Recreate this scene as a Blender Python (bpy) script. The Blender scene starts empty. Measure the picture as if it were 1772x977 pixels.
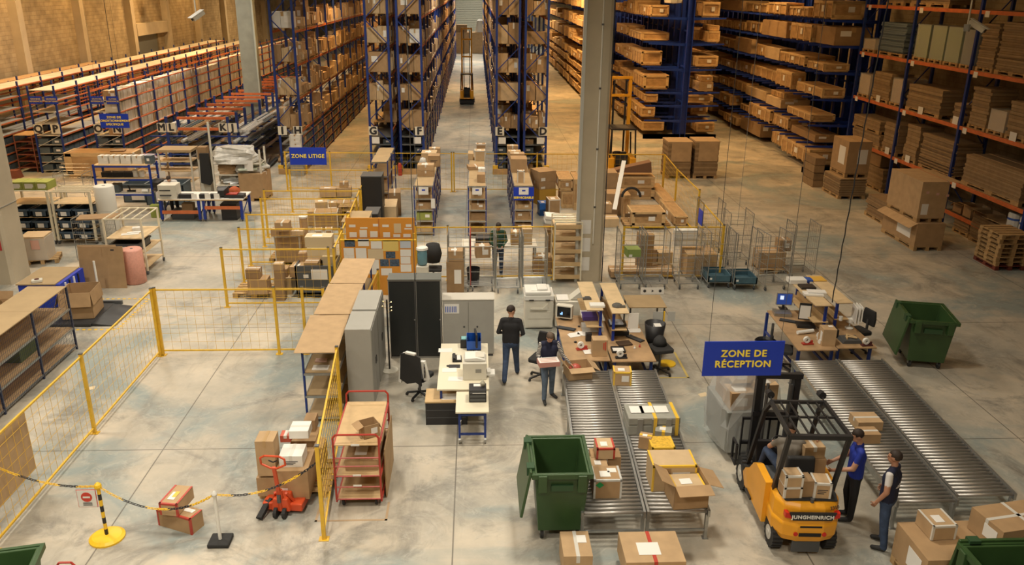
import bpy, bmesh, math, random
from mathutils import Vector, Matrix, noise
rnd = random.Random(7)
SC = bpy.context.scene
COL = SC.collection
PI = math.pi
# ------------------------------------------------------------------ camera
CAM_H, FPX = 8.4, 1423.0
YAW, PITCH, ROLL = math.radians(2.61), math.radians(19.86), math.radians(.61)
_f = Vector((math.sin(YAW)*math.cos(PITCH), math.cos(YAW)*math.cos(PITCH), -math.sin(PITCH)))
_r = Vector((math.cos(YAW), -math.sin(YAW), 0)); _u = _r.cross(_f)
_r, _u = math.cos(ROLL)*_r + math.sin(ROLL)*_u, -math.sin(ROLL)*_r + math.cos(ROLL)*_u
cd = bpy.data.cameras.new('camera'); cam = bpy.data.objects.new('camera', cd); COL.objects.link(cam)
cd.sensor_width = 36; cd.lens = FPX*36/1772; cd.clip_end = 400
cam.matrix_world = Matrix(((_r.x,_u.x,-_f.x,0),(_r.y,_u.y,-_f.y,0),(_r.z,_u.z,-_f.z,CAM_H),(0,0,0,1)))
SC.camera = cam
# ------------------------------------------------------------------ light
wd = bpy.data.worlds.new('world'); SC.world = wd; wd.use_nodes = True
bg = wd.node_tree.nodes['Background']; bg.inputs[0].default_value = (.75,.68,.55,1); bg.inputs[1].default_value = .10
def lamp(x, y, z, size, watts, col):
    l = bpy.data.lights.new('high_bay_or_fill_light','AREA'); l.shape='DISK'; l.size=size; l.energy=watts*1.1; l.color=col; l.spread=2.5
    o = bpy.data.objects.new('high_bay_or_fill_light', l); o.location=(x,y,z); COL.objects.link(o); return o
WARM, COOL, SOD = (1,.66,.33), (1,.90,.75), (1,.58,.22)
for x, y, w, c in ((-5,.5,620,COOL),(3,1,560,COOL),(11,2,70,WARM),(-12,5,420,COOL),(-4,8,640,COOL),(-11,15,600,COOL),(3,14,600,COOL),(10.5,12,60,WARM),(-5,22,640,COOL),(3,25,540,COOL),(11,23,70,WARM),  # first three: unseen fill lamps added near the camera to light the fronts
                   (-13,29,640,COOL),(-3,33,560,COOL),(5,35,420,WARM),(14.5,33,170,SOD),(-15,43,950,COOL),(-6.4,47,900,SOD),(-.7,50,900,COOL),
                   (6,46,1350,SOD),(15,46,520,SOD),(-16,60,1300,WARM),(-6.4,66,1300,SOD),(-.7,72,1300,WARM),(6,68,2000,SOD),(15,66,900,SOD),
                   (-.7,97,1800,COOL),(0,117,1900,COOL),(-6.4,95,1200,WARM),(6,95,1500,WARM),(-17,84,1400,WARM)):  # farthest cool lamp is unseen, added to brighten the shutter
    lamp(x, y, 11.6, 1.6, w, c)
for y in (30, 37, 44, 52, 61, 72):
    lamp(-21.6, y, 11.3, 1.2, 470, SOD)
SC.view_settings.view_transform='Standard'; SC.view_settings.look='None'; SC.view_settings.gamma=1
SC.view_settings.exposure = -0.36
# ------------------------------------------------------------------ helpers: pixel <-> world
def _ray(x, y): return _f + _r*((x-886)/FPX) - _u*((y-488.5)/FPX)
def W(x, y, z=0):
    d = _ray(x, y); t = (z-CAM_H)/d.z; return Vector((d.x*t, d.y*t, z))
def HT(p, x, y):
    d = _ray(x, y); t = math.hypot(p.x, p.y)/math.hypot(d.x, d.y); return CAM_H + d.z*t
# ------------------------------------------------------------------ materials
MATS = {}
def mat(name, col, rough=.6, metal=0, var=0, scale=6, bump=0, alpha=1, emit=0, trans=0, col2=None, wave=None):
    if name in MATS: return MATS[name]
    m = bpy.data.materials.new(name); m.use_nodes = True; nt = m.node_tree; b = nt.nodes['Principled BSDF']
    b.inputs['Base Color'].default_value = (*col,1); b.inputs['Roughness'].default_value = rough; b.inputs['Metallic'].default_value = metal
    if alpha < 1: b.inputs['Alpha'].default_value = alpha
    if trans: b.inputs['Transmission Weight'].default_value = trans
    if emit: b.inputs['Emission Color'].default_value = (*col,1); b.inputs['Emission Strength'].default_value = emit
    if var or bump or wave:
        tc = nt.nodes.new('ShaderNodeTexCoord')
        if wave:
            n = nt.nodes.new('ShaderNodeTexWave'); n.wave_type='BANDS'; n.bands_direction = wave; n.inputs['Scale'].default_value = scale
            n.inputs['Distortion'].default_value = .6; n.inputs['Detail'].default_value = 2; fac = n.outputs['Fac']
        else:
            n = nt.nodes.new('ShaderNodeTexNoise'); n.inputs['Scale'].default_value = scale; n.inputs['Detail'].default_value = 5; fac = n.outputs['Fac']
        nt.links.new(tc.outputs['Object'], n.inputs['Vector'])
        if var:
            r = nt.nodes.new('ShaderNodeValToRGB'); c2 = col2 or tuple(c*(1-var) for c in col)
            r.color_ramp.elements[0].position=.3; r.color_ramp.elements[0].color=(*c2,1)
            r.color_ramp.elements[1].position=.7; r.color_ramp.elements[1].color=(*[min(1,c*(1+(0 if col2 else var*.6))) for c in col],1)
            nt.links.new(fac, r.inputs[0]); nt.links.new(r.outputs[0], b.inputs['Base Color'])
        if bump:
            bp = nt.nodes.new('ShaderNodeBump'); bp.inputs['Strength'].default_value = bump; bp.inputs['Distance'].default_value=.02
            nt.links.new(fac, bp.inputs['Height']); nt.links.new(bp.outputs[0], b.inputs['Normal'])
    MATS[name] = m; return m
card = [mat('cardboard_a',(.39,.25,.125),.85,var=.12,scale=4), mat('cardboard_b',(.46,.31,.165),.85,var=.12,scale=4),
        mat('cardboard_c',(.31,.195,.095),.85,var=.12,scale=4), mat('cardboard_d',(.53,.385,.22),.85,var=.1,scale=4)]
cardin = mat('cardboard_inside',(.25,.14,.065),.9)
cardtop = mat('fibreboard',(.40,.285,.15),.8,var=.08,scale=3)
tape_w = mat('white_tape',(.62,.60,.54),.35); tape_b = mat('brown_tape',(.42,.27,.12),.3); tape_r = mat('red_tape',(.45,.05,.03),.35)
tape_y = mat('yellow_tape',(.75,.48,.05),.35); paper = mat('paper',(.75,.73,.68),.7); ink = mat('ink',(.03,.03,.035),.6); ink_r = mat('red_ink',(.55,.05,.03),.6)
wood = mat('pallet_wood',(.42,.27,.12),.8,var=.25,scale=9,bump=.3); crate_w = mat('crate_wood',(.45,.275,.12),.75,var=.22,scale=5,bump=.2)
crate_d = mat('crate_batten',(.60,.41,.20),.75,var=.2,scale=7); ply = mat('plywood',(.55,.38,.19),.6,var=.12,scale=5)
ply_l = mat('pale_plywood',(.62,.46,.26),.6,var=.12,scale=5)
blue = mat('rack_blue',(.010,.035,.20),.45,var=.25,scale=3); blue_d = mat('cantilever_blue',(.008,.035,.28),.4,var=.2,scale=3)
orange = mat('rack_orange',(.50,.135,.035),.5,var=.25,scale=4); orange_r = mat('beam_orange_red',(.62,.16,.05),.5,var=.2,scale=4)
grey_st = mat('galvanised_steel',(.42,.43,.42),.35,.8,var=.15,scale=8); steel = mat('roller_steel',(.50,.48,.45),.42,.75); dsteel = mat('dark_steel',(.12,.12,.12),.4,.6)
yel = mat('fence_yellow',(.72,.44,.035),.45,var=.12,scale=8); yelp = mat('plastic_yellow',(.80,.50,.02),.35)
white = mat('white_paint',(.72,.71,.66),.5); offw = mat('off_white',(.62,.59,.50),.5,var=.06,scale=4); cream = mat('cream_laminate',(.72,.66,.50),.4)
blk = mat('black_plastic',(.015,.015,.017),.45); blk2 = mat('black_rubber',(.02,.02,.02),.8); dgrey = mat('dark_grey',(.07,.075,.08),.5)
green = mat('bin_green',(.032,.075,.022),.42,var=.15,scale=3); green_d = mat('bin_green_inside',(.022,.065,.024),.6)
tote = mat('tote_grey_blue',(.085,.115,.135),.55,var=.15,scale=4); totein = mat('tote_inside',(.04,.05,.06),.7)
lockg = mat('locker_grey',(.36,.35,.31),.45,var=.05,scale=3); lockd = mat('locker_dark',(.25,.245,.22),.5)
signb = mat('sign_blue',(.008,.04,.45),.4); signy = mat('sign_yellow',(.95,.75,.08),.5)
conc = mat('precast_concrete',(.50,.43,.31),.85,var=.10,scale=1.5,bump=.15)
gconc = mat('grey_green_concrete',(.27,.29,.25),.8,var=.15,scale=2)
red = mat('trolley_red',(.40,.04,.025),.4); jackr = mat('pallet_truck_red',(.58,.075,.02),.4,var=.1,scale=5)
fly = mat('forklift_yellow',(.80,.36,.02),.35,var=.08,scale=3); plastic = mat('stretch_film',(.75,.77,.75),.12,alpha=.34); film = mat('cloudy_film',(.72,.72,.68),.2,alpha=.8,var=.2,scale=6,bump=.6)
screen = mat('screen_blue',(.02,.05,.22),.2,emit=.8); screen_w = mat('screen_window',(.6,.7,.9),.3,emit=1.2); glassd = mat('screen_dark',(.01,.012,.015),.12)
skin = mat('skin',(.50,.27,.17),.55); skin2 = mat('skin_tan',(.40,.20,.12),.55); hair_b = mat('hair_dark',(.025,.015,.010),.7); hair_g = mat('hair_brown_grey',(.11,.075,.05),.7)
# ------------------------------------------------------------------ helpers: meshes
class MB:
    def __init__(s): s.v=[]; s.f=[]; s.m=[]
    def add(s, vs, fs, m=0, M=None):
        o = len(s.v)
        s.v += [tuple(M @ Vector(v)) for v in vs] if M else [tuple(v) for v in vs]
        s.f += [tuple(i+o for i in f) for f in fs]; s.m += [m]*len(fs); return s
    def b(s, x0,x1,y0,y1,z0,z1, m=0, M=None):
        return s.add([(x0,y0,z0),(x1,y0,z0),(x1,y1,z0),(x0,y1,z0),(x0,y0,z1),(x1,y0,z1),(x1,y1,z1),(x0,y1,z1)],
            [(0,3,2,1),(4,5,6,7),(0,1,5,4),(1,2,6,5),(2,3,7,6),(3,0,4,7)], m, M)
    def c(s, cx,cy,cz,sx,sy,sz, m=0, M=None): return s.b(cx-sx/2,cx+sx/2,cy-sy/2,cy+sy/2,cz-sz/2,cz+sz/2,m,M)
    def bar(s, p, q, w, h=None, m=0):
        p=Vector(p); q=Vector(q); d=q-p; L=d.length
        if L<1e-6: return s
        z=d/L; a=Vector((0,0,1)) if abs(z.z)<.95 else Vector((0,1,0)); x=a.cross(z).normalized(); y=z.cross(x)
        M=Matrix(((x.x,y.x,z.x,p.x),(x.y,y.y,z.y,p.y),(x.z,y.z,z.z,p.z),(0,0,0,1)))
        return s.b(-w/2,w/2,-(h or w)/2,(h or w)/2,0,L,m,M)
    def cyl(s, p, q, r, n=8, m=0, r2=None, cap=True):
        p=Vector(p); q=Vector(q); z=(q-p).normalized(); a=Vector((0,0,1)) if abs(z.z)<.95 else Vector((0,1,0)); x=a.cross(z).normalized(); y=z.cross(x)
        r2 = r if r2 is None else r2; vs=[]
        for c,R in ((p,r),(q,r2)):
            for i in range(n):
                t=2*PI*i/n; vs.append(c+(x*math.cos(t)+y*math.sin(t))*R)
        fs=[(i,(i+1)%n,n+(i+1)%n,n+i) for i in range(n)]
        if cap: fs += [tuple(range(n-1,-1,-1)), tuple(range(n,2*n))]
        return s.add(vs,fs,m)
    def tube(s, pts, r, n=6, m=0, closed=False):
        pts=[Vector(p) for p in pts]
        if closed: pts.append(pts[0])
        for i in range(len(pts)-1): s.cyl(pts[i],pts[i+1],r,n,m)
        return s
    def lathe(s, prof, n=16, m=0, c=(0,0,0)):
        vs=[]; k=len(prof)
        for r,z in prof:
            for i in range(n): t=2*PI*i/n; vs.append((c[0]+r*math.cos(t),c[1]+r*math.sin(t),c[2]+z))
        fs=[(j*n+i,j*n+(i+1)%n,(j+1)*n+(i+1)%n,(j+1)*n+i) for j in range(k-1) for i in range(n)]
        if prof[0][0]>1e-4: fs.append(tuple(range(n-1,-1,-1)))
        if prof[-1][0]>1e-4: fs.append(tuple(range((k-1)*n,k*n)))
        return s.add(vs,fs,m)
    def q(s, *pts, m=0): return s.add(pts,[tuple(range(len(pts)))],m)
    def prism(s, poly, ax, a0, a1, m=0):
        "extrude 2D polygon along axis ax (0,1,2) from a0 to a1"
        n=len(poly)
        def P(p,a): return (a,p[0],p[1]) if ax==0 else ((p[0],a,p[1]) if ax==1 else (p[0],p[1],a))
        vs=[P(p,a0) for p in poly]+[P(p,a1) for p in poly]
        return s.add(vs,[tuple(range(n)),tuple(range(2*n-1,n-1,-1))]+[(i,n+i,n+(i+1)%n,(i+1)%n) for i in range(n)],m)
    def mesh(s, name, mats):
        me=bpy.data.meshes.new(name); me.from_pydata(s.v,[],s.f)
        for m in (mats if isinstance(mats,(list,tuple)) else [mats]): me.materials.append(m)
        if any(s.m): me.polygons.foreach_set('material_index', s.m)
        bm=bmesh.new(); bm.from_mesh(me); bmesh.ops.recalc_face_normals(bm, faces=bm.faces); bm.to_mesh(me); bm.free()
        return me
def link(name, me, parent=None, loc=None, rz=0, scale=None):
    o=bpy.data.objects.new(name, me); COL.objects.link(o)
    if parent: o.parent=parent
    if loc is not None: o.location=loc
    if rz: o.rotation_euler=(0,0,rz)
    if scale: o.scale=scale
    return o
def part(name, mb, mats, parent, label=None, smooth=False, kind=None, bev=0):
    me = mb if isinstance(mb, bpy.types.Mesh) else mb.mesh(name, mats)
    if smooth: me.polygons.foreach_set('use_smooth',[True]*len(me.polygons))
    o=link(name, me, parent)
    if label: o['label']=label
    if kind: o['kind']=kind
    if bev: bevel(o, bev)
    return o
def bevel(o, w, seg=2):
    m=o.modifiers.new('b','BEVEL'); m.width=w; m.segments=seg; m.limit_method='ANGLE'; return o
def tag(o, label, cat, group=None, kind=None):
    o['label']=label; o['category']=cat
    if group: o['group']=group
    if kind: o['kind']=kind
    return o
def T(name, label, cat, loc, rz=0, group=None):
    o=link(name, None, None, loc, rz); return tag(o,label,cat,group)
def one(name, mb, mats, label, cat, loc=(0,0,0), rz=0, group=None, bev=0, smooth=False):
    "a thing that is one mesh"
    me = mb if isinstance(mb, bpy.types.Mesh) else mb.mesh(name, mats)
    if smooth: me.polygons.foreach_set('use_smooth',[True]*len(me.polygons))
    o=link(name, me, None, loc, rz); tag(o,label,cat,group)
    if bev: bevel(o,bev)
    return o
def struct(name, mb, mats, parent=None):
    o=link(name, mb.mesh(name,mats), parent)
    if not parent: o['kind']='structure'
    return o
ORD=['first','second','third','fourth','fifth','sixth','seventh','eighth','ninth','tenth','eleventh','twelfth','thirteenth','fourteenth','fifteenth','sixteenth','seventeenth','eighteenth','nineteenth','twentieth']
_txt={}
def text_mesh(s, size, ext=.004, bold=.0):
    k=(s,size)
    if k not in _txt:
        c=bpy.data.curves.new('text','FONT'); c.body=s; c.size=size; c.extrude=ext; c.align_x='CENTER'; c.align_y='CENTER'; c.offset=bold; c.resolution_u=3; c.space_line=1.15; c.space_character=1.1
        o=bpy.data.objects.new('text',c); COL.objects.link(o); bpy.context.view_layer.update()
        me=bpy.data.meshes.new_from_object(o.evaluated_get(bpy.context.evaluated_depsgraph_get())); me.materials.clear(); bpy.data.objects.remove(o)
        _txt[k]=me
    return _txt[k].copy()
def text(s, size, m, parent, loc, rot=(PI/2,0,0), bold=0, name='lettering'):
    me=text_mesh(s,size,.004,0)
    if bold:
        bm=bmesh.new(); 
        for i_,(dx,dy) in enumerate(((-1,0),(1,0),(0,.8),(0,-.8),(.6,.6),(-.6,-.6))):
            n0=len(bm.verts); bm.from_mesh(me); bm.verts.ensure_lookup_table()
            for v in bm.verts[n0:]: v.co.x+=dx*bold; v.co.y+=dy*bold; v.co.z+=i_*.0007
        bm.to_mesh(me); bm.free()
    me.materials.append(m); o=link(name,me,parent); o.location=loc; o.rotation_euler=rot; return o
# -- boxes by pixels: front-left and front-right bottom corners, top pixel above the left one
def PB(xl,yl,xr,yr,yt,dep,z=0):
    a=W(xl,yl,z); b=W(xr,yr,z); w=(b-a).length; rz=math.atan2(b.y-a.y,b.x-a.x); h=HT(a,xl,yt)-z
    c=(a+b)/2+Vector((-math.sin(rz),math.cos(rz),0))*dep/2
    return c, rz, w, dep, h
# ================================================================== the hall
def floor_mat():
    m=bpy.data.materials.new('floor_concrete'); m.use_nodes=True; nt=m.node_tree; N=nt.nodes; L=nt.links; b=N['Principled BSDF']
    tc=N.new('ShaderNodeTexCoord')
    def noise(scale, detail=6, rough=.6, vec=None, dist=0):
        n=N.new('ShaderNodeTexNoise'); n.inputs['Scale'].default_value=scale; n.inputs['Detail'].default_value=detail; n.inputs['Roughness'].default_value=rough; n.inputs['Distortion'].default_value=dist
        L.new(vec or tc.outputs['Object'], n.inputs['Vector']); return n.outputs['Fac']
    def ramp(f, p0, p1, c0=(0,0,0,1), c1=(1,1,1,1)):
        r=N.new('ShaderNodeValToRGB'); r.color_ramp.elements[0].position=p0; r.color_ramp.elements[1].position=p1
        r.color_ramp.elements[0].color=c0; r.color_ramp.elements[1].color=c1; L.new(f,r.inputs[0]); return r.outputs[0]
    def mix(f,a,c,bt='MIX'):
        x=N.new('ShaderNodeMix'); x.data_type='RGBA'; x.blend_type=bt
        if isinstance(f,float): x.inputs[0].default_value=f
        else: L.new(f,x.inputs[0])
        for i,v in ((6,a),(7,c)):
            if isinstance(v,tuple): x.inputs[i].default_value=(*v,1)
            else: L.new(v,x.inputs[i])
        return x.outputs[2]
    def mth(op,a,b2=None):
        x=N.new('ShaderNodeMath'); x.operation=op
        for i,v in enumerate((a,b2)):
            if v is None: continue
            if isinstance(v,(int,float)): x.inputs[i].default_value=v
            else: L.new(v,x.inputs[i])
        return x.outputs[0]
    base=mix(ramp(noise(.35,7,.65),.35,.65),(.29,.28,.24),(.56,.49,.38))
    base=mix(ramp(noise(.22,5,.6,dist=1.2),.50,.62),base,(.25,.29,.275))          # bluish patches
    base=mix(ramp(noise(.55,9,.72,dist=.9),.50,.66),base,(.215,.205,.175))             # worn grey scuffs
    mp=N.new('ShaderNodeMapping'); mp.inputs['Scale'].default_value=(1.3,.20,1); mp.inputs['Rotation'].default_value=(0,0,.35); L.new(tc.outputs['Object'],mp.inputs[0])
    base=mix(mth('MULTIPLY',ramp(noise(1.0,7,.7,vec=mp.outputs[0]),.55,.75),.55),base,(.13,.115,.09)) # tyre streaks
    base=mix(mth('MULTIPLY',ramp(noise(2.2,8,.75,dist=2),.52,.62),.35),base,(.50,.47,.40))
    sx=N.new('ShaderNodeSeparateXYZ'); L.new(tc.outputs['Object'],sx.inputs[0])
    def joint(sock,period,off):
        t=mth('ABSOLUTE',mth('SUBTRACT',mth('FRACT',mth('ADD',mth('DIVIDE',mth('SUBTRACT',sock,off),period),.5)),.5))
        return mth('LESS_THAN',t,.012/period)
    j=mth('MAXIMUM',joint(sx.outputs[0],5.6,-6.0),joint(sx.outputs[1],5.95,13.95))
    base=mix(mth('MULTIPLY',j,.75),base,(.09,.08,.065))
    L.new(base,b.inputs['Base Color'])
    L.new(ramp(noise(1.1,6),.3,.75,(.34,.34,.34,1),(.62,.62,.62,1)),b.inputs['Roughness'])
    bp=N.new('ShaderNodeBump'); bp.inputs['Strength'].default_value=.12; bp.inputs['Distance'].default_value=.01; L.new(noise(6,4),bp.inputs['Height']); L.new(bp.outputs[0],b.inputs['Normal'])
    return m
struct('floor', MB().b(-24.2,23,-3,126,-.2,0), floor_mat())
def block_mat():
    m=bpy.data.materials.new('blockwork'); m.use_nodes=True; nt=m.node_tree; N=nt.nodes; L=nt.links; b=N['Principled BSDF']
    tc=N.new('ShaderNodeTexCoord'); mp=N.new('ShaderNodeMapping'); L.new(tc.outputs['Object'],mp.inputs[0])
    sx=N.new('ShaderNodeSeparateXYZ'); cx=N.new('ShaderNodeCombineXYZ'); L.new(mp.outputs[0],sx.inputs[0])
    ad=N.new('ShaderNodeMath'); L.new(sx.outputs[0],ad.inputs[0]); L.new(sx.outputs[1],ad.inputs[1])
    L.new(ad.outputs[0],cx.inputs[0]); L.new(sx.outputs[2],cx.inputs[1])
    br=N.new('ShaderNodeTexBrick'); br.inputs['Scale'].default_value=1; br.inputs['Brick Width'].default_value=.5; br.inputs['Row Height'].default_value=.22; br.inputs['Mortar Size'].default_value=.014
    br.inputs['Color1'].default_value=(.46,.37,.23,1); br.inputs['Color2'].default_value=(.40,.315,.19,1); br.inputs['Mortar'].default_value=(.34,.27,.165,1)
    L.new(cx.outputs[0],br.inputs['Vector']); n=N.new('ShaderNodeTexNoise'); n.inputs['Scale'].default_value=1.6; n.inputs['Detail'].default_value=6; L.new(tc.outputs['Object'],n.inputs[0])
    r=N.new('ShaderNodeValToRGB'); r.color_ramp.elements[0].color=(.6,.6,.6,1); r.color_ramp.elements[0].position=.35; r.color_ramp.elements[1].position=.6; L.new(n.outputs['Fac'],r.inputs[0])
    x=N.new('ShaderNodeMix'); x.data_type='RGBA'; x.blend_type='MULTIPLY'; x.inputs[0].default_value=.7; L.new(br.outputs[0],x.inputs[6]); L.new(r.outputs[0],x.inputs[7]); L.new(x.outputs[2],b.inputs['Base Color'])
    b.inputs['Roughness'].default_value=.9
    bp=N.new('ShaderNodeBump'); bp.inputs['Strength'].default_value=.5; bp.inputs['Distance'].default_value=.03; L.new(br.outputs['Fac'],bp.inputs['Height']); bp.invert=True; L.new(bp.outputs[0],b.inputs['Normal'])
    return m
BLK=block_mat()
wl=MB().b(-24.2,-23.9,-3,61.6,0,12.5).b(-24.2,-23.9,65.6,126,0,12.5).b(-24.2,-23.9,61.6,65.6,4.8,12.5)
wall_left=struct('wall_left', wl, BLK)
struct('wall_right', MB().b(20.9,21.2,-3,126,0,12.5), BLK)
struct('wall_back', MB().b(-23.9,-3,125.6,126,0,12.5).b(3,20.9,125.6,126,0,12.5).b(-3,3,125.6,126,7.5,12.5), BLK)
struct('ceiling', MB().b(-24.2,21.2,-3,126,12.5,12.8), mat('roof_sheet',(.30,.29,.26),.7))
wall_front=struct('wall_front', MB().b(-24.2,21.2,-3.3,-3,0,12.5), BLK)
for y in (30.8,38.2,45.6,52.7,60.3,67.2,74.7,82.5,90,98,106,114):
    part('pilaster', MB().b(-23.9,-23.45,y-.28,y+.28,0,12.5), conc, wall_left)
# roller shutter that ends the lit aisle
d=struct('door_1', MB().b(-3,3,125.7,125.8,0,7.5), mat('shutter',(.42,.44,.38),.45,.3))
for k in range(30): part('slat', MB().b(-3,3,125.62,125.7,.05+k*.25,.25+k*.25), mat('shutter'  ,(0,0,0)), d)
# door opening high on the left wall
dl=struct('door_2', MB().b(-24.15,-24.0,61.6,65.6,0,4.8), mat('grey_door',(.20,.21,.19),.6))
part('lintel', MB().b(-23.9,-23.5,60.8,66.8,4.8,5.6), conc, wall_left)
# columns
def column(name,label,loc,w,d,h,m):
    return T(name,label,'column',loc)
p=T('concrete_column','pale concrete roof column standing behind the paper-covered desks, in the middle','column',(3.38,23.6,0))
s=MB(); s.prism([(-.38,-.3),(.30,-.3),(.38,-.24),(.38,.3),(-.38,.3)],2,0,12.5); part('shaft', s, conc, p)
part('edge_profile', MB().b(-.44,-.36,-.36,-.26,0,12.5), mat('pale_metal',(.55,.56,.52),.4,.3), p)
c=MB().cyl((.08,-.34,1.2),(.08,-.34,12.4),.022,8); part('conduit', c, offw, p)
for z in (2.3,4.0,5.7,7.4): part('pipe_clip', MB().b(.05,.11,-.37,-.30,z,z+.05), dsteel, p)
for k,z in enumerate((.35,.95,1.5)):
    o=part('notice', MB().b(-.30,.0,-.31,-.303,z,z+.42), paper, p)
part('chain', MB().tube([(.39,-.33,z) for z in (0,3,6,9,12)],.016,5), blk2, p)
p=T('concrete_column','large pale concrete column at the left edge of the photo, beside the tote trolleys','column',(-14.05,23.75,0))
part('shaft', MB().prism([(-.45,-.5),(.42,-.5),(.5,-.42),(.5,.45),(-.45,.45)],2,0,12.5), conc, p)
part('sticker', MB().b(.16,.36,-.512,-.50,1.05,1.35), mat('sticker_red',(.45,.04,.04),.5), p); part('notice', MB().b(-.42,-.16,-.512,-.50,1.3,1.75), mat('yellow_paper',(.65,.6,.3),.7), p)
part('wire_band', MB().b(-.51,.51,-.515,-.505,2.28,2.3).b(.5,.52,-.5,.45,2.28,2.3), grey_st, p)
p=T('concrete_column','slender grey green column beyond the orange-beamed profile racks','column',(-12.75,48.65,0))
part('shaft', MB().b(-.42,.42,-.4,.4,0,12.5), gconc, p); part('flange', MB().b(.42,.5,-.42,-.3,0,12.5), mat('pale_green',(.42,.46,.40),.6), p)
# ================================================================== boxes for the racks (one shared unit mesh per look)
def unit_box(body, tape=None, lab=None, seam=True, side=False):
    s=MB().b(-.5,.5,-.5,.5,0,1,0)
    if tape is not None: s.b(-.07,.07,-.503,.503,.72,1.004,1)
    if lab==0: s.b(.08,.38,-.506,-.5,.35,.75,2)
    if lab==1: s.b(.5,.506,-.3,.1,.3,.7,2).b(-.35,-.05,-.506,-.5,.5,.8,2)
    if side: s.b(-.503,-.495,-.06,.06,.5,1.004,1)
    return s.mesh('carton',[body,tape or paper,paper])
UB=[unit_box(card[i%4], (tape_b,tape_w,None)[i%3], (None,0,1,None)[i//3%4]) for i in range(12)]
UBW=unit_box(mat('white_carton',(.66,.65,.60),.7),tape_b,0); UBB=unit_box(mat('blue_carton',(.015,.13,.50),.45),None,0); WB=[UBW,unit_box(mat('cream_carton',(.58,.55,.46),.7),None,None),unit_box(mat('cream_carton',(.58,.55,.46),.7),None,0),unit_box(mat('white_carton',(0,0,0)),None,None)]; UBG=unit_box(mat('olive_tote',(.30,.33,.07),.6),None,0)
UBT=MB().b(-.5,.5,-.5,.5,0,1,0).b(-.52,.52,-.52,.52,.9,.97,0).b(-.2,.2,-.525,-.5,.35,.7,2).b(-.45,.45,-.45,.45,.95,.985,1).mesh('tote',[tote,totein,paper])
def crate_unit(label=True, k=3):
    s=MB().b(-.5,.5,-.5,.5,.1,1,0)
    for x in (-.5,.5): 
        for y in [-.5+i/k for i in range(k+1)]: s.b(x-.02,x+.02,max(-.5,y-.02),min(.5,y+.02),.1,.98,1)
        s.b(x-.02,x+.02,-.5,.5,.86,1.02,1)
    for y in (-.5,.5):
        s.b(-.5,.5,y-.008,y+.008,.86,1.02,1); s.b(-.5,.5,y-.008,y+.008,.1,.24,1)
        for x in (-.46,.46): s.b(x-.05,x+.05,y-.008,y+.008,.1,.98,1)
    for i in range(k+1): s.b(-.48,.48,-.47+i*.94/k-.03,-.47+i*.94/k+.03,0,.12,1)
    if label: s.b(-.54,-.52,-.1,0,.4,.75,2).b(0,.2,-.512,-.506,.4,.7,2)
    return s.mesh('wooden_crate',[crate_w,crate_d,paper])
UC=[crate_unit(True,3),crate_unit(False,4),crate_unit(True,5)]
PAL=MB()
for i in range(5): PAL.b(-.6,.6,-.4+i*.17,-.28+i*.17,.122,.144)
for x in (-.6,-.07,.455):
    PAL.b(x,x+.145,-.4,.4,.1,.122).b(x,x+.145,-.4,.4,0,.022)
    for y in (-.4,-.05,.3): PAL.b(x,x+.145,y,y+.1,.022,.1)
PALM=PAL.mesh('pallet',wood)
def pallet(x,y,z=0,rz=0,label='bare wooden pallet',group='pallets',w=1.2,d=.8):
    o=link('pallet',PALM,None,(x,y,z),rz,(w/1.2,d/.8,1)); return tag(o,label,'pallet',group)
def ub(me,name,loc,size,rz,label,cat,group=None):
    o=link(name,me,None,loc,rz,size); return tag(o,label,cat,group)
class Heap:
    "far cartons nobody can tell apart, one stuff object per rack"
    def __init__(s): s.mb=MB()
    def box(s,x,y,z,w,d,h): s.mb.b(x-w/2,x+w/2,y-d/2,y+d/2,z,z+h,rnd.randrange(4))
    def done(s,name,label,cat,mats=None): 
        o=one(name,s.mb,mats or card,label,cat); o['kind']='stuff'
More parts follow.
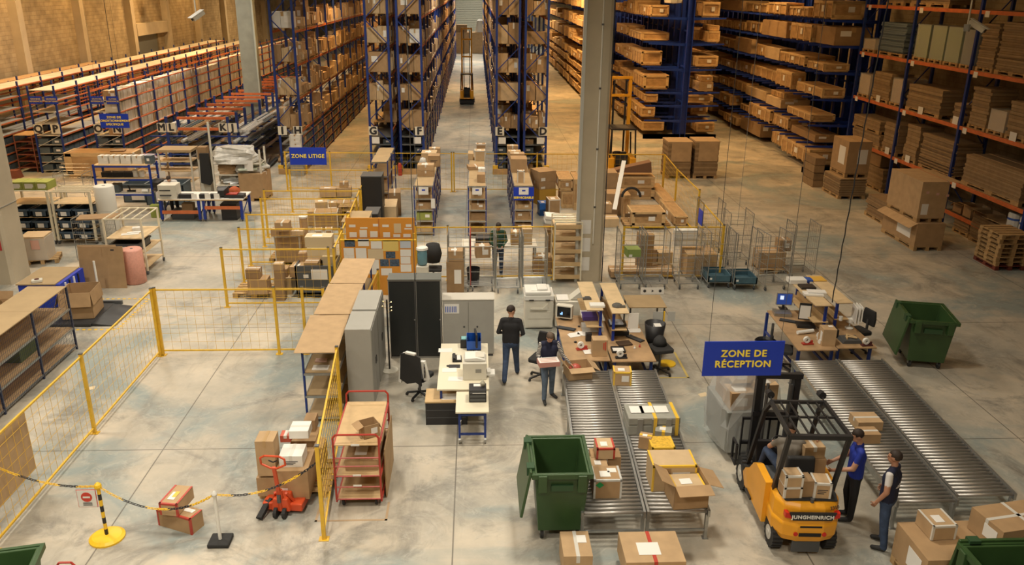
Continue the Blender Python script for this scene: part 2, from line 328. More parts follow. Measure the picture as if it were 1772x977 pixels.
# ================================================================== tall pallet racks
def tall_rack(name,label,x0,x1,y0,nb,bay,lv,low,plates,first_y=None):
    "x0..x1 depth, bays along +Y"
    r=T('pallet_rack',label,'pallet rack',((x0+x1)/2,y0,0),0,'blue framed pallet racks'); cx=(x0+x1)/2; hx=(x1-x0)/2
    H=9.3
    post=MB().b(-.05,.05,-.04,.04,0,H).b(-.09,.09,-.08,.08,0,.012).mesh('post',blue); 
    br=MB(); z=.25; k=0
    while z<H-1:
        a,b_=(-hx+.05,hx-.05) if k%2==0 else (hx-.05,-hx+.05)
        br.bar((a,0,z),(b_,0,z+1.05),.035,.035); z+=1.12; k+=1
    brm=br.mesh('bracing',blue)
    for i in range(nb+1):
        for sx in (-1,1): link('post',post,r,(sx*(hx-.05),i*bay,0))
        if i==0:
            z=.25; k=0
            while z<H-1:
                a,b_=(-hx+.05,hx-.05) if k%2==0 else (hx-.05,-hx+.05)
                part('brace',MB().bar((a,0,z),(b_,0,z+1.05),.04,.04),blue,r); z+=1.12; k+=1
        else: link('bracing',brm,r,(0,i*bay,0))
    bm=MB().b(-.025,.025,.04,bay-.04,-.11,0).mesh('beam',orange); bml=MB().b(-.02,.02,.04,bay-.04,-.06,0).mesh('shelf_beam',orange)
    far=MB(); rows=9
    for z in lv:
        for i in range(nb):
            for sx in (-1,1):
                if i<rows: link('beam',bm,r,(sx*(hx-.05),i*bay,z))
                else: far.b(sx*(hx-.05)-.025,sx*(hx-.05)+.025,i*bay+.04,(i+1)*bay-.04,z-.11,z)
    for z in low:
        for i in range(nb):
            if i<5:
                for sx in (-1,1): link('shelf_beam',bml,r,(sx*(hx-.05),i*bay,z))
            else:
                for sx in (-1,1): far.b(sx*(hx-.05)-.02,sx*(hx-.05)+.02,i*bay+.04,(i+1)*bay-.04,z-.06,z)
        part('shelf_panel',MB().b(-hx+.03,hx-.03,0,nb*bay,z-.02,z+.004),mat('shelf_metal',(.16,.17,.17),.5,.4),r)
    part('far_beams',far,orange,r,kind='stuff')
    for sx in (-1,1):
        part('post_guard',MB().prism([(sx*hx-.12,-.16),(sx*hx+.12,-.16),(sx*hx+.12,.02),(sx*hx-.12,.02)],2,0,.4),yel,r)
    part('end_kerb',MB().b(-hx-.1,hx+.1,-.24,-.17,0,.26),crate_w,r)
    for px_,ch in plates:
        p=part('letter_plate',MB().b(px_-.2,px_+.2,-.09,-.075,2.0-.19,2.0+.21),mat('plate_white',(.74,.70,.58),.5),r)
        text(ch,.47,ink,p,(px_,-.095,2.0),bold=.024)
    return r,cx,hx
def fill(tag_,cx,hx,y0,nb,bay,lv,side,near,row,dens=.9,hmax=1.0,gap=1.3):
    heap=Heap(); nm=0
    for li,z in enumerate(lv):
        cnt=0
        for i in range(nb):
            for k in range(3):
                y=y0+i*bay+.15+(k+.5)*(bay-.3)/3
                if rnd.random()>dens: continue
                nearb = i<near
                # pallet
                if nearb and li<5: 
                    o=link('pallet',PALM,None,(cx,y,z+.002),0,(min(1,hx*2/1.2-.02),.95,.8)); tag(o,'wooden pallet in rack %s, %s level up, %s from the front'%(row,ORD[li],ORD[i*3+k]),'pallet','pallets in the tall racks')
                    zb=z+.118
                else: zb=z+.11; heap.mb.b(cx-hx,cx+hx,y-.4,y+.4,z,z+.1,3)
                n=rnd.choice((1,2,2,3)); h=rnd.uniform(.35,hmax)
                full = (i==0 and k==0)
                for j in range(n):
                    w=rnd.uniform(.6,.98)*hx*1.3; d=.88/n*rnd.uniform(.86,.99); hh=h*rnd.uniform(.55,1)
                    x=cx+side*(hx-w/2+.04-rnd.uniform(0,.09)); yy=y-.41+(j+.5)*.82/n
                    if full: w=(2*hx-.12)/n*.93; d=.78; x=cx-hx+.07+(j+.5)*(2*hx-.14)/n; yy=y; hh=rnd.uniform(.5,gap-.35)
                    if nearb:
                        cnt+=1; sel=rnd.random(); me=UBW if sel<.06 else UBB if sel<.085 and li<3 else rnd.choice(UB)
                        lb=('white' if me is UBW else 'bright blue' if me is UBB else 'brown')+' carton in rack %s, %s level, %s from the front'%(row,ORD[li],ORD[cnt-1] if cnt<=20 else 'number %d'%cnt)
                        ub(me,'carton',(x,yy,zb),(w,d,hh),rnd.uniform(-.03,.03),lb,'box','cartons in the tall racks')
                        if rnd.random()<.3 and not full:
                            cnt+=1; ub(rnd.choice(UB),'carton',(x,yy,zb+hh*1.004),(w*.8,d*.8,min(.4,gap-.14-hh) if gap-.14-hh>.1 else .1),rnd.uniform(-.1,.1),
                               'carton on top in rack %s, %s level, %s from the front'%(row,ORD[li],ORD[cnt-1] if cnt<=20 else 'number %d'%cnt),'box','cartons in the tall racks')
                    else: heap.box(x,yy,zb,w,d,hh)
    heap.done('distant_cartons','far brown cartons receding along rack row %s'%row,'boxes')
def totes_low(cx,hx,y0,nb,bay,low,side,near,row):
    heap=Heap()
    for li,z in enumerate(low[:-1]):
        hh=(low[li+1]-z)*.62
        for i in range(nb):
            for k in range(5):
                y=y0+i*bay+.1+(k+.5)*(bay-.2)/5
                if i<near:
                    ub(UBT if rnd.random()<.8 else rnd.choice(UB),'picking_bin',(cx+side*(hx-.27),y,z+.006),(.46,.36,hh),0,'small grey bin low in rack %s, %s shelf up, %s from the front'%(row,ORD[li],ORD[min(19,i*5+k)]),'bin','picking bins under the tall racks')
                else: heap.box(cx+side*(hx-.27),y,z,.46,.4,hh)
    heap.done('distant_picking_bins','far picking bins at the foot of rack row %s'%row,'bins',[tote,card[0],dgrey,card[2]])
BAY=2.8; Y0=38.45; NB=24
LG=[2.0,3.27,4.53,5.8,7.05,8.3]; LH=[2.0,3.48,4.95,6.4,7.8]; LOW=[.15,.55,.95,1.35,1.72]
sets=[('IH',-9.1,-8.02,LH,(( -.34,'I'),(.36,'H')),'tall blue pallet rack lettered I and H, leftmost of the tall racks',1,2),
      ('G',-4.95,-3.85,LG,((-.35,'G'),),'tall blue pallet rack lettered G beside the wide left aisle',1,1),
      ('F',-3.55,-2.4,LG,((.35,'F'),),'tall blue pallet rack lettered F, left of the aisle with the reach truck',1,1),
      ('E',.9,2.03,LG,((-.36,'E'),),'tall blue pallet rack lettered E, right of the aisle with the reach truck',-1,1),
      ('D',2.2,3.32,LG,((.36,'D'),),'tall blue pallet rack lettered D, rightmost of the tall racks',-1,1)]
for row,x0,x1,lv,plates,lb,side,near in sets:
    r,cx,hx=tall_rack('pallet_rack',lb,x0,x1,Y0,NB,BAY,lv,LOW,plates)
    rn={'IH':'H'}.get(row,row)
    fill(row,cx,hx,Y0,NB,BAY,lv,side,near,rn,hmax=.98,gap=1.25,dens=.94)
    totes_low(cx,hx,Y0,NB,BAY,LOW,side,1 if row in 'GD' else 2,rn)
    if row!='IH':
        q=one('notice_board',MB().b(-.17,.17,-.01,0,0,.3),paper,'white paper notice taped at the front of rack %s below its letter'%rn,'notice',(cx+(-.25 if row in 'GE' else .25),Y0-.07,1.42))
# aisle signs on H front: white files
for k in range(5):
    o=ub(UBW,'file_box',(-8.25,Y0-.45,.9+k*.2),(.5-.03*(k%2),.35,.2),.05*(k%3-1),'white file box %s from the bottom in the stack at the foot of rack H'%ORD[k],'box','white file boxes by rack H')
one('stand',MB().b(-.3,.3,-.2,.2,0,.9),grey_st,'grey steel stand carrying white file boxes below plate H','stand',(-8.25,Y0-.45,0))
# ================================================================== low shelving N to R (orange beams, white boxes, grey totes)
def low_rack(label,x0,x1,y0,nb,bay,plates,fill_right,row,top=True,H=3.95):
    r=T('shelving_rack',label,'shelving',((x0+x1)/2,y0,0),0,'orange beamed shelving rows'); hx=(x1-x0)/2
    post=MB().b(-.035,.035,-.035,.035,0,H).mesh('post',blue); lv=[.12,.5,.9,1.3,1.72,2.25,2.78,3.3,3.75]
    bm=MB().b(-.02,.02,.03,bay-.03,-.055,0).mesh('beam',orange_r); bm2=MB()
    xb=MB()
    for z in (.3,1.2,2.1,3.0): xb.bar((-hx,0,z),(hx,0,z+.55),.02,.02)
    xbm=xb.mesh('bracing',offw)
    for i in range(nb+1):
        for sx in (-1,1): link('post',post,r,(sx*hx,i*bay,0))
        if i<7: link('bracing',xbm,r,(0,i*bay,0))
    pm=MB().b(-hx+.02,hx-.02,.02,bay-.02,-.02,.008).mesh('shelf_panel',mat('shelf_white',(.56,.53,.44),.6,var=.06,scale=2))
    far=MB(); farp=MB()
    for li,z in enumerate(lv):
        for i in range(nb):
            if i<7:
                for sx in (-1,1):
                    if sx==1 or li>5: link('beam',bm,r,(sx*hx,i*bay,z))
            else:
                far.b(hx-.02,hx+.02,i*bay,(i+1)*bay,z-.055,z)
                if li>5: far.b(-hx-.02,-hx+.02,i*bay,(i+1)*bay,z-.055,z)
            if li==8 and not top: continue
            if li in(0,2,4,8) or i==0:
                if i<7 : link('shelf_panel',pm,r,(0,i*bay,z))
                else: farp.b(-hx+.02,hx-.02,i*bay+.02,(i+1)*bay-.02,z-.02,z+.008)
    if nb>7: part('far_beams',far,orange_r,r,kind='stuff'); part('far_shelf_panels',farp,mat('shelf_white',(0,0,0)),r,kind='stuff')
    cx=(x0+x1)/2
    heap=Heap(); hw=Heap()
    for ch,px_ in plates:
        p=part('letter_plate',MB().b(px_-.2,px_+.2,-.06,-.045,1.82,2.24),mat('plate_white',(0,0,0)),r)
        text(ch,.47,ink,p,(px_,-.065,2.03),bold=.024)
    # totes on the four lowest shelves
    ne=3 if fill_right else 1
    for li in range(4):
        z=lv[li]+.008
        for i in range(nb):
            n=4
            for k in range(n):
                y=y0+i*bay+(k+.5)*bay/n
                for sx in (1,-1):
                    if sx==-1 and i>0: continue
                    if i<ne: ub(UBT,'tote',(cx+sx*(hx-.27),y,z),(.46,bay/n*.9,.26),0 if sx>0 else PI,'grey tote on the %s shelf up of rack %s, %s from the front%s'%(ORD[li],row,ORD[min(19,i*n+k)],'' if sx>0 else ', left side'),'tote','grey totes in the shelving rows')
                    else: heap.box(cx+sx*(hx-.27),y,z,.46,bay/n*.86,.26)
    if fill_right:
        for li in (4,5,6,7):
            z=lv[li]; 
            for i in range(nb):
                hh=(lv[li+1]-z)*rnd.choice((.8,.84,.86)) + (.04 if li==7 else 0)
                if li==7 and i in (5,6): hh=.3
                if i in(1,2) and li==5 and False: continue
                n=8
                for k in range(n):
                    y=y0+i*bay+.06+(k+.5)*(bay-.12)/n
                    if i<6: ub(rnd.choice(WB) if rnd.random()<.96 else UB[4],'archive_box',(cx+hx-.32-rnd.uniform(0,.05),y,z+.008),(.58,(bay-.12)/n*rnd.uniform(.8,.95),hh*rnd.uniform(.88,1)),0,'white archive box on the %s shelf up of rack %s, %s'%(ORD[li],row,ORD[k]+' in the '+ORD[i]+' bay' if True else ''),'box','white archive boxes in rack %s'%row)
                    else: hw.mb.b(cx+hx-.6,cx+hx-.03-rnd.uniform(0,.05),y-.125,y+.125,z+.008,z+hh*rnd.uniform(.88,1),rnd.randrange(2))
        hw.done('distant_archive_boxes','far white archive boxes in the rear bays of rack %s'%row,'boxes',[mat('white_carton',(0,0,0)),mat('cream_carton',(.58,.55,.46),.7)])
    heap.done('distant_totes','far grey totes on the lower shelves of rack %s'%row,'totes',[tote,tote,dgrey,tote])
    return r
low_rack('orange beamed shelving row lettered O and N, packed with white archive boxes',-17.45,-16.25,38.6,18,2.25,(('O',-.42),('N',.42)),True,'N',top=False)
low_rack('orange beamed shelving row lettered Q and P with empty white top shelves',-20.1,-18.95,38.5,16,2.25,(('Q',-.38),('P',.38)),False,'P')
r=low_rack('orange beamed shelving row lettered R at the left edge under the block wall',-22.6,-21.45,38.0,16,2.25,(('R',.42),),False,'R')
h=Heap()
for i in range(60):
    y=33.2+i*.33
    if i<58: one('long_carton',MB().b(-.38,.38,-.15,.15,0,.30).b(.38,.385,-.06,.06,.05,.22,1),[card[1],paper],'brown carton on the far left shelving, %s in the %s bay'%(ORD[i%6],ORD[i//6]),'box',(-23.0,y,3.48),rnd.uniform(-.04,.04),'brown cartons on the far left shelving')
r=T('shelving_rack','low shelving with a row of brown cartons on top, against the left wall','shelving',(-23.03,33,0))
for i in range(10):
    for sx in (-.36,.38): part('post',MB().b(sx-.03,sx+.03,i*2.2-.03,i*2.2+.03,0,3.8),blue,r)
for z in (.5,1.3,2.1,2.8,3.45):
    part('beam',MB().b(.37,.4,0,19.8,z-.05,z),orange_r,r); part('shelf_panel',MB().b(-.38,.38,0,19.8,z-.015,z+.02),mat('shelf_white',(0,0,0)),r)
# little blue aisle signs on the shelving fronts
for x,y,t,n in ((-17.12,38.52,'GRANDES\nREFERENCES','left sign on the front of rack O and N'),(-16.42,38.52,'AUTRES\nREFERENCES','right sign on the front of rack O and N'),(-19.78,38.42,'GRANDES\nREFERENCES','left sign on the front of rack Q and P'),(-19.1,38.42,'GRANDES\nRECEPTIONS','right sign on the front of rack Q and P')):
    o=one('aisle_sign',MB().b(-.28,.28,0,.015,0,.34),signb,'small blue yellow-lettered '+n,'sign',(x,y,3.16)); text(t,.09,signy,o,(0,-.006,.17))
# ================================================================== profile racks J to M: orange cross beams, blue posts, bundles of long profiles
for x,lets,n0,nm in ((-14.3,('M','L'),0,'M and L'),(-11.5,('K','J'),0,'K and J')):
    r=T('profile_rack','blue cantilever rack lettered %s with orange cross beams, loaded with long profiles'%nm,'cantilever rack',(x,38.9,0),0,'profile racks')
    for i in range(13):
        y=i*1.5; part('post',MB().b(-.06,.06,y-.05,y+.05,0,2.55),blue,r)
        for z in (.3,.75,1.2,1.6): part('arm',MB().bar((-.85,y,z+.04),(.85,y,z+.04),.05,.06),blue,r)
    for k,ch in enumerate(lets):
        p=part('letter_plate',MB().b(-.42+k*.44,-.02+k*.44,-.09,-.075,1.85,2.27),mat('plate_white',(0,0,0)),r); text(ch,.45,ink,p,(-.22+k*.44,-.095,2.06),bold=.024)
    if lets[0]=='M':
        for i in range(13):
            for dz in (0,) if i else (0,-.5): part('cross_beam',MB().b(.5,2.85,i*1.5-.03,i*1.5+.03,2.42+dz,2.54+dz),orange_r,r)
    gm=[grey_st,film,mat('profile_blue_grey',(.16,.20,.23),.4,.4),mat('profile_white',(.55,.56,.55),.4),tote,card[2]]
    for side in (-1,1):
        for z in (.35,.8,1.25,1.66):
            for j in range(3 if (x>-12 and side<0) else 4):
                xx=x+side*(.16+j*.18); y=39.1+rnd.uniform(0,.8)
                n=0
                while y<57:
                    L=rnd.uniform(2.2,4.2); n+=1; m=rnd.choice(gm); a=rnd.uniform(-.012,.012)
                    s=MB(); hh=rnd.uniform(.05,.16)
                    for q in range(3): s.b(-.07+q*.05,-.07+q*.05+.04,-L/2,L/2,0,hh*(1-.2*q),0)
                    if m is film: s=MB().cyl((0,-L/2,.08),(0,L/2,.08),.085,7)
                    if y<50: one('profile_bundle',s,m,'%s profiles, rack %s %s side, %s arm, %s out, %s along'%('wrapped' if m is film else 'long',nm,'left' if side<0 else 'right',{.35:'first',.8:'second',1.25:'third',1.66:'fourth'}[z],ORD[j],ORD[n-1]),'profiles',(xx,y+L/2,z+.03),a,'long profiles on the J to M racks')
                    y+=L+rnd.uniform(.1,.5)
# right side slope of wrapped pieces next to J, down to the blue floor
for k in range(16):
    L=rnd.uniform(1.6,3.2); x=-10.3+rnd.uniform(-.4,.55); y=39.5+k*.95; 
    one('leaning_profile',MB().bar((0,-L/2,0),(0,L/2,0),.2,.09),rnd.choice([film,grey_st,card[2],dgrey]),'wrapped profile lying beside rack J, %s from the front'%ORD[k],'profiles',(x,y,.06+.0*k),rnd.uniform(-.1,.2),'loose profiles beside rack J')
# ================================================================== central cantilever rack and right cantilever rack
def cantilever(label,x,y0,n,step,H,arms,left,right,depthL,depthR):
    r=T('cantilever_rack',label,'cantilever rack',(x,y0,0))
    post=MB().b(-.17,.17,-.02,.02,0,H).b(-.17,-.14,-.13,.13,0,H).b(.14,.17,-.13,.13,0,H).mesh('post',blue_d)
    for i in range(n):
        link('post',post,r,(0,i*step,0))
        s=MB(); f_=.4 if (i==0 and right) else 1
        if left: s.b(-depthL*f_,0,-.09,.09,0,.26)
        if right: s.b(0,depthR*f_,-.09,.09,0,.26)
        part('base_foot',s,blue_d,r)
        if i<14:
            for z in arms:
                if left: part('arm',MB().prism([(-depthL,z-.07),(-depthL,z),(0,z),(0,z-.16)],1,i*step-.04,i*step+.04),blue_d,r)
                if right: part('arm',MB().prism([(depthR,z-.07),(depthR,z),(0,z),(0,z-.16)],1,i*step-.04,i*step+.04),blue_d,r)
        else:
            for z in arms: s=part('far_arms',MB().b(-depthL if left else 0,depthR if right else 0,i*step-.04,i*step+.04,z-.1,z),blue_d,r)
    for z in (2,4,6,8): part('tie_bar',MB().b(-.04,.04,0,(n-1)*step,z,z+.08),blue_d,r)
    return r
LC=[1.1,1.95,2.7,4.0,5.4,6.8,8.1]
cantilever('deep blue double-sided cantilever rack whose front post stands right of the round-ended reach truck',12.1,48,9,1.6,9.6,LC,True,True,2.3,2.0)
LR=[1.3,2.3,3.5,4.72,5.92,7.05,8.3]
cantilever('long blue cantilever rack along the right, feet sticking out on the floor',18.6,38.75,48,1.18,9.6,LR,True,False,2.8,0)
SIDE={'A':'left side of central cantilever rack','B':'right side of central cantilever rack','C':'right cantilever rack','D':'rack left of the concrete column'}
def crates(row,lv,x0,x1,ya,yb,ymax_ind,two,avoid=()):
    heap=Heap(); hb=[]
    for li,z in enumerate(lv):
        y=ya+rnd.uniform(0,1.0); n=0
        while y<yb:
            L=rnd.uniform(1.8,4.2); xx=x0
            if rnd.random()<.12: y+=1.4; continue
            gap=(lv[li+1]-z if li+1<len(lv) else 1.3)
            h=min(gap-.3,rnd.choice((.35,.45,.5,.6,.8)))
            w=rnd.uniform(.7,min(1.7,x1-x0)) if not two else rnd.uniform(1.0,x1-x0)
            off=rnd.uniform(0,.4) if not two else 0; cxx=(x0+off+w/2) if row!='B' else (x1-off-w/2)
            if y<ymax_ind:
                n+=1; ub(rnd.choice(UC) if rnd.random()<.85 else rnd.choice(UB),'wooden_crate',(cxx,y+L/2,z+.005),(w,L,h),rnd.uniform(-.01,.01),
                   'wooden crate, %s, %s level up, %s from the front'%(SIDE[row],ORD[li],ORD[n-1]),'crate','crates on the cantilever racks')
                if h<gap-.75 and rnd.random()<.4: ub(rnd.choice(UC),'wooden_crate',(cxx+.05,y+L/2,z+.005+h*1.03),(w*.8,L*.85,.3),0,'second-tier crate, %s, %s level up, above the %s'%(SIDE[row],ORD[li],ORD[n-1]),'crate','crates on the cantilever racks')
            else:
                heap.mb.b(cxx-w/2,cxx+w/2,y,y+L*.97,z+.08,z+.08+h,rnd.randrange(2)); heap.mb.b(cxx-w/2-.02,cxx+w/2+.02,y-.02,y+.06,z,z+h+.1,1)
            y+=L+rnd.choice((.08,.2,.5))
    heap.done('distant_crates','far wooden crates, %s'%SIDE[row],'crates',[crate_w,crate_d])
crates('A',[.27]+LC[:-1],9.7,11.9,48.6,60.8,60,False)
crates('B',[.27]+LC[:-1],12.3,14.2,48.4,90,58,False)
crates('C',[.27]+LR[:-1],16.2,18.3,38.9,92,60,False)
# the rack row that shows left of the concrete column
cantilever('blue cantilever rack bordering the aisle right of rack D, seen left of the concrete column',12.1,61.6,26,1.8,9.6,LC,True,True,3.7,2.0)
crates('D',[.27]+LC[:-1],8.35,9.95,62,104,74,True)
# ================================================================== cartons with tape and labels as parts
CR=dict(P=(0,0,1),A=(410,310,4.44),B=(590,370,6.515),C=(780,370,6.514),D=(1040,380,6.98),E=(1180,350,5.748),F=(1020,260,6.108),G=(900,270,6.517),H=(1330,460,6.105),
 L1=(100,260,6.105),L2=(260,240,6.105),L3=(0,300,4.886),L4=(120,330,5.428),L5=(0,450,5.745),M1=(960,480,5.748),M2=(740,560,4.246),R4=(1320,0,3.686),R8=(1292,240,3.6875),
 S=(640,240,5.428),N2=(0,700,3.527),N3=(340,680,3.619),N4=(500,450,3.619),N5=(680,480,3.053),N6=(880,470,3.619),N7=(880,700,3.526),N8=(1220,620,2.874),R1=(1180,450,3.619),R2=(1440,480,4.072),R3=(1460,680,3.288),C6=(380,240,3.6875),C7=(820,240,3.6875))
def pk(k,x,y): c=CR[k]; return c[0]+x/c[2], c[1]+y/c[2]
def WK(k,x,y,z=0): return W(*pk(k,x,y),z)
DIM={}
def box_thing(label,c,rz,w,d,h,z,m,tape=None,tm=None,lab='',name='carton',group=None,cat='box',op=None,ang=(-25,-35,-30,-40),inm=None):
    t=T(name,label,cat,(c.x,c.y,z),rz,group)
    hw,hd=w/2,d/2; DIM[t.name]=(w,d,h)
    if op is None:
        part('body',MB().b(-hw,hw,-hd,hd,0,h),m,t)
    else:
        e=.008; s=MB().b(-hw,hw,-hd,hd,0,.008).b(-hw,-hw+e,-hd,hd,0,h).b(hw-e,hw,-hd,hd,0,h).b(-hw,hw,-hd,-hd+e,0,h).b(-hw,hw,hd-e,hd,0,h)
        part('body',s,m,t)
        fl=min(hw,hd)*.95
        for key,a in zip('FBLR',ang):
            if key not in op: continue
            a=math.radians(a); dx=math.cos(a)*fl; dz=-math.sin(a)*fl
            s=MB()
            if key=='F': s.add([(-hw,-hd,h),(hw,-hd,h),(hw,-hd-dx,h-dz),(-hw,-hd-dx,h-dz)],[(0,1,2,3)])
            if key=='B': s.add([(-hw,hd,h),(hw,hd,h),(hw,hd+dx,h-dz),(-hw,hd+dx,h-dz)],[(0,1,2,3)])
            if key=='L': s.add([(-hw,-hd,h),(-hw,hd,h),(-hw-dx,hd,h-dz),(-hw-dx,-hd,h-dz)],[(0,1,2,3)])
            if key=='R': s.add([(hw,-hd,h),(hw,hd,h),(hw+dx,hd,h-dz),(hw+dx,-hd,h-dz)],[(0,1,2,3)])
            o=part('flap',s,m,t); so=o.modifiers.new('s','SOLIDIFY'); so.thickness=.007
    e=.003
    if tape: 
        s=MB(); tw=.028
        if 'y' in tape: s.b(-tw,tw,-hd-e,hd+e,h-e,h+e).b(-tw,tw,-hd-e,-hd,h-min(.12,h*.4),h).b(-tw,tw,hd,hd+e,h-min(.12,h*.4),h)
        if 'x' in tape: s.b(-hw-e,hw+e,-tw,tw,h-e,h+e).b(-hw-e,-hw,-tw,tw,h-min(.12,h*.4),h).b(hw,hw+e,-tw,tw,h-min(.12,h*.4),h)
        if 'e' in tape:  # taped edges
            for sx in (-1,1): s.b(sx*hw-.03,sx*hw+e*sx,-hd-e,-hd,0,h) if sx>0 else s.b(-hw-e,-hw+.03,-hd-e,-hd,0,h)
            s.b(-hw-e,hw+e,-hd-e,-hd,h-.03,h+e).b(-hw-e,hw+e,-hd,-hd+.03,h,h+e)
            s.b(-hw-e,-hw+.03,-hd,hd,h,h+e).b(hw-.03,hw+e,-hd,hd,h,h+e)
            s.b(hw,hw+e,-hd,-hd+.03,0,h).b(-hw-e,-hw,-hd,-hd+.03,0,h)
        part('tape',s,tm or tape_w,t)
    for k in lab:
        if k=='T': part('shipping_label',MB().b(-hw*.5,hw*.25,-hd*.55,hd*.25,h+e,h+2*e),paper,t)
        if k=='t': part('shipping_label',MB().b(hw*.1,hw*.75,hd*.05,hd*.65,h+e,h+2*e),paper,t)
        if k=='F': part('shipping_label',MB().b(-hw*.1,hw*.7,-hd-2*e,-hd-e,h*.3,h*.75),paper,t)
        if k=='f': part('shipping_label',MB().b(-hw*.8,-hw*.3,-hd-2*e,-hd-e,h*.1,h*.4),paper,t)
        if k=='L': part('shipping_label',MB().b(-hw-2*e,-hw-e,-hd*.7,hd*.1,h*.25,h*.8),paper,t)
        if k=='i':
            for q in range(3): part('printed_line',MB().b(-hw*.6,hw*(.2+.2*q%3),-hd-e,-hd-.001,h*(.3+.12*q),h*(.35+.12*q)),ink,t)
        if k=='o': part('shipping_label',MB().b(-hw*.2,hw*.25,-hd*.3,hd*.3,h+2*e,h+3*e),tape_y,t)
    return t
def CT(label,k,xl,yl,xr,yr,yt,dep,z=0,m=None,tape=None,tm=None,lab='',**kw):
    c,rz,w,d,h=PB(*pk(k,xl,yl),*pk(k,xr,yr),pk(k,0,yt)[1],dep,z)
    if abs(rz)<.07: rz=0
    return box_thing(label,c,rz,w,d,max(.04,h),z+.003,m or rnd.choice(card),tape,tm,lab,**kw)
AGED=[mat('cardboard_aged',(.24,.155,.08),.9,var=.15,scale=4),mat('cardboard_dull',(.33,.225,.12),.9,var=.15,scale=4),mat('cardboard_edges',(.28,.185,.095),.9,var=.15,scale=4)]
def flat_stack(label,x,y,z,w,d,h,n=12,rz=0,strap=None,pal=True,m=None,jit=.03,group='piles of flattened cartons',paper_=False):
    t=T('flattened_carton_pile',label,'cardboard',(x,y,z),rz,group)
    zz=0
    if pal:
        s=MB(); s.v=[(v[0]*w/1.2,v[1]*d/.8,v[2]) for v in PAL.v]; s.f=list(PAL.f); s.m=list(PAL.m); part('pallet',s,wood,t); zz=.146
    hh=(h-zz)/n
    for mm in range(2):
        s=MB()
        for i in range(mm,n,2):
            a,b_=rnd.uniform(-jit,jit),rnd.uniform(-jit,jit)
            s.b(-w/2+a+.02,w/2+a-.02,-d/2+b_+.02,d/2+b_-.02,zz+i*hh,zz+(i+.93)*hh)
        o=part('cardboard_layers',s,m or AGED[(mm+int(x*7))%3],t,kind='stuff')
    if strap:
        for u in (-.25,.25): part('strap',MB().b(u*w-.02,u*w+.02,-d/2-.035,d/2+.035,zz,h+.01),strap,t)
    if paper_: part('paper_sheet',MB().b(-w/2-.045,-w/2-.04,-.18,.18,-.05,.28),paper,t)
    return t
def solve_y(X,z,pxx,lo=8,hi=130):
    for _ in range(40):
        mid=(lo+hi)/2; v=Vector((X,mid,z-CAM_H)); q=886+FPX*v.dot(_r)/v.dot(_f)
        if (q>pxx)==(X>0): lo=mid
        else: hi=mid
    return lo
# ================================================================== orange-beamed racks on the right
XR=17.6; DR=1.15; PY=[38.4,33.9,29.45,24.9,20.3,15.7]
r=T('pallet_rack','long pallet rack with bright orange beams and blue posts along the right side','pallet rack',(XR,0,0))
for i,y in enumerate(PY):
    for dx in (0.04,DR-.04): part('post',MB().b(dx-.05,dx+.05,y-.06,y+.06,0,9.4),blue,r)
    z=.4
    k=0
    while z<8.2: part('brace',MB().bar((.06 if k%2 else DR-.06,y,z),(DR-.06 if k%2 else .06,y,z+1.3),.035,.035),blue,r); z+=1.3; k+=1
    if i>=3: part('post_guard',MB().prism([(-.14,y-.16),(.02,y-.2),(.02,y+.16),(-.14,y+.16)],2,0,.45),yel,r)
LR2=[1.75,3.75,5.72,7.75]
for i in range(5):
    for z in LR2+([.65] if i>=2 else []):
        for dx in (0,DR-.05): part('beam',MB().b(dx,dx+.05,PY[i+1]+.06,PY[i]-.06,z-.13,z),orange_r,r)
        part('rack_deck',MB().b(.06,DR-.06,PY[i+1]+.06,PY[i]-.06,z-.05,z-.002),mat('deck_dark',(.10,.07,.04),.8),r)
for i,y in enumerate(PY[:4]):
    for z in LR2: part('location_tag',MB().b(-.012,-.002,y-.55,y-.3,z-.22,z-.02),paper,r)
def rk(z,p0,p1,h,kind,label,dep=1.0,**kw):
    ya=solve_y(XR,z,p0); yb=solve_y(XR,z,p1); y=(ya+yb)/2; d=abs(ya-yb)*.96; x=XR+.06+dep/2; z+=.003
    if kind=='flat': return flat_stack(label,x,y,z,dep,d,h,**kw)
    if kind=='box':
        pallet(x,y,z,0,'pallet under the '+label,w=dep,d=d); c=Vector((x,y,0)); return box_thing(label,c,0,dep*.95,d*.95,h-.15,z+.146,kw.get('m',card[2]),kw.get('tape'),kw.get('tm'),kw.get('lab',''))
    if kind=='film':
        pallet(x,y,z,0,'pallet under the '+label,w=dep,d=d)
        t=T('wrapped_load',label,'pallet load',(x,y,z+.146)); hw=dep*.46; hd=d*.46
        part('load',MB().b(-hw,hw,-hd,hd,0,h-.15),kw.get('m',card[2]),t); s=MB(); s.b(-hw-.02,hw+.02,-hd-.02,hd+.02,.0,h-.1); part('stretch_film',s,plastic,t); return t
sheet=dict(paper_=True)
rk(5.72,1489,1510,.55,'film','small white wrapped crates on the third beam, farthest bay',m=card[3],dep=.8)
rk(5.72,1514,1559,1.35,'flat','blue grey flattened carton pile on the third beam up, far bay',n=16,m=mat('blue_grey_card',(.13,.17,.20),.8))
for k,(a,b_) in enumerate(((1575,1599),(1601,1626),(1627,1653))): rk(5.72,a,b_,1.35,'film','olive tote stack in stretch film, %s of three on the third beam'%('left','middle','right')[k],m=mat('olive_totes',(.20,.25,.06),.6),dep=.9)
rk(5.72,1655,1681,1.3,'film','grey film-wrapped pallet load right of the olive totes',m=mat('dark_goods',(.10,.09,.07),.6))
rk(5.72,1683,1713,1.6,'flat','tall brown flattened carton pile on the third beam right of the grey load',n=20)
rk(5.72,1715,1775,1.7,'flat','widest brown flattened carton pile on the third beam at the right edge',n=20)
rk(3.75,1480,1499,1.0,'film','brown film-wrapped load at the far end of the second beam',m=card[3])
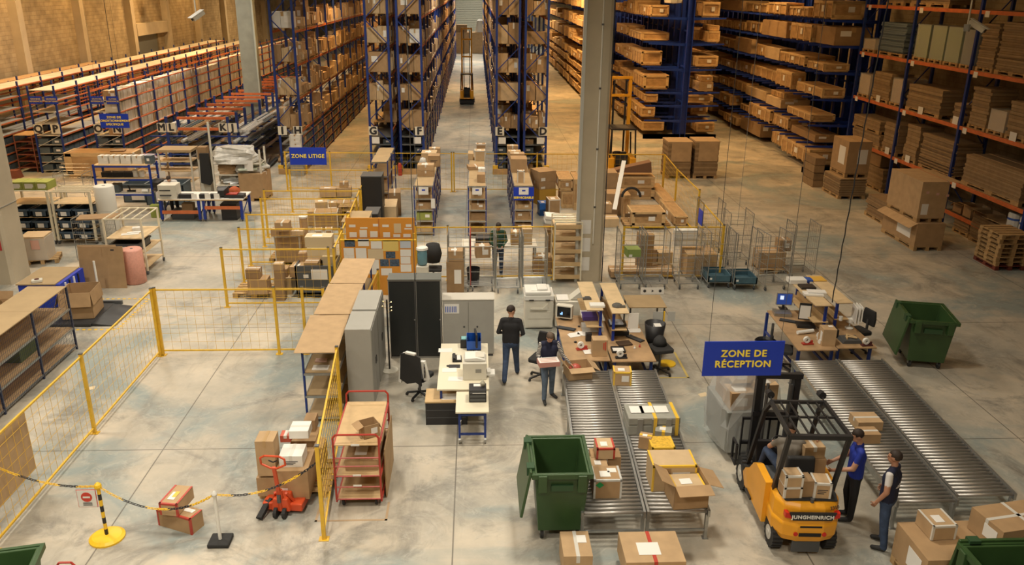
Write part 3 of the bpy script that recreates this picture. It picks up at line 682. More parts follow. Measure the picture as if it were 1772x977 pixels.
rk(3.75,1503,1533,1.25,'flat','strapped brown carton pile with a paper sheet, second beam, far bay',n=9,**sheet)
rk(3.75,1535,1556,1.1,'film','cloudy film-wrapped load beside the blue post, second beam',m=card[0])
rk(3.75,1562,1622,1.05,'flat','long low brown carton pile on the second beam, middle bay',n=8,dep=1.15,**sheet)
rk(3.75,1641,1661,.75,'flat','small carton pile with a white sheet on the second beam',n=6,dep=.8,**sheet)
rk(3.75,1669,1700,1.45,'flat','tall narrow brown carton pile on the second beam right of the blue post',n=12)
rk(3.75,1702,1731,.8,'film','round-looking carton under loose film on the second beam',m=card[3],dep=1.0)
rk(3.75,1733,1768,1.25,'flat','brown carton pile with a large white sheet near the right edge, second beam',n=10,**sheet)
rk(1.75,1470,1518,.62,'flat','low carton pile under another pile, lowest far beam',n=6,**sheet)
rk(2.38,1472,1519,.55,'flat','second-tier carton pile topping the lowest far beam load',n=5)
rk(1.75,1521,1546,1.3,'flat','upright brown carton pile beside the blue post, first beam far bay',n=8,**sheet)
rk(1.75,1557,1580,1.5,'flat','tall dark carton pile on the first beam, middle bay',n=10,**sheet)
rk(1.75,1584,1645,1.35,'flat','broad loose carton pile with many layers on the first beam, middle bay',n=22,jit=.05)
rk(1.75,1657,1760,1.1,'flat','very long strapped carton bale with draped cardboard on the first beam, right bay',n=14,strap=card[1],dep=1.15)
rk(7.75,1530,1560,.5,'flat','pile of orange-lit cartons on the top beam, left',n=6); rk(7.75,1570,1640,.45,'flat','wide low pile on the top beam',n=5)
# little level at knee height in the near bay
for k,(a,b_,h,lb) in enumerate(((1640,1656,.32,'small open brown carton at the far end of the low beam'),(1657,1672,.42,'brown carton second along the low beam'),(1674,1697,.38,'open-topped brown carton in the middle of the low beam'),(1700,1721,.3,'open carton of white packing on the low beam'))):
    ya=solve_y(XR,.65,a); yb=solve_y(XR,.65,b_); box_thing(lb,Vector((XR+.5,(ya+yb)/2,0)),0,.7,abs(ya-yb)*.9,h,.66,card[k%4],op='FBLR',ang=(-60,-40,20,-50))
for k,(a,lb) in enumerate(((1731,'white bag with blue print on the low beam'),(1751,'thick white roll with blue bands on the low beam'))):
    y=solve_y(XR,.65,a); t=T('packing_roll',lb,'packaging',(XR+.4,y,.66)); part('roll',MB().lathe([(.2,0),(.24,.03),(.24,.75),(.2,.78),(.0,.78)],14),white,t)
    part('printed_band',MB().lathe([(.243,.15),(.243,.3)],14).lathe([(.243,.55),(.243,.62)],14),mat('print_blue',(.05,.12,.45),.5),t)
flat_stack('wrapped flat cardboard standing under the low beam, left',18.15,28.2,0,1.0,1.0,.6,8); flat_stack('wide dark carton pile on the floor under the low beam',18.15,26.6,0,1.1,1.9,.95,8)
for k in range(8):
    o=pallet(17.0+rnd.uniform(-.03,.03),24.75+rnd.uniform(-.04,.04),k*.147,rnd.uniform(-.03,.03),('%s wooden pallet from the floor in the pallet stack by the yellow guard'%ORD[k]) if k else 'dark red pallet at the bottom of the pallet stack by the yellow guard','stacked empty pallets',w=1.0,d=1.2)
    if not k: o.data=PALM.copy(); o.data.materials.clear(); o.data.materials.append(mat('pallet_red',(.16,.035,.02),.7))
flat_stack('carton pile on a pallet at the far right edge beside the yellow guard',18.2,21.9,0,1.0,1.3,.5,6)
# ---- cartons on the floor in front of that rack
def corner(k,bl,fl,fr,top,z=0):
    a=WK(k,*bl,z); b=WK(k,*fl,z); c=WK(k,*fr,z); h=HT(b,*pk(k,*top))-z; w=abs(c.x-b.x); d=abs(a.y-b.y)
    return Vector((b.x+w/2,b.y+d/2,0)),0,w,d,h
c,_,w,d,h=corner('R8',(475,325),(580,385),(750,383),(583,250)); flat_stack('square carton pile with white top edge on the floor, lower of two by the rack',c.x,c.y,0,w,d,h-.02,14)
box_thing('big strapped carton standing on the square carton pile',c+Vector((.15,.1,0)),0,w*.85,d*.9,1.35,h+.15,card[0],'y',tape_b,'FL'); pallet(c.x+.15,c.y+.1,h-.01,0,'pallet between the two big carton loads left of the rack',w=w*.85,d=d*.9)
flat_stack('leaning upright brown boards left of the square carton pile',c.x-.62,c.y+1.9,0,.5,1.3,1.35,4,pal=False)
box_thing('light wooden case at the foot of the cantilever rack',Vector((16.9,40.2,0)),0,1.0,1.2,.5,.3,card[3],lab='F')
flat_stack('dark wrapped pile behind the square carton pile under the rack',18.2,35.3,0,1.0,1.5,1.0,8); box_thing('brown carton on the dark wrapped pile',Vector((18.2,35.6,0)),0,.9,1.1,.8,1.02,card[2])
c,_,w,d,h=corner('R8',(725,480),(850,550),(1010,550),(868,425)); flat_stack('loose low pile of flat cartons on a pallet by the two big cartons',c.x+.1,c.y,0,w,d,.85,12,jit=.06)
c,_,w,d,h=corner('R8',(860,590),(1062,715),(1240,715),(1082,540)); pallet(c.x,c.y,0,0,'pallet under the lower big brown carton',w=w,d=d)
t=box_thing('big brown carton with an open flap hanging out, bottom of two',c,0,w,d,h-.15,.147,card[0],lab='L')
part('flap',MB().add([(-w/2,-d/2,h-.15),(-w/2,d/2,h-.15),(-w/2-.3,d/2,h-.3),(-w/2-.3,-d/2,h-.3)],[(0,1,2,3)]),card[1],t); hb=h
pallet(c.x-.02,c.y+.05,hb,0,'pallet under the upper big brown carton',w=w*.9,d=d*.9)
t=box_thing('big brown carton with half-open lid, top of two',c+Vector((-.02,.05,0)),0,w*.95,d*.92,1.25,hb+.147,card[1],lab='f')
part('lid_flap',MB().add([(w*.47,-d*.46,1.26),(w*.47,d*.46,1.26),(w*.47+.55,d*.46,1.2),(w*.47+.55,-d*.46,1.2)],[(0,1,2,3)]),card[1],t)
for q in range(3): part('sticker',MB().b(-w*.3+q*.35,-w*.3+q*.35+.1,-d*.46-.004,-d*.46,.85-.05*q,.93-.05*q),mat('pink_sticker',(.6,.35,.28),.6),t)
# two stacked bales right of the round ended truck
for k,(x0,x1,lb) in enumerate(((1168,1194,'left'),(1197,1241,'right'))):
    pass
def bale(px0,px1,yb,yt,lb):
    a=W(px0,yb); b=W(px1,yb); w=b.x-a.x; h=HT(a,px0,yt); y=a.y
    pallet((a.x+b.x)/2,y+.6,0,0,'pallet under the '+lb,w=w,d=1.2)
    t=T('cardboard_bale',lb,'cardboard',((a.x+b.x)/2,y+.6,.147)); hh=h-.147; n=14
    for mm in range(2):
        s=MB()
        for i in range(mm,n,2): s.b(-w/2+rnd.uniform(0,.03),w/2-rnd.uniform(0,.03),-.6,.6,i*hh/n*.95,(i+.95)*hh/n*.95)
        part('cardboard_layers',s,AGED[mm],t,kind='stuff')
    part('cover_sheet',MB().b(-w/2-.01,w/2+.01,-.61,.6,hh*.95,hh).b(-w*.35,w*.45,-.63,-.61,hh*.42,hh),card[1],t)
bale(1152,1194,309,245,'left one of two tall cardboard bales behind the yellow fence')
bale(1199,1240,309,244,'right one of two tall cardboard bales behind the yellow fence')
# ================================================================== yellow mesh fences
def fence(label,pts,h=1.68,wires=.2,mid=False,gap=.12,name='mesh_fence'):
    p0=pts[0]; t=T(name,label,'fence',(p0[0],p0[1],0),0,'yellow mesh fences')
    L=[(x-p0[0],y-p0[1]) for x,y in pts]
    for i in range(len(L)-1):
        a=Vector((*L[i],0)); b=Vector((*L[i+1],0)); dv=(b-a); n=max(1,round(dv.length/3.0)) if not mid else mid
        for j in range(n):
            q0=a+dv*(j/n); q1=a+dv*((j+1)/n); u=(q1-q0).normalized()*.04
            for q in ((q0,) if j<n-1 or i<len(L)-2 else (q0,q1)):
                part('post',MB().b(q.x-.03,q.x+.03,q.y-.03,q.y+.03,0,h+.03).b(q.x-.08,q.x+.08,q.y-.06,q.y+.06,0,.012),yel,t)
                part('post_cap',MB().b(q.x-.032,q.x+.032,q.y-.032,q.y+.032,h+.03,h+.05),dsteel,t)
            a1=q0+u; b1=q1-u
            part('top_rail',MB().bar(a1+Vector((0,0,h-.02)),b1+Vector((0,0,h-.02)),.032,.032),yel,t)
            part('bottom_rail',MB().bar(a1+Vector((0,0,gap)),b1+Vector((0,0,gap)),.032,.032),yel,t)
            s=MB(); ln=(b1-a1).length; k=max(2,int(ln/wires)); m_=max(2,int((h-gap)/wires))
            for q in range(1,k): c=a1.lerp(b1,q/k); s.bar(c+Vector((0,0,gap)),c+Vector((0,0,h)),.0045,.0045)
            for q in range(1,m_): z=gap+(h-gap)*q/m_; s.bar(a1+Vector((0,0,z)),b1+Vector((0,0,z)),.0045,.0045)
            part('mesh_wires',s,yel,t,kind='stuff')
    return t
fence('yellow mesh fence running away along the left open floor, near long run',[(-7.55,7.4),(-7.55,18.2)],mid=3)
fence('yellow mesh fence across the open floor towards the cardboard-topped shelves',[(-7.5,18.25),(-4.75,18.25),(-4.1,18.25),(-3.6,18.2)],mid=1)
for y,x0,lb in ((21.35,-6.85,'nearest'),(23.3,-6.9,'second'),(24.9,-7.1,'third'),(26.9,-7.15,'fourth'),(28.0,-7.3,'fifth'),(31.4,-7.15,'sixth')):
    fence('yellow mesh partition across the dispute parcel pens, %s from the front'%lb,[(x0,y),(-4.0,y)],mid=1)
fence('yellow mesh side fence tying the pen partitions together on their right',[(-3.85,21.3),(-3.95,24.9),(-4.15,31.3)],mid=2)
fence('yellow mesh fence in front of the blue racks, left run under the blue sign',[(-8.1,35.0),(-6.2,34.9),(-1.05,34.75)],mid=1)
fence('yellow mesh fence in front of the blue racks, right run behind the crates',[(-.95,34.75),(2.6,34.7),(8.05,34.6)],mid=1)
fence('yellow mesh fence slanting forward right of the wooden crates',[(8.05,34.5),(7.9,31.6),(7.85,28.0)],mid=1)
f=fence('short yellow mesh fence with a small blue sheet, right of the long crate',[(7.55,26.9),(7.43,23.5)],mid=1)
part('blue_notice',MB().b(-.09,-.08,-.9,-.4,.95,1.45),signb,f)
fence('yellow mesh fence behind the roll cages right of the concrete column',[(7.4,23.42),(4.4,23.42)],mid=1)
fence('yellow mesh fence behind the roll cages left of the concrete column',[(-1.8,23.45),(-.85,23.45),(2.32,23.5)],mid=1)
fence('slanting yellow mesh fence between the pallet of cartons and the red trolley',[(-2.47,11.15),(-2.75,14.85)],mid=1,wires=.16)
# extra frame leaning between lockers
fence('low yellow mesh frame between the topped shelves and the dark cabinets',[(-2.72,18.3),(-2.6,20.6)],mid=1,h=1.3)
# ---- litige pens: cartons
def on(b,label,w,d,h,mm,dx=0,dy=0,tape=None,lab='',rz=0): 
    m=card[mm] if isinstance(mm,int) else mm; return box_thing(label,Vector((b.location.x+dx,b.location.y+dy,0)),b.rotation_euler.z+rz,w,d,h,b.location.z+DIM[b.name][2]+.006,m,tape,tape_w,lab)
def prop(b,label,z0=0,mm=2):
    w,d,h=DIM[b.name]; return box_thing(label,Vector((b.location.x,b.location.y,0)),b.rotation_euler.z,w*.98,d*.98,b.location.z-.004-z0,z0,card[mm])
k='A'
pallet(*WK(k,165,870)[:2],0,0,'pallet under the small cartons, front left of the pens',w=1.2,d=.9)
b_=CT('long low carton in the front left corner of the pens',k,85,885,235,885,840,.5,.147,card[1])
b_=on(b_,'brown carton with white papers on its top, front left of the pens',.54,.45,.24,0,lab='T')
on(b_,'small carton topping the front left pen stack',.38,.33,.28,2,dx=-.12,tape='x')
b_=CT('tall pale carton standing beside the grey container',k,290,885,425,885,760,.55,0,card[3],lab='')
on(b_,'carton with a white label over the tall pale carton',.38,.38,.24,0,dx=-.05,lab='T')
prop(CT('small carton behind, left of the wrapped round parcel',k,280,700,350,700,655,.3,.9,card[1],'x'),'slim carton column behind the white-labelled pen carton')
t=T('bulk_container','dark grey plastic bulk container full of parcels in the front pen','container',(WK(k,610,915).x,WK(k,610,915).y+.55,0))
a=WK(k,455,910); b=WK(k,755,910); w=b.x-a.x
s=MB(); s.b(-w/2,w/2,-.5,-.46,.12,.95).b(-w/2,w/2,.46,.5,.12,.95).b(-w/2,-w/2+.04,-.5,.5,.12,.95).b(w/2-.04,w/2,-.5,.5,.12,.95).b(-w/2,w/2,-.5,.5,.12,.16); part('tub',s,dgrey,t)
for x in (-w/2+.1,0,w/2-.1): part('runner',MB().b(x-.08,x+.08,-.5,.5,0,.12),blk,t)
part('paper_sheet',MB().b(-.1,.35,-.512,-.502,.55,.85),paper,t); part('paper_sheet',MB().b(-.32,-.18,-.512,-.502,.6,.7),paper,t)
cc=Vector(t.location); 
for i,(dx,dy,w_,d_,h_,mm,lb,z) in enumerate(((-.5,-.2,.4,.5,.3,0,'carton at the left end inside the grey container',.6),(-.1,-.2,.38,.5,.42,2,'carton in the middle inside the grey container',.6),(.3,.1,.3,.4,.5,3,'cream crumpled parcel leaning in the grey container',.6),(.1,.22,.75,.45,.36,3,'large cream carton on top of the container parcels',.96),(.05,.25,.75,.42,.3,1,'carton topping the cream carton above the container',1.33),(-.35,.25,.4,.4,.25,0,'white-lidded carton behind the container middle',.9))):
    box_thing(lb,cc+Vector((dx,dy,0)),rnd.uniform(-.12,.12),w_,d_,h_,z,card[mm] if 'cream' not in lb else mat('cream_card',(.55,.45,.28),.7),'x' if i%2 else None,tape_w,'T' if i%2==0 else '')
c0=WK(k,300,640); 
CT('large brown carton on a pallet in the second pen, holed strip along its lid',k,300,640,495,635,440,.95,.14,card[0],'e',tape_w); pallet(WK(k,395,640).x,WK(k,395,640).y+.5,0,0,'pallet under the large brown carton of the second pen',w=1.2,d=1.0)
zt=1.0
for i,(xl,yl,xr,yt,mm,lb,tp) in enumerate(((262,440,330,390,0,'small taped carton at the left on the large pen carton','x'),(335,440,410,385,1,'small carton with loose papers on the large pen carton',None),(293,400,400,335,0,'carton in the second tier above the large pen carton','y'),(415,430,508,400,3,'flat white parcel on the large pen carton',None))):
    zz=(1.1,1.1,1.35,1.1)[i]; CT(lb,k,xl,yl,xr,yl,yt,.35,zz,card[mm],tp,tape_w,'T' if i%2 else '')
t=T('cardboard_tube','tall brown cardboard tube with a white cap in the pens','tube',WK(k,530,560,.3).to_tuple()); part('tube',MB().lathe([(.13,0),(.13,1.15),(0,1.15)],12),card[0],t); part('cap',MB().lathe([(.14,1.15),(.14,1.2),(0,1.2)],12),white,t)
CT('upright carton with yellow label in the third pen',k,605,465,660,462,395,.35,.85,card[1],'e',tape_w,lab='f'); CT('upright taped carton beside it in the third pen',k,682,462,735,460,390,.35,.85,card[0],'e',tape_w)
CT('wide carton under two taped cartons in the third pen',k,600,525,715,525,475,.6,.25,card[1]); CT('dark pallet box under the wide carton, third pen',k,620,600,735,600,530,.6,.0,card[2])
CT('large pale carton with taped lid standing in the fourth pen',k,600,395,780,390,262,.7,0,card[0],'e',tape_w)
CT('carton to the left of the large pale carton, fourth pen',k,548,360,600,360,250,.5,0,card[1]); prop(CT('flat carton with yellow papers behind, fifth pen',k,605,250,700,245,180,.6,.35,card[3],lab='T'),'dark carton under the yellow-papered one, fifth pen')
CT('small carton with red label in the fifth pen',k,706,215,765,213,185,.4,.65,card[1],lab='T'); CT('taped carton beside the red-labelled one, fifth pen',k,768,245,870,243,185,.6,.45,card[0],'y',tape_w)
for i in range(5): pallet(WK(k,840,400).x+.1,WK(k,840,400).y+1.1,i*.147,.05*(i%2),'%s pallet up in the small stack right of the pens'%ORD[i],w=.9,d=.8)
CT('long low row carton with white lid left, sixth pen',k,640,140,765,138,75,.5,0.05,card[1],'x',tape_w,lab='T'); b_=CT('long low row carton with white lid right, sixth pen',k,768,135,880,133,70,.5,.05,card[1],'x',tape_w,lab='T'); on(b_,'small brown carton on the right lidded carton, sixth pen',.35,.35,.22,0,tape='y')
# ---- shelving rows (blue posts, fibreboard shelves) with parcels
def shelf_row(label,x0,x1,y0,y1,h,levels,nb,postm=blue,panel=cardtop,name='shelving_row'):
    t=T(name,label,'shelving',((x0+x1)/2,y0,0),0,'light shelving rows'); hx=(x1-x0)/2; L=y1-y0
    for i in range(nb+1):
        for sx in (-1,1): part('post',MB().b(sx*hx-.02,sx*hx+.02,i*L/nb-.02,i*L/nb+.02,0,h),postm,t)
    for z in levels:
        part('shelf_front_rail',MB().b(-hx,hx,-.022,-.006,z-.05,z),grey_st,t)
        for sx in (-1,1): part('shelf_side_rail',MB().b(sx*hx-.01,sx*hx+.01,0,L,z-.05,z),grey_st,t)
        for i in range(nb): part('shelf_board',MB().b(-hx+.012,hx-.012,i*L/nb+.006,(i+1)*L/nb-.006,z-.018,z+.006),panel,t)
    return t
lv=[.12,.55,.95,1.35,1.8]
def fillrow(rowname,x0,x1,y0,y1,lvls,side=0):
    for li,z in enumerate(lvls[:-1]):
        y=y0+.05; n=0
        while y<y1-.35:
            d=rnd.uniform(.35,.6); w=rnd.uniform(.4,x1-x0-.08); h=rnd.uniform(.15,.34); n+=1
            box_like=rnd.choice(UB)
            ub(box_like,'parcel',((x0+x1)/2+rnd.uniform(-.03,.03),y+d/2,z+.008),(w,d*.95,h),0,'parcel on the %s shelf up of the %s shelving row, %s from the front'%(ORD[li],rowname,ORD[n-1]),'box','parcels in the light shelving rows'); y+=d+.03
shelf_row('first light shelving row right of the black filing cabinet pair, topped with parcels',-2.17,-1.52,28.2,35.2 if False else 34.2,1.8,lv,5); fillrow('first',-2.17,-1.52,28.2,34.2,lv)
shelf_row('second light shelving row, half its top bare fibreboard',-.28,.34,28.15,34.2,1.8,lv,5); fillrow('second',-.28,.34,28.15,34.2,lv)
shelf_row('third light shelving row with the blue plate at its front',1.33,1.98,28.2,34.0,1.8,lv,5); fillrow('third',1.33,1.98,28.2,34,lv)
ub(UBG,'storage_tote',(-1.85,28.45,.56),(.52,.45,.27),0,'olive green tote low in the first light shelving row','tote')
shelf_row('leftmost light shelving row with two bare boards, behind the black cabinet',-4.05,-3.42,31.55,34.5,2.0,[.1,.75,1.4,1.95],2)
for i,(x,y,z,w,d,h,mm,lb) in enumerate(((-3.75,32,.1,.5,.6,.45,0,'brown carton at the floor of the leftmost row'),(-3.7,33,.1,.5,.7,.5,2,'second brown carton low in the leftmost row'),(-3.75,32.1,.76,.5,.6,.4,1,'carton on the middle shelf of the leftmost row'),(-3.7,33.2,.76,.5,.6,.35,0,'rear carton on the middle shelf of the leftmost row'),(-3.2,29.9,0,.5,1.2,.75,3,'tall pale carton standing beside the leftmost row'),(-3.15,31.2,.0,.45,.7,.9,2,'dark carton leaning on the leftmost row'))):
    box_thing(lb,Vector((x,y,0)),.04*(i%3),w,d,h,z+.01,card[mm],'y' if i%2 else None,tape_w)
# parcels on top of rows (crop S)
k='S'
for a in (('long flat parcel at the very back of the first row top',565,60,655,60,40,.4),('brown carton with red print on the first row top',527,190,628,190,95,.55),('upper of two flat taped cartons on the first row',452,330,605,328,275,.5),):
    pass
def top(label,x,y,w,d,h,z=1.81,mm=0,tp='y',lab='T',rz=0,tm=tape_w): box_thing(label,Vector((x,y,0)),rz,w,d,h,z,card[mm] if isinstance(mm,int) else mm,tp,tm,lab)
top('lower of two flat taped cartons on the first row',-1.84,29.9,.6,.55,.2,mm=0); top('upper of two flat taped cartons on the first row',-1.84,29.9,.6,.5,.2,z=2.02,mm=1)
top('brown carton with red print on the first row top',-1.62,31.6,.45,.5,.42,mm=0,tp=None,lab='i'); top('wide pale carton behind the red-printed one, first row',-1.86,32.6,.6,.7,.35,mm=3,lab='T'); top('small parcel at the back of the first row top',-1.7,33.7,.45,.4,.3,mm=1)
t=one('plastic_bag',MB().lathe([(.0,0),(.12,.02),(.16,.15),(.1,.3),(0,.34)],9),film,'crumpled white bag left of the red-printed carton','bag',(-2.05,31.5,1.81),smooth=True)
top('small brown carton at the right front of the second row top',.17,28.9,.28,.45,.28,mm=0,tp=None,lab=''); top('open flat carton across the second row',-.02,31.0,.62,.5,.13,mm=0,rz=.15,lab=''); top('small white taped parcel on the second row',.2,30.4,.25,.4,.16,mm=white); top('white wrapped carton at the rear of the second row',.15,32.7,.42,.5,.4,mm=UB and card[3],lab='T',tp='e'); top('tall taped carton at the back end of the second row',.2,33.8,.42,.4,.45,mm=0,tp='e'); top('pale panel carton left rear of the second row',-.22,33.0,.2,.7,.25,mm=3,tp=None,lab='')
top('tall narrow taped carton at the front of the third row top',1.58,28.75,.25,.25,.42,mm=1,tp='e'); top('big square carton on the third row top',1.6,30.7,.6,.7,.5,mm=0,tp=None,lab=''); top('carton with orange tag on the third row',1.62,32.2,.55,.5,.38,mm=0,tp='x'); top('white parcel behind the orange-tagged carton',1.55,33.1,.5,.4,.3,mm=3); top('last small parcel of the third row top',1.5,33.75,.45,.35,.4,mm=1)
# blue SERVICEABLE plate and paper signs at the row fronts
o=one('row_sign',MB().b(-.36,.36,-.012,0,0,.46),signb,'blue plate lettered SERVICEABLE on the front of the third shelving row','sign',(1.66,28.15,1.30))
part('paper_sheet',MB().b(-.17,.17,-.02,-.013,.2,.45),paper,o); part('logo_patch',MB().b(-.06,.06,-.023,-.0205,.32,.37),signb,o); text('SERVICEABLE',.11,signy,o,(0,-.018,.09),bold=.006)
for x,nm in ((-1.84,'first'),(.03,'second')):
    o=one('paper_notice',MB().b(-.17,.17,-.008,0,0,.27),paper,'white paper notice with a small blue mark on the front of the %s row'%nm,'notice',(x,28.14,1.5)); part('logo_patch',MB().b(-.06,.06,-.012,-.0085,.14,.19),signb,o)
one('clipboard',MB().b(-.07,.07,-.01,0,0,.35),paper,'white clipboard hanging on the right post of the first row','notice',(-1.52,28.175,1.0))
# fire extinguisher + black drawers + small trestle
t=T('fire_extinguisher','red fire extinguisher at the foot of rack F','extinguisher',(-3.55,38.0,0)); part('cylinder',MB().lathe([(.09,0),(.1,.03),(.1,.5),(.06,.6),(.02,.62)],12),red,t,smooth=True); part('valve',MB().b(-.03,.03,-.06,.03,.62,.72),blk,t); part('hose',MB().tube([(0,-.05,.65),(.14,-.05,.5),(.12,-.05,.2)],.012,5),blk2,t)
def cabinet_black(label,x,y,w,d,h):
    t=T('filing_cabinet',label,'cabinet',(x,y,0)); part('body',MB().b(-w/2,w/2,-d/2,d/2,0,h-.03),blk,t,bev=.01); part('top_panel',MB().b(-w/2-.01,w/2+.01,-d/2-.01,d/2+.01,h-.03,h),dgrey,t)
    for i in range(5): part('drawer_line',MB().b(w/2,w/2+.004,-d/2+.04,d/2-.04,.15+i*h/5.4,.16+i*h/5.4),dsteel,t)
    return t
a=WK('C6',900,350); cabinet_black('tall black cabinet with grey top beside the pens',-3.72,29.2,.72,.8,2.0)
a=WK('C6',1000,525); cabinet_black('second tall black cabinet just in front of the taller one',-3.45,26.6,.45,.9,1.35)
t=T('side_table','small trestle with fibreboard top and white legs beside the black cabinet','table',(-3.75,25.2,0)); part('tabletop',MB().b(-.4,.4,-.65,.65,1.5,1.53),cardtop,t)
for x in (-.36,.36):
    for y in (-.6,.6): part('leg',MB().b(x-.02,x+.02,y-.02,y+.02,0,1.5),offw,t)
# wooden pallet kerbs etc: boxes between row three and the column (crop G)
k='G'
b_=CT('yellow carton with black hand holes under the big cartons',k,215,560,400,540,385,.9,0,mat('yellow_carton',(.55,.33,.05),.7),lab='')
b_=on(b_,'large brown carton with folded lid on the yellow carton, between row and column',.75,.85,.3,0,tape='x',lab='f')
on(b_,'second large carton layer above the open brown carton',.75,.85,.42,0,lab='f')
CT('lower bright blue carton on the floor',k,220,675,318,672,606,.5,0,mat('blue_carton',(0,0,0)),lab='F'); CT('upper bright blue carton, stacked',k,220,607,318,604,535,.5,.28,mat('blue_carton',(0,0,0)),lab='T')
CT('brown carton with white labels beside the blue ones',k,320,760,450,755,495,.55,0,card[0],'e',tape_w,lab='T')
def crate(label,k,xl,yl,xr,yr,yt,dep,z,me=0,name='wooden_crate'):
    c,rz,w,d,h=PB(*pk(k,xl,yl),*pk(k,xr,yr),pk(k,0,yt)[1],dep,z); return ub(UC[me],name,(c.x,c.y,z+.003),(w,d,h),0,label,'crate','crates in the fenced yard')
crate('lower dark battened crate left of the column',k,475,590,608,588,405,1.3,0,1); crate('upper battened crate with wired lid left of the column',k,455,395,605,392,262,1.5,.70,0)
crate('pale crate stack edge touching the column',k,625,610,690,608,270,1.5,0,1)
t=T('equipment_case','long white equipment case with grey latches, tilted on a rack','case',(2.95,25.2,1.25)); t.rotation_euler=(0,.12,0)
part('shell',MB().b(-.8,.85,-.28,.28,0,.26),white,t,bev=.02); part('lid_seam',MB().b(-.805,.855,-.285,.285,.13,.145),dgrey,t)
for x in (-.55,.0,.55): part('latch',MB().b(x-.05,x+.05,-.3,-.28,.06,.2),grey_st,t)
one('case_stand',MB().b(-.7,.7,-.25,.25,0,1.12).b(-.8,.8,-.3,.3,1.12,1.14),card[2],'dark carton block carrying the long white equipment case','box',(2.95,25.25,0))
# fenced yard right of column (crop F)
k='F'
crate('upper long crate with stencil marks beneath a flat brown board',k,345,400,685,395,285,1.1,.52,0); crate('lower long crate with a white label in the fenced yard',k,330,525,685,520,400,1.1,0,2)
c=WK(k,500,240,1.5); one('brown_board',MB().prism([(-.95,0),(.95,0),(.9,.45),(-.2,.2)],1,0,.5),mat('brown_board',(.20,.10,.05),.8),'dark brown angular board with an orange sticker on the upper long crate','board',(c.x,33.3,1.16))
crate('pale wooden crate with round stamp in the middle of the fenced yard',k,445,805,790,805,655,1.05,.14,0); pallet(WK(k,615,825).x,WK(k,615,825).y+.5,0,0,'pallet under the pale stamped crate',w=1.7,d=1.0)
a=WK(k,615,740,.5); o=one('stencil_print',MB().b(-.42,.42,-.002,0,0,.09).b(-.75,-.55,-.002,0,-.02,.12),mat('stencil_brown',(.12,.07,.03),.8),'dark stencilled line and round mark on the pale crate','print',(a.x,WK(k,615,805,.14).y-.014,.52))
crate('very long wooden case lying beside the slanting fence, front part',k,890,800,1030,800,700,2.6,0,2,'long_wooden_case'); crate('long wooden case behind the front one by the slanting fence',k,785,640,900,640,540,3.2,0,1,'long_wooden_case')
prop(CT('tall carton behind the white strip, right of the column',k,185,400,290,400,240,.9,.7,card[0]),'dark carton under the tall one behind the white strip'); CT('big brown carton with lid right of the column',k,175,690,335,690,460,.8,0,card[0],lab='')
prop(CT('carton with a white label close to the column',k,160,660,235,660,570,.5,0.3,card[1],lab='T'),'low carton under the white-labelled one by the column'); CT('flat crumpled carton with film on the floor beside the column',k,150,815,310,815,725,.6,0,card[3],'x',tape_w)
a=WK(k,365,110,2.0); b=WK(k,265,625,.5); one('white_strip',MB().bar((0,0,0),(b-a),.16,.03),white,'long white foam strip leaning against the crates beside the column','strip',a.to_tuple())
crate('narrow battened box on its side right of the brown carton',k,350,730,420,730,480,1.2,0,1)
s=MB(); s.tube([(0.35*math.cos(t_),0,0.35*math.sin(t_)) for t_ in [PI*i/8 for i in range(9)]],.05,6); one('cable_coil',s,blk2,'black cable coil standing on the narrow battened box','cable',(WK(k,440,500,.9).x,WK(k,440,500,.9).y,.93))
# ---- roll cages
def roll_cage(label,x,y,w=.72,d=.82,h=1.72,rz=0,shelves=(.95,),group='wire roll cages',front=False,red_=False):
    t=T('roll_cage',label,'roll cage',(x,y,0),rz,group)
    for sx in (-1,1):
        s=sx*w/2
        part('side_frame',MB().tube([(s,-d/2,.2),(s,-d/2,h),(s,d/2,h),(s,d/2,.2)],.014,6),red if red_ and sx<0 else grey_st,t)
        m=MB()
        for i in range(1,6): yy=-d/2+d*i/6; m.cyl((s,yy,.2),(s,yy,h),.004,4,cap=False)
        for z in (.5,.8,1.1,1.4): m.cyl((s,-d/2,z),(s,d/2,z),.004,4,cap=False)
        part('side_wires',m,grey_st,t,kind='stuff')
    m=MB()
    for z in [.3+.14*i for i in range(10)]: m.cyl((-w/2,d/2,z),(w/2,d/2,z),.006,4,cap=False)
    part('back_wires',m,grey_st,t,kind='stuff')
    for z in (.62,1.02,1.38): part('cross_bar',MB().cyl((-w/2,-d/2,z),(w/2,-d/2,z),.009,5),grey_st,t)
    m=MB()
    for i in range(12): yy=-d/2+d*i/11; m.cyl((-w/2,yy,.2),(w/2,yy,.2),.007,4,cap=False)
    m.tube([(-w/2,-d/2,.2),(w/2,-d/2,.2),(w/2,d/2,.2),(-w/2,d/2,.2)],.015,5,closed=True); part('base_grid',m,grey_st,t)
    for sx in (-1,1):
        for sy in (-1,1):
            c=part('castor',MB().cyl((sx*(w/2-.06)-.015,sy*(d/2-.08),.06),(sx*(w/2-.06)+.015,sy*(d/2-.08),.06),.06,10),dgrey,t); part('castor_fork',MB().b(sx*(w/2-.06)-.025,sx*(w/2-.06)+.025,sy*(d/2-.08)-.02,sy*(d/2-.08)+.02,.06,.19),grey_st,c)
    return t
def cagepos(k,xl,xr,yb): a=WK(k,xl,yb); b=WK(k,xr,yb); return (a.x+b.x)/2,a.y+.41,b.x-a.x
ys=22.15
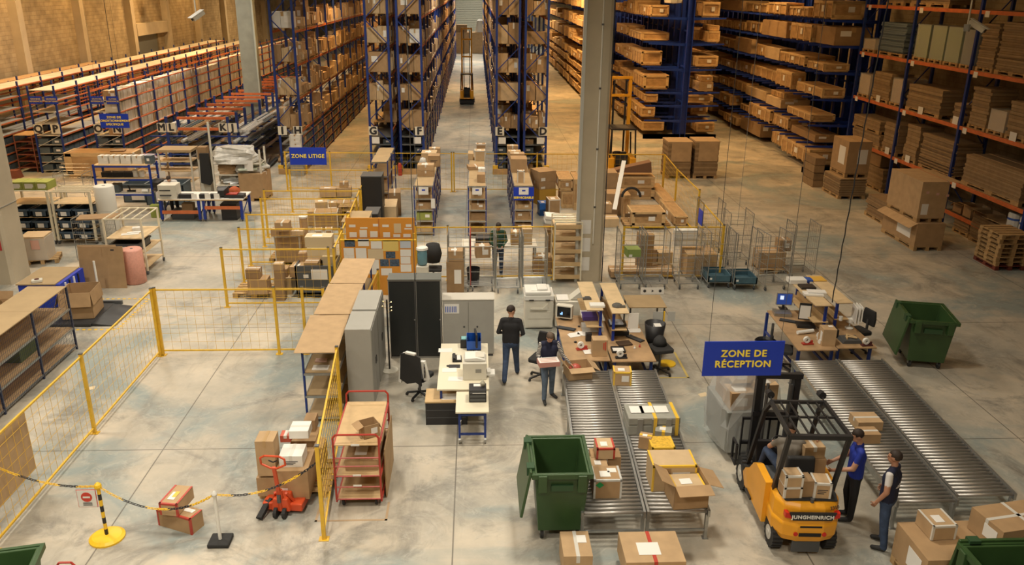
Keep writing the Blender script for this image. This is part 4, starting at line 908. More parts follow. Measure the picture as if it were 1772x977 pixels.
for xl,xr,yb,lb,rd in ((0,190,885,'first roll cage left, behind the black cabinets',False),(225,490,880,'roll cage with dark red post and a brown carton',True),(510,780,905,'empty roll cage in the middle of the left row',False),(810,1080,890,'roll cage directly left of the tall wooden trolley',False)):
    x,y,w=cagepos('C',xl,xr,yb); roll_cage(lb,x,y,w=max(.62,w),red_=rd)
for xl,xr,yb,lb in ((215,490,850,'first roll cage right of the column, green crate inside'),(520,795,850,'second roll cage right of the column'),(930,1200,850,'third roll cage right of the column holding a white canister')):
    x,y,w=cagepos('D',xl,xr,yb); roll_cage(lb,x,y,w=max(.66,w))
for xl,xr,yb,lb in ((240,480,850,'roll cage with a blue tray base, left one'),(500,735,870,'roll cage with a blue tray base, right one')):
    x,y,w=cagepos('E',xl,xr,yb); roll_cage(lb,x,y,w=max(.66,w),d=.95); 
    t=T('blue_tray','blue grey plastic tray dolly in the %s'%lb.split('base, ')[1].replace('one','roll cage'),'tray',(x,y-.08,.21)); w=max(.66,w)
    s=MB(); s.b(-w/2+.02,w/2-.02,-.42,.42,0,.02)
    for q in ((-w/2+.02,-w/2+.05,-.42,.42),(w/2-.05,w/2-.02,-.42,.42),(-w/2+.02,w/2-.02,-.42,-.39),(-w/2+.02,w/2-.02,.39,.42)): s.b(*q,0,.2)
    part('tray',s,mat('tray_blue',(.06,.13,.17),.5,var=.2,scale=5),t); part('label',MB().b(-w/2+.06,-w/2+.13,-.425,-.421,.08,.14),paper,t)
for (x,y,rz,lb) in ((WK('E',900,870).x,WK('E',900,870).y+.3,.15,'roll cage standing in front of the small parcel pallet'),(WK('E',1180,760).x,WK('E',1180,760).y+.3,0,'rightmost roll cage, sides leaning open'),(WK('E',420,560).x-.3,WK('E',420,560).y+1.0,0,'round-topped roll cage behind the fence end'),(WK('E',560,640).x,WK('E',560,640).y+.5,0,'second round-topped roll cage behind the blue trays')):
    roll_cage(lb,x,y,rz=rz)
p_=WK('E',920,700); pallet(p_.x,p_.y+.3,0,0,'pallet with a carton seen through the right roll cages',w=1.0,d=.8); box_thing('brown carton on the pallet seen through the right roll cages',p_+Vector((-.1,.35,0)),0,.85,.6,.5,.147,card[1],'x',tape_w); 
box_thing('carton with a white label above the right caged pallet',p_+Vector((.3,.35,0)),0,.38,.4,.35,.66,card[0],'y',tape_w,'F')
CT('brown carton with a blue item on top in the red-posted roll cage',"C",282,500,448,495,375,.4,.86,card[0],'y',tape_w,'FT')
CT('green plastic crate held in the first right roll cage',"D",320,460,480,455,365,.4,1.0,mat('green_crate',(.22,.30,.08),.5),name='plastic_crate',cat='crate',lab='f')
prop(CT('white-wrapped brown carton caged right of the green crate',"D",480,325,640,320,190,.5,.9,card[0],'x',film),'pale carton block under the white-wrapped caged carton'); prop(CT('white canister with print in the third right roll cage',"D",1045,330,1130,330,225,.25,.7,white,name='canister',cat='canister',lab='i'),'carton under the white canister')
CT('long brown carton low along the right yard fence',"D",120,700,880,695,630,.6,.05,card[0],'x',tape_w,lab='f'); CT('large crate box at the right behind the third roll cage',"D",1020,700,1380,700,420,.9,0.05,card[1]); CT('white foam slabs leaning behind the third cage',"D",880,320,1160,320,130,.25,.9,white,name='foam_slab',cat='foam')
CT('wide brown carton behind the second right roll cage',"D",560,530,670,525,370,.7,.2,card[1],lab=''); CT('pale carton behind the first right cage, near the fence',"D",690,530,860,525,400,.7,.2,card[3],'x',tape_w)
# shapes behind the left cages: packing desk with screen, boxes, grey bin, water fountain
k='B'
t=T('water_cooler','white water cooler with a blue bottle right of the orange board','water cooler',(WK(k,950,700,.3).x,21.95,0)); part('body',MB().b(-.17,.17,-.16,.16,0,1.0),offw,t,bev=.02); part('bottle',MB().lathe([(.08,1.0),(.14,1.05),(.14,1.35),(.13,1.37),(.14,1.4),(.14,1.44),(.05,1.47)],14),mat('water_blue',(.12,.28,.35),.15,alpha=.85),t,smooth=True); part('cap_cloth',MB().lathe([(.17,1.46),(.16,1.52),(0,1.54)],10),white,t)
t=T('office_chair','black office chair back seen behind the water cooler','chair',(WK(k,1070,640,0).x,23.0,0)); part('backrest',MB().lathe([(0,-.3),(.2,-.25),(.26,0),(.2,.28),(0,.34)],12,c=(0,0,1.0)),blk2,t,smooth=True); part('seat',MB().b(-.25,.25,-.25,.2,.5,.58),blk2,t,bev=.03); part('stem',MB().cyl((0,0,0),(0,0,.5),.03,8),dsteel,t)
t=T('packing_table','pale table behind the left roll cages with boxes on it','table',(.55,24.4,0)); part('tabletop',MB().b(-1.0,1.3,-.4,.4,.86,.9),offw,t)
for x in (-.95,1.25):
    for y in (-.35,.35): part('leg',MB().b(x-.03,x+.03,y-.03,y+.03,0,.86),grey_st,t)
one('black_machine',MB().b(-.38,.38,-.25,.25,0,.22),blk,'black flat machine on the pale table behind the roll cages','machine',(.35,24.35,.905),bev=.02)
top('brown carton behind the cages, left on pale table',1.2,24.3,.3,.4,.4,z=.905,mm=0); top('pale carton behind the cages, right on pale table',1.55,24.35,.3,.45,.5,z=.905,mm=3,tp=None,lab=''); top('low brown carton stack under the pale table right end',2.05,24.2,.6,.5,.55,z=0.0,mm=2)
top('brown box on the stack beside the water cooler',-.62,22.6,.45,.4,.3,z=.95,mm=0); top('carton column beside the water cooler',-.62,22.6,.5,.45,.94,z=0.0,mm=2,tp=None,lab='F')
t=T('waste_bin','black round waste bin on the floor behind the first cages','bin',(-.1,23.0,0)); part('shell',MB().lathe([(.16,0),(.2,.55),(.19,.55),(.15,.02)],14),blk,t)
# tall wooden trolley left of column
t=T('shelf_trolley','tall cream trolley with slatted top and wooden shelves left of the column','trolley',(WK('C',1310,790).x,WK('C',1310,790).y+.55,0)); w=.8
for x in (-w/2,w/2):
    for y in (-.5,.5): part('post',MB().b(x-.02,x+.02,y-.02,y+.02,.1,1.9),cream,t)
for z in (.15,.55,.95,1.35,1.7): part('shelf',MB().b(-w/2,w/2,-.5,.5,z,z+.03),ply_l,t); part('shelf_lip',MB().b(-w/2,w/2,-.51,-.49,z,z+.12),ply,t)
for i in range(6): part('top_slat',MB().b(-w/2,w/2,-.5+i*.19,-.46+i*.19,1.88,1.91),cream,t)
# ---- orange notice board with its papers
t=T('notice_board','large orange two-tier board covered with papers and photos','notice board',(-2.7,21.95,0)); og=mat('board_orange',(.68,.29,.035),.6)
part('rear_panel',MB().b(-.93,.98,.22,.26,1.0,2.3),og,t); part('front_panel',MB().b(-1.05,1.0,0,.04,.1,1.72),og,t); part('frame_rail',MB().b(-1.07,1.02,-.01,.05,1.70,1.74),yel,t); part('panel_seam',MB().b(-.02,-.005,.214,.22,1.74,2.3),orange,t)
k='B'; X0,Z0=-2.7,0
def sheet_on(plane,x0,y0,x1,y1,m,lb=None):
    Yp=21.95+(0.22 if plane else 0)-.006
    def pz(x,y): d=_ray(*pk('B',x,y)); u=Yp/d.y; return d.x*u+2.7, CAM_H+d.z*u
    ax,az=pz(x0,y0); bx_,bz=pz(x1,y1)
    return part('photo' if lb else 'paper_sheet',MB().b(ax,bx_,Yp-21.95-.004,Yp-21.95,bz,az),m,t,label=lb)
ph=mat('photo_blue',(.07,.11,.17),.3,var=.6,scale=20); pst=mat('buff_paper',(.62,.5,.32),.7); pyl=mat('yellow_sheet',(.72,.55,.16),.7)
for x0,y0,x1,y1,m in ((90,120,165,150,paper),(360,112,420,140,paper),(465,120,540,148,paper),(730,115,795,145,paper),(215,150,300,165,paper),(95,205,180,262,paper),(208,180,296,262,paper),(328,195,415,262,paper),(475,205,555,262,paper),(595,108,680,215,pst),(590,228,670,262,paper),(702,225,787,262,paper),(715,158,800,175,paper)): sheet_on(1,x0,y0,x1,y1,m)
for x0,y0,x1,y1,m,l in ((38,292,160,368,ph,'dark photo of a vehicle'),(190,282,318,362,paper,None),(335,305,462,390,paper,None),(470,298,650,415,pyl,None),(665,300,788,385,mat('pale_blue_sheet',(.5,.55,.62),.6),None),(28,385,150,468,paper,None),(35,470,155,545,paper,None),(42,550,162,690,pst,None),(165,385,298,625,paper,None),(300,395,480,510,pst,None),(315,515,435,680,paper,None),(505,425,615,500,ph,'dark blue photo'),(440,510,542,588,ph,'blue product photo'),(548,510,660,588,ph,'second blue product photo'),(452,612,578,690,paper,None),(668,400,790,475,paper,None),(672,480,785,560,paper,None),(672,568,795,650,paper,None)): sheet_on(0,x0,y0,x1,y1,m,l)
for x in (-1.0,.95): part('stand_leg',MB().b(x-.03,x+.03,.05,.09,0,1.9),yel,t)
# ---- hanging blue zone signs with suspension wires
def zsign(label,lines,px,size,d_pix,z,w,h,tsz,rz=0,tilt=0):
    p=W(px[0],px[1],z); t=T('zone_sign',label,'sign',p.to_tuple(),rz,'blue hanging zone signs'); 
    part('panel',MB().b(-w/2,w/2,-.01,.01,-h/2,h/2),signb,t); text(lines,tsz,signy,t,(0,-.016,0),bold=tsz*.03)
    for sx in (-1,1): part('suspension_wire',MB().cyl((sx*w*.45,0,h/2),(sx*w*.45,0,12.5-z),.004,4),dsteel,t)
    return t
zsign('large blue sign lettered ZONE DE RECEPTION hanging above the forklift','ZONE DE\nRÉCEPTION',(1286,620),0,0,3.2,1.2,.56,.15)
zsign('blue sign lettered ZONE LITIGE hanging over the parcel pens','ZONE LITIGE',(533,270),0,0,3.0,1.2,.58,.17)
zsign('blue sign with three lines over the shelving lettered O and N','ZONE DE\nCONDITIONNEMENT\nSPÉCIFIQUE',(198,209),0,0,2.8,1.2,.6,.13)
# ================================================================== roller conveyors
def conveyor(label,x0f,x0b,w,yf,yb,h,group='roller conveyors'):
    "lane from front yf to back yb; left edge x0f..x0b"
    t=T('roller_conveyor',label,'conveyor',(x0f,yf,0),0,group); L=yb-yf; sl=(x0b-x0f)/L
    sh=lambda y:sl*y
    for u in (0,w): part('side_rail',MB().prism([(sh(0)+u-.02,0),(sh(0)+u+.02,0),(sh(L)+u+.02,L),(sh(L)+u-.02,L)],2,h-.11,h+.01),grey_st,t)
    s=MB().cyl((0,0,0),(w-.05,0,0),.028,10); rm=s.mesh('roller',steel); rm.polygons.foreach_set('use_smooth',[len(p.vertices)==4 for p in rm.polygons])
    n=int(L/.105)
    for i in range(n): y=.05+i*(L-.1)/(n-1); o=link('roller',rm,t,(sh(y)+.025,y,h-.03))
    k=4
    for i in range(k):
        y=.08+i*(L-.16)/(k-1)
        for u in (0.01,w-.01): part('leg',MB().b(sh(y)+u-.025,sh(y)+u+.025,y-.03,y+.03,0,h-.1).b(sh(y)+u-.05,sh(y)+u+.05,y-.05,y+.05,0,.01),grey_st,t)
        part('leg_brace',MB().b(sh(y),sh(y)+w,y-.015,y+.015,.14,.18),grey_st,t)
    return t
HC=.56
A_=W(1008,888,HC); B_=W(1117,890,HC); C_=W(975,642,HC); D_=W(1050,632,HC); E_=W(1228,885,HC); F_=W(1133,632,HC)
yb1=16.08; yf1=A_.y
def xat(a,b,y): return a.x+(b.x-a.x)*(y-a.y)/(b.y-a.y)
conveyor('centre-left roller conveyor with four small parcels on it',xat(A_,C_,yf1),xat(A_,C_,yb1),xat(B_,D_,yf1)-xat(A_,C_,yf1),yf1,yb1,HC)
conveyor('centre-right roller conveyor carrying grey case, yellow taped parcels and open carton',xat(B_,D_,yf1)+.06,xat(B_,D_,yb1)+.06,xat(E_,F_,yf1)-xat(B_,D_,yf1)-.06,yf1,yb1,HC)
G_=W(1650,866,HC); H_=W(1355,612,HC); I_=W(1662,868,HC); J_=W(1440,612,HC); K_=W(1757,850,HC); L_=W(1508,606,HC)
yb2=16.5; yf2=11.1
conveyor('right-hand pair of roller conveyors, lane nearer the forklift',xat(I_,J_,yf2)-1.02,xat(I_,J_,yb2)-1.02,1.0,yf2,yb2,HC)
conveyor('right-hand pair of roller conveyors, empty outer lane',xat(I_,J_,yf2+.15)+.04,xat(I_,J_,yb2)+.04,1.0,yf2+.15,yb2,HC)
# parcels on them
z=HC+.005; k='N7'
CT('taped brown carton with green diamond, front of the centre-left conveyor',k,515,572,685,572,460,.42,z,card[0],'e',film,lab='Tt'); 
CT('brown carton with white paper behind the green-diamond one',k,505,460,608,455,385,.35,z,card[1],lab='T')
CT('brown carton in the second row on the centre-left conveyor',k,505,400,685,392,325,.3,z,card[0],'y'); CT('white parcel with purple tape topping the centre-left stack',k,540,335,650,330,270,.35,z+.25,card[3],'e',tape_r,lab='T')
p_=WK(k,552,490,z+.2); o=one('green_sticker',MB().add([(-.07,0,0),(0,0,-.06),(.07,0,0),(0,0,.06)],[(0,1,2,3)]),mat('green_sticker',(.01,.30,.08),.5),'green diamond sticker on the foremost centre-left carton','sticker',(WK(k,552,572,z).x,WK(k,600,572,z).y-.006,z+.26))
t=T('equipment_case','long grey plastic transit case with yellow tape on the conveyor','case',(WK(k,885,185,z).x,WK(k,885,185,z).y+.28,z)); w=WK(k,1040,180,z).x-WK(k,725,185,z).x; hw=w/2
part('base_shell',MB().b(-hw,hw,-.28,.28,0,.2),mat('case_grey',(.30,.30,.26),.5,var=.1),t,bev=.02); part('lid_shell',MB().b(-hw,hw,-.28,.28,.21,.36),mat('case_grey',(0,0,0)),t,bev=.02)
for x in (-hw*.55,0,hw*.55): part('rib',MB().b(x-.05,x+.05,-.3,.3,0,.34),lockd,t)
for x in (-.02,hw*.8): part('tape',MB().b(x,x+.06,-.31,.31,0,.37),tape_y,t)
for x in (-hw*.85,-hw*.45,0.05): part('shipping_label',MB().b(x,x+.25,-.1,.16,.372,.376),paper,t)
CT('small brown carton with yellow tape, tilted before the grey case',k,790,265,865,278,195,.2,z,card[0],'x',tape_y,lab='T'); CT('grey film-wrapped parcel with papers beside it',k,890,215,990,228,160,.28,z,mat('case_grey',(0,0,0)),'y',tape_y,lab='T')
CT('parcel wholly wrapped in yellow printed tape',k,875,330,1015,325,265,.4,z,mat('yellow_wrap',(.70,.43,.05),.4,var=.35,scale=25),'e',tape_y)
CT('wide white-fronted carton with yellow taped lid behind the open one',k,880,535,1140,520,380,.5,z,card[3],'e',tape_y,lab='F')
t=CT('open brown carton holding a taped box, front of the centre-right conveyor',k,1005,643,1215,630,500,.52,z,card[0],None,None,lab='',op='FBLR',ang=(-8,-10,30,-18))
p_=t.location; box_thing('clear-taped carton with a red-marked paper inside the open carton',Vector((p_.x,p_.y+.02,0)),t.rotation_euler.z,.5,.38,.33,p_.z+.02,card[3],'e',tape_y,'T')
k='N6'
CT('cube carton with yellow and white tape, rear of the centre-right conveyor',k,655,712,768,715,630,.33,z,card[1],'e',tape_y,lab='TF')
CT('open brown carton with red packing inside, rear of the centre-left conveyor',k,375,685,525,672,610,.42,z,card[1],op='FBLR',ang=(-5,-60,50,-30)); p_=WK(k,420,650,z); one('packing_bag',MB().lathe([(0,0),(.12,.03),(.14,.1),(.06,.17),(0,.18)],9),mat('red_film',(.55,.12,.09),.4),'crumpled red film inside the rear open carton','packaging',(p_.x,p_.y+.2,z+.02),smooth=True)
k='R3'
CT('long white-taped carton on the right conveyor, rear of two',k,75,215,218,215,165,.4,z,card[1],'x',tape_w); CT('short white-taped carton on the right conveyor, front of two',k,92,288,205,288,235,.3,z,card[0],'x',tape_w)
# foreground cartons on pallets below the conveyors
k='N7'
pl=W(1150,975,.14); t=T('flat_pallet','light wooden pallet deck peeking out under the big worn carton','pallet',(3.05,9.0,0)); 
for i in range(7): part('deck_board',MB().b(-1.1,1.35,-.55+i*.17,-.43+i*.17,.12,.145),ply,t)
for x in (-1.0,.05,1.2): part('stringer',MB().b(x,x+.1,-.55,.6,0,.12),wood,t)
CT('big worn brown carton with a white sheet on its top, bottom centre',k,705,1080,1070,1080,960,.72,.15,card[1],'y',tape_r,lab='T'); CT('brown carton with dashed white tape, bottom edge left of the big one',k,328,1060,505,1060,925,.6,.0,card[1],'y',tape_w,lab='t')
# bottom right cartons
def slab(label,pxs,z0,z1,m,**kw):
    a,b,c=[W(*p,z1) for p in pxs]; rz=math.atan2(b.y-a.y,b.x-a.x); w=(b-a).length; d=(c-b).length; cc=(a+c)/2
    return box_thing(label,cc,rz,w,d,z1-z0,z0,m,**kw)
BLc=W(1553,903,.72); FLc=W(1606,969,.72); dv=(FLc-BLc).normalized(); ax_=Vector((-dv.y,dv.x,0)); FR=BLc+ax_*2.1; rz_=math.atan2(ax_.y,ax_.x); cc_=BLc+ax_*1.05+dv*.45
box_thing('largest brown carton on a pallet at the bottom right, a vest-clad man beside it',cc_,rz_,2.1,.9,.57,.15,card[0],None,None,'L'); pallet(cc_.x,cc_.y,0,rz_,'pallet under the largest bottom-right carton',w=2.1,d=.9)
slab('brown carton with white cross tape at the right edge',((1722,921),(1830,905),(1800,862)),.73,1.1,card[0],tape='yx',tm=tape_w,lab='L')
slab('small taped carton with a pink label sitting on the largest one',((1613,911),(1655,909),(1632,879)),.73,.97,card[1],tape='e',tm=tape_w,lab='T')
# ================================================================== wheeled green bins
def bin4(label,x,y,rz,w=1.0,d=1.25,h=1.15,lid=1,group='green four-wheeled waste bins'):
    t=T('waste_bin',label,'bin',(x,y,0),rz,group); b=.82
    def ring(z,s,i=0): hw=w/2*s-i; hd=d/2*s-i; return [(-hw,-hd,z),(hw,-hd,z),(hw,hd,z),(-hw,hd,z)]
    s=MB(); v=ring(.18,b)+ring(h,1)+ring(h,1,.04)+ring(.22,b,.04)
    f=[(0,3,2,1)]+[(j,(j+1)%4,4+(j+1)%4,4+j) for j in range(4)]+[(4+j,4+(j+1)%4,8+(j+1)%4,8+j) for j in range(4)]+[(8+j,8+(j+1)%4,12+(j+1)%4,12+j) for j in range(4)]+[(12,13,14,15)]
    s.add(v,f); part('tub',s,green,t,bev=.012)
    s=MB(); 
    for q in ((-w/2-.05,w/2+.05,-d/2-.05,-d/2),(-w/2-.05,w/2+.05,d/2,d/2+.05),(-w/2-.05,-w/2,-d/2,d/2),(w/2,w/2+.05,-d/2,d/2)): s.b(*q,h-.07,h+.01)
    part('rim',s,green,t)
    for x_ in (-w*.36,w*.36): part('rib',MB().prism([(-d/2-.08,h-.3),(-d/2+.02,h-.3),(-d/2+.02,h),(-d/2-.08,h)],0,x_-.07,x_+.07),green,t,bev=.01)
    part('comb_lift',MB().b(-w*.2,w*.2,-d/2-.03,-d/2+.04,h-.3,h-.2),green_d,t)
    a=math.radians(8); dx=-lid
    s=MB(); s.prism([(-d/2-.02,0),(d/2+.02,0),(d/2+.02,.045),(-d/2-.02,.045)],0,0,w*.98)
    hg=part('lid',s,green,t,bev=.01); hg.location=(-w/2-.08,0,h+.05); hg.rotation_euler=(0,math.radians(100 if lid>0 else -100),0)
    for y_ in (-d*.3,d*.3): part('lid_rib',MB().b(.1,w*.85,y_-.02,y_+.02,.045,.06),green,hg)
    for y_ in (-d*.35,d*.35): part('hinge',MB().b(-w/2-.12,-w/2,y_-.08,y_+.08,h-.08,h+.06),green_d,t)
    for sx in (-1,1):
        for sy in (-1,1):
            c=part('castor',MB().cyl((sx*w*.33-.025,sy*d*.33,.09),(sx*w*.33+.025,sy*d*.33,.09),.09,14),blk2,t); part('castor_fork',MB().b(sx*w*.33-.04,sx*w*.33+.04,sy*d*.33-.03,sy*d*.33+.05,.09,.2),grey_st,c)
    return t
a=W(935,932); b=W(994,928); bin4('green wheeled bin with open lid standing left of the centre conveyors',(a.x+b.x)/2+.03,a.y+.42,.0,w=.86,d=1.1,h=1.3)
one('rubbish',MB().b(-.14,.14,-.1,.1,0,.12),mat('brick_red_box',(.30,.05,.03),.6),'dark red carton at the bottom of the nearer green bin','rubbish',((a.x+b.x)/2-.12,a.y+.3,.225),.4); one('rubbish',MB().lathe([(0,0),(.16,.04),(.12,.16),(0,.2)],8),dgrey,'crumpled grey bag inside the nearer green bin','rubbish',((a.x+b.x)/2+.18,a.y+.45,.225),smooth=True)
a=W(1588,637); b=W(1627,640); bin4('green wheeled bin standing alone on the right floor, carton inside',(a.x+b.x)/2,a.y+.45,-.22,w=.98,d=1.2,h=1.25)
one('rubbish_carton',MB().b(-.25,.25,-.2,.2,0,.5).add([(-.25,-.2,.5),(.25,-.2,.5),(.25,.0,.68),(-.25,.0,.68)],[(0,1,2,3)]),card[0],'flat brown carton sticking up inside the lone green bin','rubbish',((a.x+b.x)/2+.05,a.y+.3,.225),.4)
bin4('green bin cut off by the bottom right corner, lid half visible',7.28,8.72,-PI/2,w=.9,d=1.2,h=1.2,lid=1)
bin4('green bin barely showing in the bottom left corner',W(30,975,1.2).x-.25,W(30,975,1.2).y-.35,.2,h=1.2)
t=T('trolley_handle','red tubular trolley handle at the bottom edge by the left corner','trolley',(W(113,975,.95).x,W(113,975,.95).y,0)); part('handle',MB().tube([(-.13,0,0),(-.13,0,.9),(-.08,0,.97),(.08,0,.97),(.13,0,.9),(.13,0,0)],.016,7),red,t)
# ================================================================== chain barrier, parcels, pallet with truck
p=W(186,930); t=T('barrier_post','black and yellow striped chain post on a round yellow foot','post',p.to_tuple())
part('foot',MB().lathe([(.27,0),(.27,.03),(.22,.06),(.05,.075),(0,.075)],24),yelp,t,smooth=False)
H0=.93
for i in range(8): part('stripe',MB().cyl((0,0,.07+i*H0/8.6),(0,0,.07+(i+1)*H0/8.6),.028,10),yelp if i%2 else blk,t)
part('chain_head',MB().lathe([(.05,0),(.06,.03),(.05,.07),(.02,.1)],10,c=(0,0,H0)),yelp,t); ph_=p+Vector((0,0,H0+.04))
o=T('warning_sign','small white no-entry sign hanging on the striped post','sign',(p.x-.18,p.y-.04,.62)); part('panel',MB().b(-.14,.14,-.004,.004,0,.30),white,o); part('border',MB().b(-.15,.15,.0041,.008,-.01,.31),ink_r,o)
part('no_entry_disc',MB().cyl((0,-.005,.18),(0,-.009,.18),.085,20),ink_r,o); part('no_entry_bar',MB().b(-.055,.055,-.0125,-.0095,.165,.195),white,o)
for i in range(3): part('printed_line',MB().b(-.07,.07,-.008,-.0045,.03+i*.02,.038+i*.02),ink,o)
q=W(382,938); t=T('barrier_post','white chain post on a square black rubber foot','post',q.to_tuple()); part('foot',MB().prism([(-.17,-.16),(.17,-.16),(.17,.16),(-.17,.16)],2,0,.07),blk2,t,bev=.02)
part('pole',MB().cyl((0,0,.07),(0,0,.88),.028,10),white,t); part('knob',MB().lathe([(.0,.86),(.045,.88),(.05,.92),(.0,.97)],12),white,t,smooth=True); qh=q+Vector((0,0,.9))
fp=Vector((-2.5,11.3,1.35))
def chain(name,label,a,b,sag,segs):
    t=T(name,label,'chain',a.to_tuple()); L=(b-a).length; n=int(L/.045); pts=[]
    for i in range(n+1): u=i/n; v=a.lerp(b,u); v.z-=sag*4*u*(1-u); pts.append(v-a)
    for j in range(segs):
        s=MB()
        for i in range(int(n*j/segs),int(n*(j+1)/segs)):
            p_,q_=pts[i],pts[i+1]; d=(q_-p_); m=(p_+q_)/2; u=d.normalized(); w_=u.cross(Vector((0,0,1))).normalized() if i%2 else u.cross(u.cross(Vector((0,0,1)))).normalized()
            c=[p_-u*.01+w_*.012,m+w_*.017,q_+u*.01+w_*.012,q_+u*.01-w_*.012,m-w_*.017,p_-u*.01-w_*.012]; s.tube(c,.0065,4,closed=True)
        part('chain_links',s,blk if j%2 else yelp,t,kind='stuff')
    return t
chain('barrier_chain','yellow and black plastic chain from the left fence to the striped post',Vector((W(0,810,1.1).x,W(0,810,1.1).y,1.1)),ph_,.12,5)
chain('barrier_chain','yellow and black plastic chain sagging from striped post to white post',ph_,qh,.35,5)
chain('barrier_chain','yellow and black plastic chain from the white post up to the slanting fence',qh,fp,.22,6)
k='N2'
a=WK(k,965,735); b=WK(k,1160,785); rz=math.atan2(b.y-a.y,b.x-a.x)
slab('lower red-edged brown carton standing alone on the open floor',(pk(k,955,640),pk(k,1160,700),pk(k,1232,640)),0,.30,card[0],tape='e',tm=tape_r,lab='t')
slab('upper red-edged parcel with orange label, on the lone carton',(pk(k,995,600),pk(k,1105,610),pk(k,1150,497)),.31,.53,card[1],tape='e',tm=tape_r,lab='To')
# carton pallet
k='N3'
a=WK(k,445,670); b=WK(k,735,690); pcx=(a.x+b.x)/2
t=T('pallet','wooden pallet under the group of cartons by the slanting fence','pallet',(pcx+.05,a.y+.55,0))
for i in range(6): part('deck_board',MB().b(-.62,.62,-.5+i*.18,-.38+i*.18,.12,.145),wood,t)
for x in (-.55,0,.5): part('stringer',MB().b(x-.05,x+.05,-.5,.5,0,.12),crate_w,t)
y0=a.y+.08; z=.15
def PX(label,x0,x1,ytop_px,xpx,y,dep,z,m,**kw):
    """front face at world y between pixel columns"""
    pass
def onp(label,xl,xr,yb,yt,dep,z,m,tape=None,tm=None,lab=''): return CT(label,k,xl,yb,xr,yb,yt,dep,z,m,tape,tm,lab)
onp('tall brown carton at the left of the carton pallet',385,500,520,300,.35,.55,card[1],'y',tape_b,'')
onp('large brown carton with a label low at the front of the pallet',505,705,665,485,.75,z,card[0],None,None,'f')
onp('white carton with orange hazard print low behind the pallet truck',400,480,640,545,.3,z,white,None,None,'')
onp('brown carton low behind the pallet truck handle',385,500,645,530,.3,z,card[0])
onp('white printed carton with red stamp on the pallet front',520,665,472,395,.4,.68,white,'y',tape_w,'i')
onp('white lidded carton with blue print topping the pallet rear',580,700,285,238,.35,1.0,white,'x',tape_w,'')
onp('red and white small parcel between the white cartons',525,590,308,268,.2,.85,mat('red_white',(.5,.10,.06),.5),'y',tape_w,'')
onp('brown carton beneath the blue-printed one',590,745,345,300,.5,.6,card[0],None,None,'T')
onp('narrow brown carton standing at the back of the pallet',675,745,240,172,.3,.75,card[2])
onp('brown carton leaning at the right rear of the pallet',740,800,470,340,.35,.3,card[2])
# pallet truck
p=WK(k,520,800); t=T('pallet_truck','orange red hand pallet truck with a loop handle, pushed under the pallet','pallet truck',(p.x,p.y+.1,0),-.12)
part('hydraulic_body',MB().prism([(-.16,.1),(.16,.1),(.12,.34),(-.12,.34)],1,.02,.30),jackr,t,bev=.02); part('pump',MB().cyl((0,.05,.12),(0,.05,.5),.05,12),jackr,t); part('pump_cap',MB().cyl((0,.0,.3),(0,.0,.44),.035,10),dsteel,t)
for sx in (-1,1):
    part('fork',MB().prism([(.2,.04),(1.2,.05),(1.2,.10),(.2,.2)],0,sx*.25-.08,sx*.25+.08),jackr,t,bev=.01)
    part('steer_wheel',MB().cyl((sx*.075-.028,.0,.09),(sx*.075+.028,.0,.09),.09,14),blk2,t); part('strut',MB().bar((sx*.2,.25,.1),(sx*.09,.1,.42),.05,.04),jackr,t); part('fork_shoulder',MB().prism([(sx*.1,.1),(sx*.34,.1),(sx*.34,.3),(sx*.1,.3)],2,.06,.2),jackr,t,bev=.02)
part('handle_shaft',MB().bar((0,.03,.4),(0,-.08,1.02),.055,.045),jackr,t); part('handle_loop',MB().tube([(-.05,-.08,1.0),(-.2,-.09,1.08),(-.2,-.11,1.2),(-.12,-.12,1.25),(.12,-.12,1.25),(.2,-.11,1.2),(.2,-.09,1.08),(.05,-.08,1.0)],.018,8,closed=True),jackr,t)
part('release_lever',MB().tube([(-.07,-.1,1.16),(0,-.09,1.12),(.07,-.1,1.16)],.012,6),blk,t)
s=MB(); c1,c2=WK(k,395,800),WK(k,455,700,.1); s.bar(c1+Vector((0,0,.05)),c2+Vector((0,0,.08)),.09,.07); s.bar(c1+Vector((-.03,0,.05)),c2+Vector((.04,.02,.12)),.05,.04); one('strap_bundle',s,blk2,'black strap bundle lying left of the pallet truck wheels','strap')
# ================================================================== red shelf trolley
p0=WK(k,905,720); p1=WK(k,1140,715); w=p1.x-p0.x+.12; t=T('shelf_trolley','red tube-framed trolley with four plywood shelves beside the slanting fence','trolley',((p0.x+p1.x)/2,p0.y,0)); D_t=1.55; hw=w/2
for y,hh in ((0,1.42),(D_t,1.42)):
    part('end_frame',MB().tube([(-hw,y,.18),(-hw,y,hh-.06),(-hw+.05,y,hh),(hw-.05,y,hh),(hw,y,hh-.06),(hw,y,.18)],.018,8),red,t)
    for z in (.18,.42,.63,.82,.98): part('end_rail',MB().cyl((-hw,y,z),(hw,y,z),.013,7),red,t)
for z,lb in ((.16,None),(.62,None),(1.2,None)): part('shelf',MB().b(-hw+.02,hw-.02,.02,D_t-.02,z,z+.02),ply,t)
part('shelf',MB().b(-hw+.02,hw-.02,.6,D_t-.02,.92,.94),ply,t)
for z in (.14,.6,1.18):
    for x in (-hw,hw): part('side_rail',MB().bar((x,0,z),(x,D_t,z),.03,.03),red,t)
for x in (-hw+.1,hw-.1):
    for y in (.12,D_t-.12): c=part('castor',MB().cyl((x-.02,y,.085),(x+.02,y,.085),.085,14),blk2,t); part('castor_hub',MB().cyl((x-.024,y,.085),(x+.024,y,.085),.04,10),red,c)
for z in (.64,1.22,.44): part('location_tag',MB().b(-.08,.06,-.022,-.018,z,z+.035),paper,t)
tx,ty=t.location.x,t.location.y
